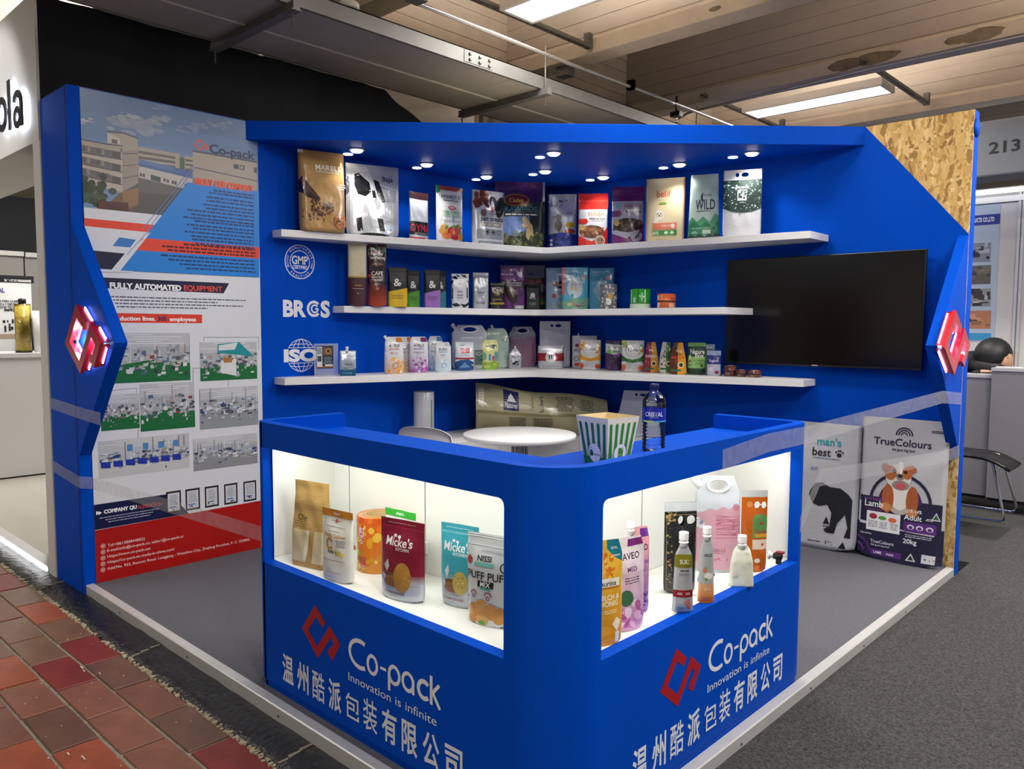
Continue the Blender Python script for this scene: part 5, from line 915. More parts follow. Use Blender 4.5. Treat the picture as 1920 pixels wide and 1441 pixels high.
cz(604, 661, 958, 1090, 6, 'white pouch with orange header strip and granola lettering', 'r 0 .9 1 1 #c47a1c;t .5 .945 .034 ENJOY #f4ecd8 .36;f 1 .3 .84 .7 .86 #b05c5c;e .5 .85 .05 .04 #c04a4c;f 1 .15 .76 .85 .775 #6c6c70;f 1 .25 .7 .7 .715 #6c6c70;t .5 .65 .05 Vanilla_Cashew #c98f34 .86;o .36 .53 .13 .05 #c08a30 30 330;t .42 .43 .055 nola #2a2a28 .3;f 4 .56 .5 .86 .6 #8c8c88;s 8 .56 .38 .8 .46 .05 #d8c868,#4c4c34,#c8b850;f 1 .1 .3 .9 .315 #8c8c88;f 1 .2 .13 .8 .145 #a8a8a4;f 1 .2 .06 .5 .075 #a8a8a4', '#dcdbd0', 'stand', MATTE, group=GL_, seal=False)
roll('Z', 0, 676, 734, 970, 1073, SCs, 'tall film roll printed with glowing orange fruit', 'g 0 0 1 1 #d88414 #e05c14 8;s 50 .02 .5 .98 .96 .07 #e8a020,#f0c040,#d84c14,#e87820;e .35 .34 .08 .05 #9cb82c;e .2 .12 .08 .04 #9cb82c;e .5 .22 .1 .06 #b8541c;s 14 .1 .1 .8 .3 .05 #d8941c,#f0c860,#a84c1c;r .4 .6 .5 .82 #c8304c;o .46 .56 .035 .012 #f0f0e8;t .46 .72 .16 NOPPE #f0e8e0 .2 90;r .46 .1 .54 .2 #c8304c;o .5 .1 .03 .01 #f0f0e8', '#dc7c18', rz=8, group='film rolls in the counter window', core=.42)
cz(722, 779, 958, 1090, 4, 'white pouch with bright green header strip, behind the crimson one', 'r 0 .9 1 1 #34a832;t .5 .945 .034 -ENJOY- #f0f8ec .5;f 2 .2 .7 .8 .75 #8c8c88', '#dcdcd4', 'stand', MATTE, group=GL_, seal=False)
CK = 'e .36 .29 .2 .08 #7c5434;e .37 .25 .2 .08 #9c7044;e .37 .22 .2 .08 #8c6038;e .6 .3 .19 .26 %s;s 10 .46 .24 .76 .38 .03 %s;p #dfe2e6 .16 .42 .24 .34 .3 .42 .26 .5;p #dfe2e6 .1 .3 .2 .3 .2 .24;t .48 .73 .105 Micke\'s #f4f4f4 .7;t .58 .645 .035 KITCHEN #f4f4f4 .5;e .38 .8 .04 .03 #f4f4f4;e .48 .79 .04 .03 #f4f4f4;f 1 .15 .165 .55 .18 #a8585c;f 1 .15 .135 .6 .15 #8c9098;t .42 .095 .03 COOKIE_DOUGHS #8c4048 .55;f 1 .18 .045 .5 .06 #8c9098'
cz(714, 795, 977, 1125, 10, 'crimson and silver pouch with a stack of cookies, centre of the window', 'g 0 .22 1 .36 #b9bcc2 #8a1434 6;r 0 .36 1 1 #8a1434;r 0 .88 1 .91 #9c2444;f 1 .1 .945 .9 .96 #d0a0a8;'+CK % ('#b9863c', '#8c5c24,#c89c50'), '#b9bdc4', 'stand', FOIL, group=GL_, seal=False)
cz(827, 897, 985, 1137, 12, 'turquoise and silver pouch with pale cookies', 'g 0 .24 1 .42 #b9bcc2 #3fa9bc 6;r 0 .42 1 1 #3fa9bc;r 0 .88 1 .91 #6fc4d2;f 1 .1 .945 .9 .96 #c8e8ec;'+CK % ('#c9b45c', '#a08c40,#dccb7c'), '#b9bdc4', 'stand', FOIL, group=GL_, seal=False)
cz(876, 966, 1005, 1172, 14, 'silver-white pouch with golden dough balls, at the window corner', 't .4 .735 .06 NISSI #16171a .36;r .2 .65 .6 .69 #6cb8b0;t .46 .545 .085 PUFF_PUFF #2a2c30 .86;r .28 .42 .62 .49 #1c1d20;t .45 .455 .055 MIX #f0f0f0 .26;r .34 .395 .56 .415 #4cb0a4;e .08 .7 .06 .08 #b03040;o .2 .33 .07 .02 #9c3444 0 180;o .2 .31 .035 .015 #9c3444;o .52 .33 .08 .02 #9c3444 0 180;o .52 .31 .04 .015 #9c3444;o .06 .26 .06 .02 #9c3444 60 270;e .45 .1 .4 .26 #dfe0e0;e .2 .15 .12 .14 #c98a3c;e .38 .19 .14 .16 #d99c4c;e .58 .16 .15 .15 #cf9040;e .4 .06 .14 .1 #dba458;e .74 .13 .14 .16 #c98a3c;e .18 .05 .1 .08 #c27c3c;e .4 .03 .08 .04 #5c9c3c;o .82 .66 .09 .02 #1c1d20;f 2 .3 .8 .8 .83 #c4c6ca', '#cfd2d3', 'stand', FOIL, group=GL_)
# ---- right display case
GR_ = 'pouches in the window of the counter facing the dark carpet'
cz(1105, 1166, 1014, 1208, 70, 'yellow honey-bath refill pouch with a white label, cut off by the window edge', 'g 0 0 1 1 #d8901c #e4b838 8;p #1c7c8c .5 1 1 1 1 .78 .7 .84 .5 .92;t .76 .92 .025 XXXL #e8f4f4 .4;t .78 .85 .02 Sparpack #e8f4f4 .4;s 40 .1 .62 .7 .86 .07 #e08a1c,#d86c14,#f0b840;r .2 .56 .85 .64 #f4efdc;t .5 .595 .05 aurina #2c2a24 .56;r .2 .54 .85 .56 #c87818;t .52 .46 .05 MILCH_& #fbf4dc .66;t .52 .4 .05 HONIG #fbf4dc .56;f 2 .3 .3 .8 .34 #f4e4b0;p #f4ecd0 .6 .2 .74 .26 .9 .22 .76 .12;r .7 .02 .84 .12 #e4e4e0;e .3 .14 .3 .14 #e8a030', '#dfae34', 'stand', GLOSS, group=GR_, name='spout_pouch', wp=TB, seal=False, capat=(.1, .97), capr=.012)
cz(1166, 1192, 1008, 1180, 78, 'pale pink refill pouch with pink blossom, between yellow and purple ones', 'g 0 0 1 1 #c890b8 #e4dce0 8;t .5 .8 .07 AVEO #2c2430 .8;r .4 .9 1 .98 #7c2a78;t .5 .66 .05 MED #5c2c5c .8;s 22 .05 .06 .9 .3 .14 #d884b8,#b85c98,#e8b4d4,#f0d8e8;e .3 .36 .2 .2 #3c6c4c;f 3 .2 .5 .8 .58 #7c5c7c', '#dcccd8', 'stand', GLOSS, group=GR_, name='spout_pouch', wp=TB, seal=False, W=.13)
cz(1179, 1216, 988, 1149, 72, 'purple lavender refill pouch with angled spout', 'g 0 0 1 1 #8c5cb0 #d89c98 9;r .5 .88 .98 .98 #6c2c8c;t .5 .76 .07 AVEO #28202c .8;t .52 .6 .06 Lavendel #6c2c8c .8;f 3 .3 .48 .8 .56 #6c4c7c;s 46 .1 .02 .95 .26 .08 #5c3c8c,#8460b4,#40286c,#a890cc', '#b884b4', 'stand', GLOSS, group=GR_, name='spout_pouch', wp=TB, seal=False, capat=(.05, .96), capr=.013)
BT = 's 26 .06 .8 .34 .9 .05 #8a7444,#a88c54,#5c4c2c;s 26 .06 .04 .2 .8 .04 #8a7444,#a88c54,#5c4c2c'
t, W_, Hh, f = cz(1245, 1305, 943, 1111, 52, 'black and gold ornate tapped wine pouch with punched holes and clear top', 'r 0 0 1 .9 #17181a;r 0 .9 1 1 #b8bcc0;o .5 .5 .0001 .00001 #8a7444;r .05 .04 .06 .86 #8a7444;r .05 .86 .95 .865 #8a7444;r .05 .04 .95 .045 #8a7444;'+BT, '#17181a', 'stand', GLOSS, group=GR_, name='tap_pouch', hole=((.5, .8, .1, .05), (.82, .8, .14, .052)), seal=False, D=.05)
def tap(t, x, z, y=-.02, col='#7c1018', rz=0.):
    m = MB(); m.lathe([(.017, 0), (.017, .004), (.009, .005), (.009, .02)], n=20); o = m.obj('tap_flange', CAPW, t, loc=(x, y, z)); o.rotation_euler = (math.pi/2, 0, rz)
    m = MB(); m.lathe([(.010, .0), (.013, .002), (.013, .03), (.009, .034)], n=18); m.box(-.009, .009, -.03, 0, .012, .03); o = m.obj('tap_body', BLACKP, t, loc=(x+.018*math.sin(rz), y-.018*math.cos(rz), z)); o.rotation_euler = (math.pi/2, 0, rz)
    MB().box(-.012, .012, .0, .008, .012, .04).obj('tap_lever', mat('tap_'+col.strip('#'), col, .35), o, loc=(0, .012, 0))
tap(t, .06, .06, -.03, '#1c1c1e', .9)
t = jug('Z', 0, 1302, 1388, 893, 1072, SCs, 40, 'large pink-filled carrier pouch with white handle and corner spout', 'p #d98a9e 0 .03 1 .03 1 .68 .86 .7 .74 .66 .6 .69 .46 .65 .3 .67 .16 .63 0 .62;e .1 .5 .1 .1 #f0f0f4;s 5 .02 .46 .16 .56 .05 #f4f4f6,#6c84b0;t .84 .5 .03 PINK #c04c6c .2 90;t .76 .48 .3 LAUNDRY #b84464 .24 90;r .3 .2 .6 .205 #7c3c4c;t .46 .235 .035 BULEBULE #7c3c4c .4;s 18 .1 .12 .95 .15 .03 #cf5c7c,#e0a0b0;e .9 .68 .08 .08 #d06c88', (.04, .9), capr=.019, capang=-40, group=GR_)
t, W_, Hh, f = cz(1389, 1437, 920, 1071, 46, 'tall orange tea pouch with clear top and a black and red tap', 'r 0 0 1 .92 #b5560e;r 0 .92 1 1 #b9bcbc;o .3 .83 .1 .025 #d8a46c;e .3 .83 .05 .05 #c88a50;r .4 .42 1 .66 #5a8a4c;e .7 .66 .3 .16 #5a8a4c;e .75 .6 .08 .05 #b8342c;t .72 .5 .045 Oriental #a82820 .5;r .5 .43 1 .47 #d8942c;r .4 .28 1 .4 #d8c8b4;e .8 .34 .06 .05 #b8443c;e .6 .14 .12 .09 #e8d8c4;r .5 .02 .7 .08 #d87c2c', '#b5560e', 'stand', GLOSS, group=GR_, name='tap_pouch', hole=((.6, .82, .12, .045), (.86, .82, .1, .045)), seal=False)
tap(t, .05, .075, -.035, '#7c1018', .9)
cz(1260, 1301, 1018, 1150, 45, 'silver squeeze tube with olive top, red band and white cap', 'r 0 .66 1 .84 #7c7a14;t .5 .74 .06 SUKI #e8e8d0 .5;r 0 .24 1 .34 #94141c;t .3 .29 .035 40% #f0e0e0 .24;t .7 .29 .035 15% #f0e0e0 .24;f 1 .2 .6 .85 .63 #2a2a2e;f 2 .15 .54 .85 .58 #8c9098;s 10 .15 .4 .85 .52 .02 #8c9098;p #c87c80 .5 .18 .8 .22 .9 .12 .76 .06;f 2 .15 .06 .6 .1 #8c9098', '#b4b8ba', 'tube', FOIL, group='white-capped squeeze tubes', name='squeeze_tube', capat=(.5, .99), capr=.0165, seal=False)
cz(1308, 1340, 1006, 1131, 42, 'slim clear squeeze tube with orange base, pear print and white cap', 'g 0 0 1 .3 #d87414 #d8a070 6;t .55 .73 .04 ABCDE #3c3c40 .6;e .35 .5 .16 .12 #d8744c;e .6 .42 .3 .22 #e8e4d8;e .62 .42 .2 .14 #f4f0e4;e .45 .37 .12 .07 #5c9c2c;e .4 .54 .05 .05 #3c8c3c;f 2 .3 .2 .8 .25 #f0d0a8', '#a9adae', 'tube', GLOSS, group='white-capped squeeze tubes', name='squeeze_tube', capat=(.5, .99), capr=.0155, seal=False)
cz(1368, 1415, 1024, 1099, 40, 'small plain white spouted pouch with faint print', 't .2 .25 .06 SAPS #b8b8b0 .2;s 8 .6 .5 .8 .85 .02 #b8bcb4', '#dcdccb', 'gusset', MATTE, group=GR_, name='spout_pouch', wp=((0, 1), (.1, .98), (.6, .9), (.9, .66), (1, .42)), capat=(.5, 1.), capr=.017, seal=False)
t = empty('orange_tab', tuple(hit('y', 663, 1028, -3.411)), label='small orange tab on the white case back', cat='tab'); MB().box(-.012, .012, -.006, 0, -.016, .016).obj('tab_body', mat('orange_plastic', '#c8642c', .4), t, bevel=.002)
# ------------------------------------------------------------------ behind the counter
CZ = .63
def cabinet(x0, x1, y0, y1, face, label):
    t = empty('low_cabinet', (x0, y0, 0), label=label, cat='cabinet', group='low white cabinets in the corner'); w_, d_ = x1-x0, y1-y0
    MB().box(0, w_, 0, d_, .0, CZ-.02).obj('carcass', WHITE, t)
    MB().box(0, w_, 0, d_, CZ-.02, CZ).obj('cabinet_top', WHITE, t, bevel=.002)
    if face == 'x':
        n = round(d_/.45)
        for i in range(n):
            dr = MB().box(w_, w_+.016, i*d_/n+.003, (i+1)*d_/n-.003, .03, CZ-.03).obj('door', WHITE, t, bevel=.001)
            MB().box(w_+.0165, w_+.018, (i+.5)*d_/n-.05, (i+.5)*d_/n+.05, CZ-.05, CZ-.035).obj('finger_slot', BLACKP, dr)
    else:
        n = round(w_/.45)
        for i in range(n):
            dr = MB().box(i*w_/n+.003, (i+1)*w_/n-.003, -.016, 0, .03, CZ-.03).obj('door', WHITE, t, bevel=.001)
            MB().box((i+.5)*w_/n-.05, (i+.5)*w_/n+.05, -.018, -.0165, CZ-.05, CZ-.035).obj('finger_slot', BLACKP, dr)
cabinet(.002, .36, -2.25, -.37, 'x', 'low white cabinet run under the shelves, along the wall of the poster')
cabinet(.362, 1.75, -.36, -.002, 'y', 'low white cabinet run under the shelves, along the television wall')
TC = (1.10, -1.385)
t = empty('round_table', (*TC, 0), label='round white meeting table on a chrome column inside the booth', cat='table')
MB().lathe([(.0, .715), (.38, .715), (.392, .72), (.395, .742), (.39, .748), (0, .748)], n=72).obj('table_top', WHITE, t)
MB().lathe([(.03, .02), (.03, .715)], n=24).obj('column', CHROME, t); MB().lathe([(.22, 0), (.22, .008), (.05, .022), (.03, .03)], n=40).obj('base_plate', CHROME, t)
for dx in (-.045, .045): MB().lathe([(.012, .02), (.012, .715)], c=(dx*.73, dx*.73, 0), n=14).obj('side_rod', CHROME, t)
# moulded chair, only its back shows over the counter
t = empty('chair', (1.06, -2.06, 0), math.radians(196), 'white moulded plastic chair seen from behind over the blue counter', 'chair')
mb = MB(); vs = []; NN = 16
for j in range(9):
    k = j/8; z = .45+.43*k; w_ = .22-.03*k*k
    for i in range(NN+1):
        a = (i/NN-.5)*math.pi*.62; vs.append((w_*math.sin(a)/math.sin(math.pi*.31), .20+.07*k-.12*(1-math.cos(a)), z-.05*(abs(i/NN-.5)*2)**3*k))
n = len(vs); vs2 = [(x, y-.008, z) for x, y, z in vs]
fs = [(j*(NN+1)+i, j*(NN+1)+i+1, (j+1)*(NN+1)+i+1, (j+1)*(NN+1)+i) for j in range(8) for i in range(NN)]
fs += [tuple(n+k for k in f[::-1]) for f in fs]
ring_ = [i for i in range(NN+1)]+[(j+1)*(NN+1)-1 for j in range(1, 9)]+[8*(NN+1)+i for i in range(NN-1, -1, -1)]+[j*(NN+1) for j in range(7, 0, -1)]
fs += [(ring_[i], ring_[(i+1) % len(ring_)], n+ring_[(i+1) % len(ring_)], n+ring_[i]) for i in range(len(ring_))]
mb.add(vs+vs2, fs, None, True); mb.obj('backrest', CAPW, t)
MB().prism([(-.22, -.2), (.22, -.2), (.21, .2), (.12, .24), (-.12, .24), (-.21, .2)], 'z', .435, .455).obj('seat', CAPW, t, bevel=.006)
for sx in (-1, 1):
    for sy in (-1, 1): MB().tube([(sx*.14, sy*.13, .44), (sx*.21, sy*.2, 0)], .011).obj('leg', CHROME, t)
# things on the cabinets
P = hit('z', 795, 806, CZ); P = Vector((.20, -1.72, CZ)); P = hit('x', 795, 806, .19); 
t = empty('paper_roll', (.19, P.y, CZ), label='upright white film roll with a green edge line, standing on the low cabinet', cat='film roll')
r_ = .078; hh = solve('L', .19, 775, 815, 741, 806, CZ, 1.0)[2]
hh = .36
MB().lathe([(r_, 0), (r_, hh), (r_*.98, hh+.002), (r_*.9, hh+.003), (r_*.88, hh-.012), (0, hh-.014)], n=44).obj('wound_paper', mat('pearl_film', '#c9ccd4', .3, coat=.3), t)
MB().box(r_*math.cos(.1)-.001, r_*math.cos(.1)+.0015, r_*math.sin(.1)-.004, r_*math.sin(.1)+.004, .02, hh-.06).obj('green_line', mat('green_ink', '#2c8a4c', .4), t)
MB().box(r_*math.cos(-.9)-.001, r_*math.cos(-.9)+.0015, r_*math.sin(-.9)-.001, r_*math.sin(-.9)+.001, .0, hh).obj('film_end', ALU, t)
# big folded beige sack lying across the corner
PL_, PR_ = Vector((.28, -1.02, CZ)), Vector((1.00, -.22, CZ)); dv = (PR_-PL_); Lb = dv.length; rzb = math.atan2(dv.y, dv.x)
t = empty('folded_sack', tuple((PL_+PR_)/2), rzb, 'large glossy beige sack lying on its side across the cabinet corner', 'sack')
def fsack(s, tt, side=1, lift=0.):
    s_ = min(1, max(0, s)); t_ = min(1, max(0, tt)); hh_ = .40-.13*s_; th = .12*(1-.75*s_)+.01
    bulge = math.sin(math.pi*min(1, t_*1.0))**.5 if 0 < t_ < 1 else 0
    y = -side*(th*(1-abs(2*t_-1)**3)*.8+.0+lift)+.006*math.sin(17*s_+5*t_)+.05*t_
    z = hh_*t_+.012*math.sin(9*s_+1)*t_
    if t_ > .46: y += .02*(t_-.46)*side
    return ((s_-.5)*Lb, y, z)
pouchmesh(fsack, '#98916f', GLOSS, t, nu=44, nv=40, name='sack_body')
a = Art(Lb, .36, cell=.018); run_art(a, 'r 0 .5 1 1 #aaa484;r 0 .44 1 .5 #7c7650;r .205 .53 .32 .95 #20275f;t .262 .65 .12 Natures #e6e8f0 .09;e .262 .8 .02 .02 #e6e8f0;p #e6e8f0 .23 .72 .262 .9 .3 .72;t .49 .72 .09 Sutcher\'s #20242c .38 90;t .42 .74 .05 Cat_&_Dog #4a4c44 .36 90;f 9 .6 .56 .74 .92 #4c4c42;f 6 .78 .6 .9 .9 #5c5c50;f 14 .24 .08 .38 .4 #2c2c24;f 14 .42 .08 .58 .4 #3a3a30;r .8 .1 .98 .38 #8c8c80;f 10 .82 .12 .96 .36 #3a3a30;p #dcdccc .02 .9 .06 .93 .06 .56 .02 .6', Lb, .36)
a.build('printed_front', lambda x, y, l: fsack(x/Lb, y/.36, 1, .0022+l), GLOSS, t)
# tilted handled bag behind the bottle
pouch('R', .22, 1157, 1232, 733, 822, CZ, 22, 'pale lilac handled bag leaning behind the water bottle, with punched grip holes', 'pouch', 'e .85 .5 .3 .28 #d8dcd0', '#b9bdd4', 'stand', MATTE, D=.03, name='handled_bag', hole=((.42, .91, .045, .028), (.62, .91, .1, .03)), wp=((0, 1.2), (1, .78)), seal=False, lean=8)
t = empty('catalogue', tuple(hit('z', 855, 800, CZ+.0)), .9, 'dark red and black printed leaflets lying flat beside the beige sack', 'leaflet')
MB().box(-.09, .02, -.06, .08, 0, .012).obj('red_leaflet', mat('red_leaf', '#5c1018', .35), t); MB().box(-.02, .12, -.02, .12, .012, .02).obj('black_leaflet', BLACKP, t); MB().box(-.04, .05, .02, .1, .020, .024).obj('card', WHITE, t)
# popcorn tub and bottle on the worktop
WTZ = 1.04
Pp = hit('z', 1113, 884, WTZ)                                        # nearest corner
t = empty('popcorn_box', (3.247, -3.279, WTZ), math.radians(43), 'green and white striped square popcorn box on the blue counter', 'popcorn box')
hb, hw, hz = .052, .074, .158
def bx(k, s, tt, l=0.):                                              # face k, s in 0..1 left to right, t in 0..1
    h_ = hb+(hw-hb)*tt; a = math.radians(-45+90*k-0); n = Vector((math.sin(math.radians(90*k)), -math.cos(math.radians(90*k)), 0)); e = Vector((math.cos(math.radians(90*k)), math.sin(math.radians(90*k)), 0)); p = n*(h_+l)+e*(2*s-1)*h_; return (p.x, p.y, tt*hz)
t.rotation_euler.z = math.radians(-8)
mb = MB(); WP = lin('#e9e4d6'); GRN = lin('#1f7a3c')
for k in range(4):
    mb.add([bx(k, 0, 0), bx(k, 1, 0), bx(k, 1, 1), bx(k, 0, 1)], [(0, 1, 2, 3)], WP); mb.add([bx(k, 0, 0, -.0012), bx(k, 1, 0, -.0012), bx(k, 1, 1, -.0012), bx(k, 0, 1, -.0012)], [(3, 2, 1, 0)], lin('#e2cfa2'))
mb.add([(-hb, -hb, .001), (hb, -hb, .001), (hb, hb, .001), (-hb, hb, .001)], [(0, 1, 2, 3)], WP); mb.obj('card_body', MATTE, t)
for k, lg in ((0, 1), (1, 2)):
    a = Art(1, 1); G = '#1d6e46' if k == 0 else '#2c8a2a'
    for i in range(5):
        x = .11+.195*i; a.r(x-.045, .12, x+.045, .84, lin(G)); a.e(x, .84, .045, .045, lin(G))
    a.r(0, 0, 1, .16, lin(G))
    for i in range(22): y = .165+i*.018; wd = .05*(1-i/22); [a.r(.11+.195*j-.045-wd, y, .11+.195*j+.045+wd, y+.009, lin(G)) for j in range(5)]
    a.e(.5, .24, .24, .2, lin('#e8eaf0'), n=26)
    if k == 0: a.e(.38, .24, .07, .07, lin('#1d5c44')); a.ring(.38, .26, .1, .012, lin('#3c7c64'), 60, 250); a.t(.58, .22, .055, 'Nokheka', lin('#4c6c78'), maxw=.28)
    else: a.r(.42, .13, .62, .36, lin('#4c8c1c')); a.r(.55, .31, .62, .36, lin('#a8d060')); a.t(.5, .22, .04, 'nakbeka', lin('#c8e890'), maxw=.16)
    a.build('printed_side', (lambda k: lambda x, y, l: bx(k, x, y, .0004+l))(k), MATTE, t)
Pb = hit('z', 1224, 851, WTZ)
t = empty('water_bottle', (3.225, -2.967, WTZ), .6, 'clear plastic water bottle with dark blue label and cap on the counter', 'bottle')
dpt = (Vector((3.225, -2.967, 1.1))-CAM).dot(FW); rB = 44/2/FPX*dpt; hB = solve('Z', 0, 1203, 1247, 718, 845, WTZ, .75)[2]*((Vector((3.225, -2.967, 1.04))-CAM).dot(FW))/((solve('Z', 0, 1203, 1247, 718, 845, WTZ, .75)[0]-CAM).dot(FW))
PETM = bpy.data.materials.new('clear_pet'); PETM.use_nodes = True; _N = PETM.node_tree.nodes; _L = PETM.node_tree.links; _N.remove(_N['Principled BSDF'])
_t = _N.new('ShaderNodeBsdfTransparent'); _t.inputs[0].default_value = (.95, .97, .99, 1); _g = _N.new('ShaderNodeBsdfGlossy'); _g.inputs[1].default_value = .06; _f = _N.new('ShaderNodeFresnel'); _f.inputs[0].default_value = 1.5; _m = _N.new('ShaderNodeMath'); _m.operation = 'MULTIPLY_ADD'; _m.inputs[1].default_value = 1.0; _m.inputs[2].default_value = .02; _L.new(_f.outputs[0], _m.inputs[0]); _x = _N.new('ShaderNodeMixShader'); _L.new(_m.outputs[0], _x.inputs[0]); _L.new(_t.outputs[0], _x.inputs[1]); _L.new(_g.outputs[0], _x.inputs[2]); _L.new(_x.outputs[0], _N['Material Output'].inputs[0])
prof = [(.0, .006), (.55, .0), (.85, .004), (.98, .03)]
pr = [(0, .012), (.5, .002), (.8, 0), (.95, .03), (.97, .07)]
for i in range(7): z = .09+i*.05; pr += [(.97, z), (.88, z+.014), (.97, z+.03)]
pr += [(1, .44), (.985, .45), (.985, .66), (1, .67), (1, .72), (.93, .78), (.72, .84), (.45, .88), (.33, .90), (.33, .925), (.4, .93), (.4, .937), (.33, .942)]
MB().lathe([(r*rB, z*hB) for r, z in pr], n=40, smooth=True).obj('bottle_body', PETM, t)
MB().lathe([(.36*rB, .94*hB), (.38*rB, .945*hB), (.38*rB, .99*hB), (.34*rB, hB), (0, hB)], n=30, ridge=.03).obj('cap', mat('navy_cap', '#12205c', .35), t)
a = Art(2*math.pi*rB, .205*hB, cell=.004); cw = 2*math.pi*rB; run_art(a, 'r 0 0 1 1 #17249a;r 0 0 1 .1 #3aa8d8;r .2 0 .36 .1 #b8d878;r .6 0 .8 .1 #b8d878;t .36 .56 .3 CRISTAL #eef2fa .25;f 1 .3 .3 .42 .36 #c8d0e8;t .8 .56 .3 CRISTAL #eef2fa .25', cw, .205*hB)
a.build('label_band', lambda x, y, l: ((rB*.99+.0005+l)*math.cos(x/rB-math.pi-.72), (rB*.99+.0005+l)*math.sin(x/rB-math.pi-.72), y+.452*hB), GLOSS, t)
# ------------------------------------------------------------------ clear barrier tape
TAPE = bpy.data.materials.new('clear_tape'); TAPE.use_nodes = True; _N = TAPE.node_tree.nodes; _L = TAPE.node_tree.links; _b = _N['Principled BSDF']; _b.inputs['Base Color'].default_value = (.62, .63, .68, 1); _b.inputs['Roughness'].default_value = .25
_tc = _N.new('ShaderNodeTexCoord'); _n = _N.new('ShaderNodeTexNoise'); _n.inputs['Scale'].default_value = 30; _L.new(_tc.outputs['Object'], _n.inputs[0]); _r = _N.new('ShaderNodeMapRange'); _r.inputs[3].default_value = .06; _r.inputs[4].default_value = .24; _L.new(_n.outputs[0], _r.inputs[0]); _L.new(_r.outputs[0], _b.inputs['Alpha'])
def tape(rail, label, w_=.05):
    mb = MB(); q = [Vector(p) for p in rail]; vs = []
    for a_, b_ in zip(q, q[1:]):
        pass
    for p in q: vs += [p+Vector((0, 0, w_)), p-Vector((0, 0, w_))]
    mb.add(vs, [(2*i, 2*i+1, 2*i+3, 2*i+2) for i in range(len(q)-1)]); o = mb.obj('barrier_tape', TAPE)
    so = o.modifiers.new('t', 'SOLIDIFY'); so.thickness = .0006; tag(o, label, 'tape', 'clear tape closing off the booth')
def onx(u, v, x): p = hit('x', u, v, x); return (p.x, p.y, p.z)
def ony(u, v, y): p = hit('y', u, v, y); return (p.x, p.y, p.z)
R1 = [(XC+.003, -2.72, .998+.03), (XC+.003, -2.3, 1.045), (XC-.01, YR-.02, 1.06), (3.507, -.30, 1.03), (3.507, -.12, 1.03)]
tape([onx(1355, 880-18, XC+.002), onx(1440, 838-8, XC+.002), onx(1512, 815, XC+.002), (3.507, -.42, hit('x', 1795, 735, 3.507).z-.01), (3.507, -.02, hit('x', 1812, 745, 3.507).z)], 'upper clear tape band from counter end to the television wall wing', .036)
tape([onx(1500, 985, XC+.002), (3.49, -2.1, .86), (3.507, -.3, .74), (3.507, -.02, .745)], 'lower clear tape band across the dog food sacks', .036)
tape([(-.35, -3.862, .985), (.1, -3.862, .955), (.33, -3.862, .93), (1.80, -3.70, .98)], 'upper clear tape band from the poster wall to the counter', .034) if False else None
tape([(-.47, -3.862, 1.02), (.0, -3.862, 1.0), (.36, -3.862, .99)], 'upper clear tape remnant round the blue wing beneath the logo sign', .034)
tape([(-.47, -3.862, .64), (.003, -3.862, .60), (.02, -3.80, .59), (XL-.003, -3.62, .56), (XL-.003, -3.40, .56)], 'lower clear tape band crossing the poster towards the counter', .034)
# ------------------------------------------------------------------ ceiling of the hall
cei = MB().box(-14, 14, -16, 16, 4.75, 4.9).obj('ceiling', CONC); tag(cei, 'board-marked concrete slab high above the booth', kind='structure')
def board(yb):                                                       # coffer back wall in horizontal form-board strips
    return
BT_ = [-9.16, -7.41, -5.66, -3.91, -2.16, -.41, 1.345, 3.097, 4.85, 6.6, 8.35]
k = 0
for yb in BT_:
    k += 1
    o = MB().prism([(yb, 3.6), (yb+.205, 3.6), (yb+.205, 3.72), (yb+.15, 3.745), (yb+.15, 4.76), (yb+.05, 4.76), (yb+.05, 3.745), (yb, 3.715)], 'x', -.02, 14).obj('ceiling_beam', CONC2, bevel=.006); tag(o, 'precast concrete ceiling beam', kind='structure')
    for j in range(8):                                               # board-marked web faces, each board slightly proud
        z = 3.76+j*.123
        MB().box(-.02, 13.9, yb+.045-R.uniform(0, .006), yb+.05, z, z+.119).obj('form_board', CONC, o)
# patches of worn plaster on the beams
PAT = mat('bare_plaster_patch', '#6e6250', .9, noise=.3, nscale=12, bump=.5)
for (u, v, w_, yb) in ((1340, 42, .05, -.41), (1585, 122, .16, 1.345), (1640, 113, .2, 1.345), (1600, 120, .1, 1.345), (1840, 60, .16, 1.345), (1795, 75, .1, 1.345)):
    p = hit('y', u, v, yb); rz_ = min(.05, w_*.35); pts = [(p.x+w_*math.cos(a_)*R.uniform(.86, 1.05), 3.658+rz_*math.sin(a_)*R.uniform(.8, 1.05)) for a_ in [i*2*math.pi/22 for i in range(22)]]
    mb = MB(); mb.prism(pts, 'y', yb-.0012-R.uniform(0, .0006), yb+.001); o = mb.obj('plaster_patch', PAT); tag(o, kind='structure', label='dark worn patch on a concrete ceiling beam')
# coffer end wall / main girder along Y with the boxed cable duct below
gd = MB().box(-.9, -.02, -16, 12, 3.70, 4.76).obj('ceiling_beam', CONC); tag(gd, 'main concrete girder running above the left wall of the booth', kind='structure')
for j in range(9): MB().box(-.02, -.02+R.uniform(.003, .012), -12, 10, 3.72+j*.115, 3.72+j*.115+.11).obj('form_board', CONC, gd)
DU = mat('duct_sheet', '#8f8a82', .6, .1, noise=.1, nscale=2)
du = empty('cable_duct', (0, 0, 3.2), label='broad suspended metal cable duct with bright riveted side rail crossing above the canopy', cat='duct')
for i in range(6): MB().box(.14, .93, -9.2+i*2.63, -9.2+(i+1)*2.63-.006, 0.0, .012).obj('duct_panel', DU, du)
MB().box(.93, .955, -9.2, 6.5, .0, .095).box(.90, .955, -9.2, 6.5, .088, .095).obj('side_rail', STEEL, du)
MB().box(.12, .14, -9.2, 6.5, .0, .1).obj('side_rail', STEEL, du)
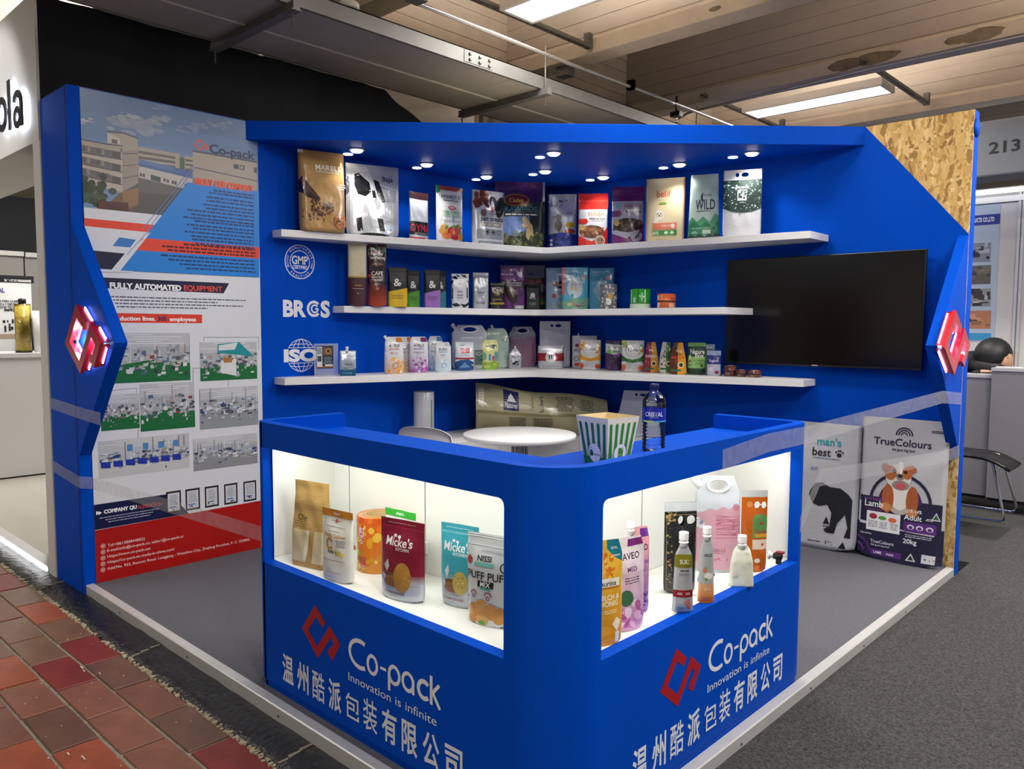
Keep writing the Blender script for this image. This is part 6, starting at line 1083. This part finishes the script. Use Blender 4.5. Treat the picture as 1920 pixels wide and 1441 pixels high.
MB().box(.50, .515, -9.2, 6.5, -.006, .0).obj('seam_strip', mat('pale_sealant', '#c9c2b2', .7), du)
pl = MB().box(.955, .958, -1.78, -1.52, .01, .085).obj('splice_plate', STEEL, du)
for i in range(6): MB().lathe([(.011, 0), (.011, .006), (.005, .008)], n=12).obj('bolt', STEEL, pl).matrix_world = Matrix.Translation((.958, -1.75+.09*(i//2)+.02, .03+.035*(i % 2))) @ Matrix.Rotation(math.pi/2, 4, 'Y')
for o in list(pl.children): o.matrix_world = Matrix.Translation((0, 0, 0)) @ o.matrix_world
for y in (-3.05, -1.0, 1.1):
    hgr = empty('duct_hanger', (.6, y, 3.2), label={-3.05: 'slotted hanger bar under the duct, near the smoke detector', -1.0: 'slotted hanger bar under the duct, above mid canopy', 1.1: 'hanger bar under the far end of the duct'}[y], cat='hanger', group='duct hangers')
    MB().box(-.52, .42, -.02, .02, -.045, -.001).box(-.52, .42, -.03, .03, -.05, -.045).obj('strut', STEEL, hgr)
    for x in (-.50, .375): MB().tube([(x, 0, -.12), (x, 0, .30)], .005, 8).obj('threaded_rod', STEEL, hgr)
PIPE = mat('zinc_pipe', '#a9a6a0', .3, .85)
cp = empty('conduit', (1.02, 0, 3.42), label='long galvanised conduit pipe running beside the duct rail', cat='pipe')
MB().tube([(0, y, .006*math.sin(y*2)) for y in [-9+i*.5 for i in range(31)]], .014, 10).obj('pipe', PIPE, cp)
for y in (-2.9, -2.0, -.4, 1.35): MB().box(-.03, .03, -.018, .018, -.02, .05).obj('clamp', BLACKP, cp)
for y in (-2.5, .6): MB().lathe([(.018, -.03), (.018, .03)], n=12).obj('coupling', PIPE, cp).matrix_world = Matrix.Translation((1.02, y, 3.42)) @ Matrix.Rotation(math.pi/2, 4, 'X')
for o in cp.children:
    if o.name.startswith('coupling'): o.matrix_parent_inverse = cp.matrix_world.inverted() if False else Matrix.Translation((-1.02, 0, -3.42))
P = hit('z', 655, 22, 3.36)
t = empty('smoke_detector', tuple(P), label='white ribbed smoke detector hanging from the conduit', cat='smoke detector')
DW = mat('detector_white', '#c9c7c0', .4)
MB().lathe([(.055, .05), (.06, .045), (.06, .02), (.056, .012), (.045, .008)], n=32).obj('housing', DW, t)
for i in range(4): MB().lathe([(.045-.009*i, .006-.011*i), (.046-.009*i, .002-.011*i), (.04-.009*i, .0-.011*i)], n=28).obj('baffle', DW, t)
MB().lathe([(.038, .01), (.01, -.036), (.006, -.045), (0, -.046)], n=20).obj('core', BLACKP, t); MB().lathe([(.012, -.034), (.012, -.042), (0, -.046)], n=16).obj('tip', DW, t)
t = empty('junction_box', (1.06, hit('z', 718, 18, 3.45).y, 3.44), label='grey junction box on the conduit next to the smoke detector', cat='junction box'); MB().box(-.05, .05, -.05, .05, -.03, .03).obj('box_body', STEEL, t, bevel=.004)
t = empty('junction_box', tuple(hit('z', 1060, 135, 3.561)), label='grey junction box on the first beam end over the canopy', cat='junction box'); MB().box(-.06, .06, -.05, .05, -.04, .04).obj('box_body', STEEL, t, bevel=.004)
t = empty('sprinkler', tuple(hit('z', 1268, 222, 3.4)), label='small bright sprinkler head on a black bracket above the canopy', cat='sprinkler'); MB().box(-.05, .05, -.03, .03, .015, .06).box(-.008, .008, -.008, .008, .06, .2).obj('bracket', BLACKP, t); MB().lathe([(.004, -.04), (.012, -.036), (.005, -.02), (.009, .0), (.009, .02)], n=14).obj('head', CHROME, t)
t = empty('conduit', (0, 0, 0), label='bent conduit from the sprinkler bracket along the beam to the far light', cat='pipe')
q = [hit('z', u, v, 3.5) for u, v in ((1272, 222), (1290, 212), (1310, 206), (1365, 193))]; q += [Vector((q[-1].x+.6*i, q[-1].y+.02, 3.5+.02*min(i, 2))) for i in range(1, 12)]; MB().tube(q, .012, 8).obj('pipe', PIPE, t)
# light fittings
DIFF = mat('diffuser', '#ffffff', emit=3.2, ecol='#fffdf6')
def fitting(x, y, label, strut):
    t = empty('ceiling_light', (x, y, 3.6), label=label, cat='ceiling light', group='rectangular hall ceiling lights')
    FR = mat('light_frame', '#cfcac0', .5)
    MB().box(-.66, .66, -.165, .165, .012, .075).obj('housing', FR, t, bevel=.004)
    m = MB(); m.box(-.66, .66, -.165, -.14, 0, .014).box(-.66, .66, .14, .165, 0, .014).box(-.66, -.635, -.14, .14, 0, .014).box(.635, .66, -.14, .14, 0, .014); m.obj('frame', FR, t)
    MB().box(-.635, .635, -.14, .14, .004, .012).obj('diffuser', DIFF, t)
    for sx in (-.72, .72):
        s_ = MB().box(sx-.02, sx+.02, -.82, .86, .03, .032).box(sx-.02, sx-.018, -.82, .86, .03, .06).box(sx+.018, sx+.02, -.82, .86, .03, .06).obj('strut', STEEL, t)
        for j in range(24): MB().box(sx-.006, sx+.006, -.76+.066*j, -.73+.066*j, .0285, .0302).obj('slot', BLACKP, s_)
        MB().box(sx-.025, sx+.025, .85, .90, .03, .14).obj('bracket', STEEL, t)
fitting(*FIX[0], 'bright rectangular hall light above the canopy, cut off by the top of the picture', 1)
fitting(*FIX[1], 'long bright hall light between two beams, above the chipboard corner', 1)
# concrete column and black drape behind the booth
cl = empty('column', (-.62, .42, 0), label='concrete column with ribbed corners rising behind the canopy', cat='column'); cl['kind'] = 'structure'
MB().box(-.46, .50, -.1, .5, -.1, 3.70).obj('shaft', CONC2, cl, bevel=.01)
for x in (-.44, -.30, .30, .46): MB().box(x-.035, x+.035, -.14, -.08, -.1, 3.70).obj('pilaster', CONC2, cl, bevel=.006)
MB().box(-.06, .14, -.17, -.1, 2.9, 3.22).obj('junction_plate', BLACKP, cl)
DR = mat('black_drape', '#1d2129', .8, noise=.25, nscale=1.2, bump=.2, bscale=6)
mb = MB(); vs = []; N_ = 120
for i in range(N_+1):
    y = -3.735+i*(4.335/N_); ztop = 3.60 if y < -.9 else max(2.95, 3.60-.56*((y+.9)/1.4)**.8)
    for z in (-.1, 1.0, 2.2, max(2.3, ztop)): vs.append((-1.0+.012*math.sin(y*9)+.006*math.sin(y*23+z), y, z))
mb.add(vs, [(i*4+j, i*4+4+j, i*4+5+j, i*4+1+j) for i in range(N_) for j in range(3)], None, True); o = mb.obj('drape', DR); o.modifiers.new('s', 'SOLIDIFY').thickness = .004; tag(o, 'tall black fabric drape hung behind the poster wall', 'drape')
tr = MB().box(-1.02, -.985, -3.35, -2.15, 3.6, 3.66).box(-1.02, -.985, -2.1, -1.3, 3.6, 3.64).obj('drape_batten', mat('pale_batten', '#c3c4b2', .6)); tag(tr, 'pale batten holding the top edge of the black drape', 'batten')
WALLF = mat('far_wall', '#b9b5aa', .7, noise=.08, nscale=2)
tag(MB().box(-13.9, -13.7, -16, 14, -.1, 4.7).obj('wall_west', WALLF), 'far pale hall wall beyond the neighbouring stand', kind='structure')
tag(MB().box(-13.7, 14, 11.8, 12, -.1, 4.7).obj('wall_north', WALLF), 'far pale hall wall behind the booths', kind='structure')
# bright bay seen past the drape: white beams
for i, (x, y) in enumerate(((-3.2, 1.2), (-3.2, 3.0))):
    o = MB().box(-9, -1.6, y, y+.25, 3.45, 3.72).obj('ceiling_beam', CONC2); tag(o, 'pale beam in the bright bay behind the drape', kind='structure')
area('fluorescent_light', (-3.2, .4, 3.7), 1.3, .3, 60); area('fluorescent_light', (-3.0, -6.6, 3.6), 1.3, .3, 40)
# ------------------------------------------------------------------ neighbouring white stand on the far side of the poster wall
WS = mat('white_stand_paint', '#cfcdcb', .6)
ns = MB().box(-3.4, -.478, -3.862, -3.846, 2.57, 3.42).obj('wall_fascia', WS, bevel=.002); tag(ns, 'white fascia of the neighbouring stand carrying backlit letters', kind='structure')
MB().box(-3.4, -.60, -3.846, -3.40, 2.57, 2.60).obj('soffit', WS, ns)
o = MB().box(-.598, -.468, -3.862, -3.846, -.08, 2.57).obj('column', WS, bevel=.002); tag(o, 'slim white post of the neighbouring stand beside the blue wall', 'post')
o = MB().box(-.598, -.478, -3.858, -3.846, 3.42, 3.9).obj('wall_post_top', WS); tag(o, 'upper continuation of the white post', kind='structure')
LTR = mat('letter_black', '#1c1a22', .35); HALO = mat('letter_halo', '#ffffff', emit=7, ecol='#dfe9ff')
def letters():
    t = empty('letter_sign', (0, -3.862, 0), label='backlit dark letters glowing on the neighbouring white fascia', cat='sign')
    for ch, x, zc in (('o', -1.075, 2.815), ('l', -.912, 2.845), ('a', -.742, 2.79)):
        A = Art(1, 1, clipbox=False)
        if ch == 'l': A.stroke([(0, -.15), (0, .15)], .05, (1, 1, 1))
        if ch == 'o': A.ring(0, 0, .108, .046, (1, 1, 1), n=32)
        if ch == 'a':
            A.ring(-.015, -.045, .072, .040, (1, 1, 1), n=28, ry=.066); A.r(.05, -.108, .095, .04, (1, 1, 1)); A.ring(0, .03, .095, .044, (1, 1, 1), 0, 158, n=30, ry=.082)
        for nm, m, y0, y1, kk in (('letter', LTR, -.036, -.028, 1.), ('halo_strip', HALO, -.027, -.020, .97)):
            mb = MB()
            for q, c, l in A.P:
                n = len(q); P = [(p[0]*kk, p[1]*kk+zc) for p in q]
                mb.add([(p[0], y0-(0 if l < 2 else .0004*l), p[1]) for p in P]+[(p[0], y1, p[1]) for p in P], [tuple(range(n)), tuple(range(n, 2*n))[::-1]]+[(i, n+i, n+(i+1) % n, (i+1) % n) for i in range(n)])
            mb.obj(nm, m, t, loc=(x, 0, 0))
letters()
for x in (-2.4, -1.25):
    l = bpy.data.lights.new('fascia_fill_spot', 'SPOT'); l.energy = 45; l.spot_size = math.radians(48); l.spot_blend = .5; l.shadow_soft_size = .05; o = bpy.data.objects.new('fascia_fill_spot', l); COL.objects.link(o); o.location = (x-.3, -5.0, 3.4); o.rotation_euler = (Vector((x, -3.86, 2.95))-Vector((x-.3, -5.0, 3.4))).to_track_quat('-Z', 'Y').to_euler()
area('stand_light', (-3.0, -2.6, 3.5), 1.2, .6, 30)
tag(MB().box(-5, -.62, -3.86, -3.79, ZF, -.02).obj('trim_3', ALU), 'bright metal edging of the neighbouring platform', kind='structure')
o = MB().box(-5, -.63, -3.868, -3.862, ZF+.025, -.035).obj('edge_light', mat('edge_led', '#ffffff', emit=2.2, ecol='#eef2f4')); tag(o, 'glowing light line along the neighbouring platform edge', 'light strip')
area('edge_glow', (-1.6, -3.89, -.02), 1.9, .02, .7, (1, 1, 1), rot=(math.radians(25), 0, 0))
nc = empty('reception_counter', (-4.08, -3, 0), label='white reception counter of the neighbouring stand', cat='counter')
MB().box(-.6, 0, -3.0, 1.6, -.03, 1.16).obj('counter_body', WHITE, nc); MB().box(-.62, .02, -3.0, 1.62, 1.16, 1.205).obj('counter_top', WHITE, nc, bevel=.003); MB().box(-.001, .001, -3, 1.6, -.03, -.015).obj('toe_shadow_gap', BLACKP, nc)
P = hit('x', 45, 657, -4.25); t = empty('sample_cylinder', (P.x, P.y, 1.205), label='tall clear cylinder packed with yellow granules on the neighbouring counter', cat='cylinder')
hc = (hit('x', 45, 570, -4.25).z-1.205); rc = 13/FPX*(P-CAM).dot(FW)
YG = mat('yellow_granules', '#ffd94a', .5, noise=.3, nscale=40, bump=.8, bscale=60)
MB().lathe([(rc*.97, .01), (rc*.97, hc*.985), (0, hc*.985)], n=30).obj('granules', YG, t); MB().lathe([(rc*1.02, .008), (rc*1.02, hc)], n=30).obj('tube_wall', PETM, t); MB().lathe([(rc*1.05, 0), (rc*1.05, .014), (0, .014)], n=30).obj('base_ring', BLACKP, t); MB().lathe([(rc*.5, hc), (rc*.5, hc+.05), (.0, hc+.06)], n=16).obj('knob', BLACKP, t)
P = hit('x', 72, 657, -4.2); t = empty('paper_cup', (P.x, P.y, 1.205), label='white tapered cup stack beside the yellow cylinder', cat='cup'); MB().lathe([(.035, 0), (.05, .42), (.046, .42), (0, .41)], n=24).obj('cup_body', CAPW, t)
# display panel with print, standing further back
bp_ = empty('display_board', (-5.2, -2.6, 0), label='white display board with black header and small print behind the reception counter', cat='display board')
X = -5.2
def PL5(u, v): p = hit('x', u, v, X); return (p.y, p.z)
a0, b0 = PL5(-30, 518), PL5(63, 655)
MB().box(-.03, -.001, a0[0]+2.6, b0[0]+2.6, b0[1]-.1, a0[1]).obj('board', WHITE, bp_)
a = Art(5, 3, clipbox=False); q = [PL5(u, v) for u, v in ((-30, 518), (63, 518), (63, 531), (-30, 531))]; a.r(q[0][0], q[1][1], q[1][0], q[2][1], lin('#15161a'))
for u0, u1, v, s in ((8, 58, 525, 'SA * + 57 315 VINHANIANSE'), ): p, p2 = PL5(u0, v), PL5(u1, v); a.t(p[0], p[1], .025, s, lin('#e8e8e8'), fill=p2[0]-p[0], align='l', bold=.03)
for u0, u1, v, h_, s, c in ((-14, 9, 543, .05, 'RIAL', '#2c3c80'), (0, 44, 564, .026, 'S PARA LA INDUST', '#2a2c34'), (0, 34, 570, .026, 'ICA Y DECORA', '#2a2c34'), (0, 28, 576, .026, 'NTES TECN', '#2a2c34'), (8, 32, 581, .026, 'IMPRES', '#2a2c34')): p, p2 = PL5(u0, v), PL5(u1, v); a.t(p[0], p[1], h_, s, lin(c), fill=p2[0]-p[0], align='l', bold=.03)
for u, v, w_, h_ in ((8, 610, 4, 12), (16, 606, 4, 14), (5, 600, 5, 5), (13, 600, 3, 4), (22, 598, 4, 8), (20, 612, 5, 6)): p, p2 = PL5(u, v), PL5(u+w_, v+h_); a.r(p[0], p2[1], p2[0], p[1], lin('#24262c'))
p, p2 = PL5(-20, 626), PL5(32, 634); a.r(p[0], p2[1], p2[0], p[1], lin('#a89a84'))
o = a.build('board_print', lambda s, t_, l: (X+.001+l, s, t_), PRINT, None, eps=.001); o.parent = bp_; o.matrix_parent_inverse = Matrix.Translation((5.2, 2.6, 0))
p, q = hit('x', 48, 596, -5.0), hit('x', 80, 652, -5.0)
t = empty('coffee_machine', (-5.0, p.y, 1.205), label='dark machine with shelves behind the yellow cylinder', cat='machine'); hh = p.z-1.205
MB().box(-.3, 0, 0, q.y-p.y, .0, hh).obj('machine_body', mat('dark_grey', '#3c3c3e', .5), t, bevel=.01); MB().box(.001, .02, .05, q.y-p.y-.05, hh*.55, hh*.6).obj('front_bar', STEEL, t); MB().box(.001, .02, .05, q.y-p.y-.05, hh*.1, hh*.4).obj('tray', BLACKP, t)
# far white partitions under a black drape
for i, (u0, u1, v) in enumerate(((-60, 43, 472), (46, 76, 475))):
    A0, A1, A2 = hit('x', u0, v, -7), hit('x', u1, v, -7), hit('x', u1, 700, -7)
    o = MB().box(-7.05, -7, A0.y, A1.y, -.03, A1.z).obj('partition_panel', mat('partition_grey', '#8f8d8a', .6)); tag(o, ['wide pale partition panel far behind the neighbouring counter', 'narrow pale partition panel far behind, next to the white post'][i], 'partition', 'far partition panels')
    MB().box(-7.0, -6.96, A0.y, A1.y, A1.z-.06, A1.z).obj('top_rail', ALU, o)
A0, A1 = hit('x', -60, 368, -7.3), hit('x', 90, 375, -7.3)
o = MB().box(-7.35, -7.3, A0.y-2, A1.y+3, 1.5, A1.z).obj('drape', DR); tag(o, 'black drape above the far partitions, seen beneath the white fascia', 'drape')
for (u, v, s_) in ((25, 328, .06), (35, 329, .14)):
    p = hit('x', u, v, -13.69); s_ *= 1.5; o = MB().box(-13.702, -13.66, p.y-s_/2, p.y+s_/2, p.z-s_/2, p.z+s_/2).obj('far_lamp', mat('far_glow', '#fff', emit=4, ecol='#f0f0dc')); tag(o, 'tiny square far light seen under the fascia' if s_ > .1 else 'tiny far light spot beside the square one', 'lamp', 'far tiny lights')
# ------------------------------------------------------------------ stands on the far side of the television wall
GW = mat('grey_counter', '#77767a', .5)
def gbox(u0, u1, vt, y, depth, label):
    A0, A1 = hit('y', u0, vt, y), hit('y', u1, vt, y)
    t = empty('grey_counter', (A0.x, y, ZF), label=label, cat='counter', group='grey counters behind the stool'); h_ = A0.z-ZF; w_ = A1.x-A0.x
    MB().box(0, w_, 0, depth, .03, h_-.03).obj('counter_body', GW, t); MB().box(-.005, w_+.005, -.008, depth, h_-.03, h_).obj('counter_top', mat('pale_top', '#a9a8ac', .4), t, bevel=.002); MB().box(.01, w_-.01, .02, depth, 0, .03).obj('plinth', BLACKP, t); return t
gbox(1765, 1859, 699, 2.86, .3, 'lower grey counter in front of the bowed person')
gbox(1860, 2060, 689, 2.80, .34, 'taller grey counter with papers, at the edge of the view')
p = hit('z', 1880, 687, 1.13)
for i, (dx, c, l) in enumerate(((.0, '#e8e8ea', 'white sheet of paper on the taller grey counter'), (.22, '#c8a83c', 'yellow folder lying on the taller grey counter'))):
    o = MB().box(0, .2, 0, .12, 0, .004+.01*i).obj('paper_sheet', mat('sheet_'+c[1:], c, .6)); A1 = hit('y', 1868, 689, 2.82); o.location = (A1.x+dx, 2.86, A1.z+.001); o.rotation_euler.z = .3; tag(o, l, 'paper')
# back wall of that stand with a poster
WPN = mat('white_panel', '#c9c6c6', .55)
yb = 4.1
A0, A1 = hit('y', 1790, 372, yb), hit('y', 1990, 352, yb)
bw = MB().box(A0.x-1.0, A0.x+4, yb, yb+.05, ZF, 2.95).obj('wall_back', WPN); tag(bw, 'white panel wall of the stand behind the television wall', kind='structure')
for u in (1907, 1915): q = hit('y', u, 500, yb); MB().box(q.x-.012, q.x+.012, yb-.02, yb, ZF, 2.95).obj('panel_post', ALU, bw)
q = hit('y', 1860, 372, yb); MB().box(A0.x-.8, A0.x+4, yb-.03, yb, q.z-.05, q.z+.01).obj('top_rail', ALU, bw)
q0, q1 = hit('y', 1800, 380, yb), hit('y', 1870, 640, yb)
bn = empty('wall_banner', (q0.x, yb-.003, 0), label='pale blue banner with machine photographs behind the television wall', cat='banner')
PX = lambda u, v: (lambda p: (p.x-q0.x, p.z))(hit('y', u, v, yb))
Wb = PX(1871, 500)[0]; z0 = PX(1862, 640)[1]; z1 = PX(1870, 378)[1]
MB().box(0, Wb, -.002, 0, z0, z1).obj('banner_sheet', mat('banner_blue', '#a9b9cc', .4), bn)
a = Art(Wb, 5, clipbox=True); p, p2 = PX(1830, 404), PX(1870, 420); a.r(0, p2[1], Wb-.0, p[1], lin('#26348c')); p = PX(1832, 411); a.t(p[0]-.02, p[1]-.01, .042, 'UCTS CO.,LTD', lin('#dfe4f0'), fill=PX(1869, 411)[0]-p[0], align='l', bold=.04)
for v0, v1, cs in ((456, 490, ['#7c8492', '#2a2c34', '#aab0bc', '#1c1e22']), (498, 532, ['#5c5650', '#3c3834', '#6c665e', '#8a847c']), (541, 574, ['#8c8c8c', '#2c2828', '#b4b0ae', '#3c3434']), (582, 616, ['#b07858', '#8c6048', '#3a3238', '#c8906c'])):
    p, p2 = PX(1826, v0), PX(1857, v1); a.r(0, p2[1], p2[0], p[1], lin(cs[0]))
    for i in range(16): x = R.uniform(0, p2[0]*.9); y = R.uniform(p2[1], p[1]-.05); a.r(x, y, min(p2[0], x+R.uniform(.02, .12)), min(p[1], y+R.uniform(.01, .06)), lin(R.choice(cs)))
p, p2 = PX(1826, 624), PX(1860, 638); a.r(0, p2[1], Wb*.92, p[1], lin('#3a8cc0'))
a.build('banner_print', lambda s, t_, l: (s, -.003-l, t_), PRINT, bn, eps=.0006)
ys = 2.75
f0, f1 = hit('y', 1838, 228, ys), hit('y', 1835, 333, ys)
fs_ = MB().box(f0.x-.9, f0.x+3, ys, ys+.35, f1.z, f0.z).obj('wall_header', mat('grey_fascia', '#5f6369', .6), bevel=.02); tag(fs_, 'grey overhead fascia bearing the stand number 213', kind='structure')
a = Art(5, 5, clipbox=False); p, p2 = hit('y', 1854, 278, ys), hit('y', 1913, 272, ys); a.t(p.x, p.z-.0, .098, '213', lin('#0f1114'), fill=p2.x-p.x, align='l', bold=.015)
o = a.build('stand_number', lambda s, t_, l: (s, ys-.002-l, t_), PRINT, fs_, eps=.001)
l0 = hit('y', 1832, 362, ys+1.1); o = MB().box(l0.x-.8, l0.x+3, ys+1.08, ys+1.12, l0.z-.02, l0.z+.02).obj('light_tube', mat('tube_glow', '#ffffff', emit=5, ecol='#f6f8ff')); tag(o, 'long thin white light tube below the grey fascia', 'light tube')
# stool
Pst = hit('z', 1850, 960, ZF)
t = empty('stool', (3.08, 1.98, -.045), 0.0, 'black moulded stool on chrome sled legs beside the grey counters', 'stool')
mb = MB(); vs = []; nn = 14
for i in range(nn+1):
    x = -.30+.66*i/nn; z = .50-(.0 if x < .1 else .085*((x-.1)/.26)**2)+.006
    for y in (-.2, -.19, .19, .2): vs.append((x, y, z+(.012 if abs(y) > .195 else 0)))
mb.add(vs, [(i*4+j, i*4+4+j, i*4+5+j, i*4+1+j) for i in range(nn) for j in range(3)], None, True); o = mb.obj('seat', BLACKP, t); so = o.modifiers.new('s', 'SOLIDIFY'); so.thickness = .018
for sy, dx in ((-.18, .0), (.18, .0)):
    MB().tube([(.08, sy, .495), (.20, sy, .49), (.235, sy, .455), (.335, sy*1.25, .07), (.335, sy*1.25, .03), (.30, sy*1.25, .012), (-.30, sy*1.25, .012), (-.33, sy*1.25, .03), (-.33, sy*1.25, .07), (-.22, sy, .455), (-.19, sy, .49), (-.05, sy, .495)], .011, 12).obj('sled_leg', CHROME, t)
# person bowed over the far counter
sc_ = hit('y', 1858, 690, 3.25)
t = empty('person', (sc_.x, 3.45, ZF), 0, 'person with long black hair in a dark top, head bowed over the grey counter', 'person')
DK = mat('dark_clothes', '#14151c', .8); SK = mat('skin', '#c99b7e', .5); HR = mat('black_hair', '#060607', .5, bump=.4, bscale=90, stretch=(1, 1, .1))
def skin(pts, edges, m, name, par, root=0, sub=2):
    me = bpy.data.meshes.new(name); me.from_pydata([p[:3] for p in pts], edges, []); o = bpy.data.objects.new(name, me); COL.objects.link(o); o.parent = par
    s_ = o.modifiers.new('k', 'SKIN'); me.skin_vertices or None
    for v, p in zip(me.skin_vertices[0].data, pts): v.radius = (p[3], p[3]*(p[4] if len(p) > 4 else 1))
    me.skin_vertices[0].data[root].use_root = True; q = o.modifiers.new('s', 'SUBSURF'); q.levels = sub; q.render_levels = sub
    me.materials.append(m); me.polygons.foreach_set('use_smooth', [True]*len(me.polygons)); s_.use_smooth_shade = True; return o
H_ = hit('y', 1868, 665, 3.3); hx, hz_ = H_.x-sc_.x, H_.z-ZF
# pelvis, spine, neck, head; seated on a high stool, leaning toward the viewer's right
hx = .06
body = [(-.42, .10, .80, .15), (-.40, .08, 1.0, .14), (-.32, .02, 1.16, .155), (-.20, -.04, 1.27, .13), (-.10, -.08, 1.30, .06),
        (-.30, -.14, 1.23, .075), (-.24, -.30, 1.02, .052), (-.06, -.36, 1.17, .036), (-.24, .14, 1.24, .075), (-.10, .26, 1.04, .052), (.08, .10, 1.17, .036),
        (-.34, -.02, .78, .10), (.0, -.1, .72, .08), (.02, -.1, .36, .055), (.04, -.1, .05, .04), (-.34, .22, .78, .10), (.0, .24, .72, .08), (.02, .24, .36, .055), (.04, .24, .05, .04)]
skin(body, [(0, 1), (1, 2), (2, 3), (3, 4), (2, 5), (5, 6), (6, 7), (2, 8), (8, 9), (9, 10), (0, 11), (11, 12), (12, 13), (13, 14), (0, 15), (15, 16), (16, 17), (17, 18)], DK, 'clothed_body', t)
pz = lambda u, v, y=3.35: (lambda p: (p.x-sc_.x, y-3.45, p.z-ZF))(hit('y', u, v, y))
T, M, F_, L2 = pz(1862, 662), pz(1861, 684), pz(1883, 672), pz(1842, 676)
def ell(mb, c, rx, ry, rz, n=22):
    mb.lathe([(math.sin(math.pi*k/14), -math.cos(math.pi*k/14)) for k in range(15)], n=n); m_ = len(mb.v)-15*n
    for k in range(m_, len(mb.v)): v = mb.v[k]; mb.v[k] = (c[0]+v[0]*rx, c[1]+v[1]*ry, c[2]+v[2]*rz)
    return mb
hd = ell(MB(), pz(1879, 674, 3.33), .088, .105, .125).obj('head', SK, t)
q = pz(1893, 678, 3.30); MB().lathe([(.0, -.012), (.010, -.01), (.012, 0), (.004, .03)], n=10).obj('nose', SK, hd, loc=q).rotation_euler = (0, -.5, 0)
q = pz(1889, 671, 3.26); MB().lathe([(0, -.006), (.012, 0), (0, .006)], n=10).obj('eye', BLACKP, hd, loc=q)
q = pz(1887, 689, 3.28); MB().box(-.02, .01, -.01, .01, -.004, .004).obj('mouth', mat('lip', '#a05c50', .5), hd, loc=q, bevel=.003)
mb = ell(ell(ell(MB(), pz(1862, 666), .165, .17, .175), pz(1858, 692), .175, .17, .17), pz(1838, 690, 3.38), .12, .13, .12); mb.obj('long_hair', HR, t)
for base, out in (((-.06, -.36, 1.17), 1), ((.08, .10, 1.17), -1)):
    b = Vector(base); hnd = skin([(b.x, b.y, b.z, .03, .6), (b.x+.06, b.y+.02*out, b.z+.0, .036, .4), (b.x+.085, b.y+.02*out, b.z, .034, .4)], [(0, 1), (1, 2)], SK, 'hand', t, sub=1)
    for i, (dy, L_) in enumerate(((-.03, .062), (-.01, .07), (.01, .066), (.03, .052))): skin([(b.x+.08, b.y+.02*out+dy, b.z, .0095), (b.x+.08+L_*.55, b.y+.02*out+dy*1.1, b.z+.004, .009), (b.x+.08+L_, b.y+.02*out+dy*1.1, b.z-.008, .0075)], [(0, 1), (1, 2)], SK, 'finger', hnd, sub=1)
    skin([(b.x+.03, b.y+.05*out, b.z, .012), (b.x+.06, b.y+.075*out, b.z-.002, .010), (b.x+.085, b.y+.08*out, b.z-.006, .008)], [(0, 1), (1, 2)], SK, 'thumb', hnd, sub=1)
st_ = empty('stool', (sc_.x-.40, 3.55, ZF), 0, 'high stool under the bowed person behind the grey counters', 'stool'); MB().lathe([(.17, .64), (.17, .68), (0, .69)], n=24).obj('seat', BLACKP, st_); MB().lathe([(.18, 0), (.18, .01), (.02, .03), (.02, .64)], n=20).obj('pedestal', CHROME, st_)

# stands across the aisle, behind the viewer: what the television and tiles mirror
for i, (x0, x1, c, z1) in enumerate(((-4.5, -2.6, '#b9a58c', 2.6), (-2.3, -.9, '#6c3a2c', 2.4), (-.7, .8, '#d8d0c4', 2.8), (1.2, 2.4, '#3c4c44', 2.4), (3.0, 6.5, '#c4c0bc', 2.6))):
    o = MB().box(x0, x1, -11.3, -11.2, ZF, z1).obj('wall_south', mat('opposite_stand_%s' % 'abcde'[i], c, .6)); tag(o, ['beige', 'rust brown', 'white', 'dark green', 'pale grey'][i]+' panel wall of a stand across the aisle, behind the viewer', kind='structure')
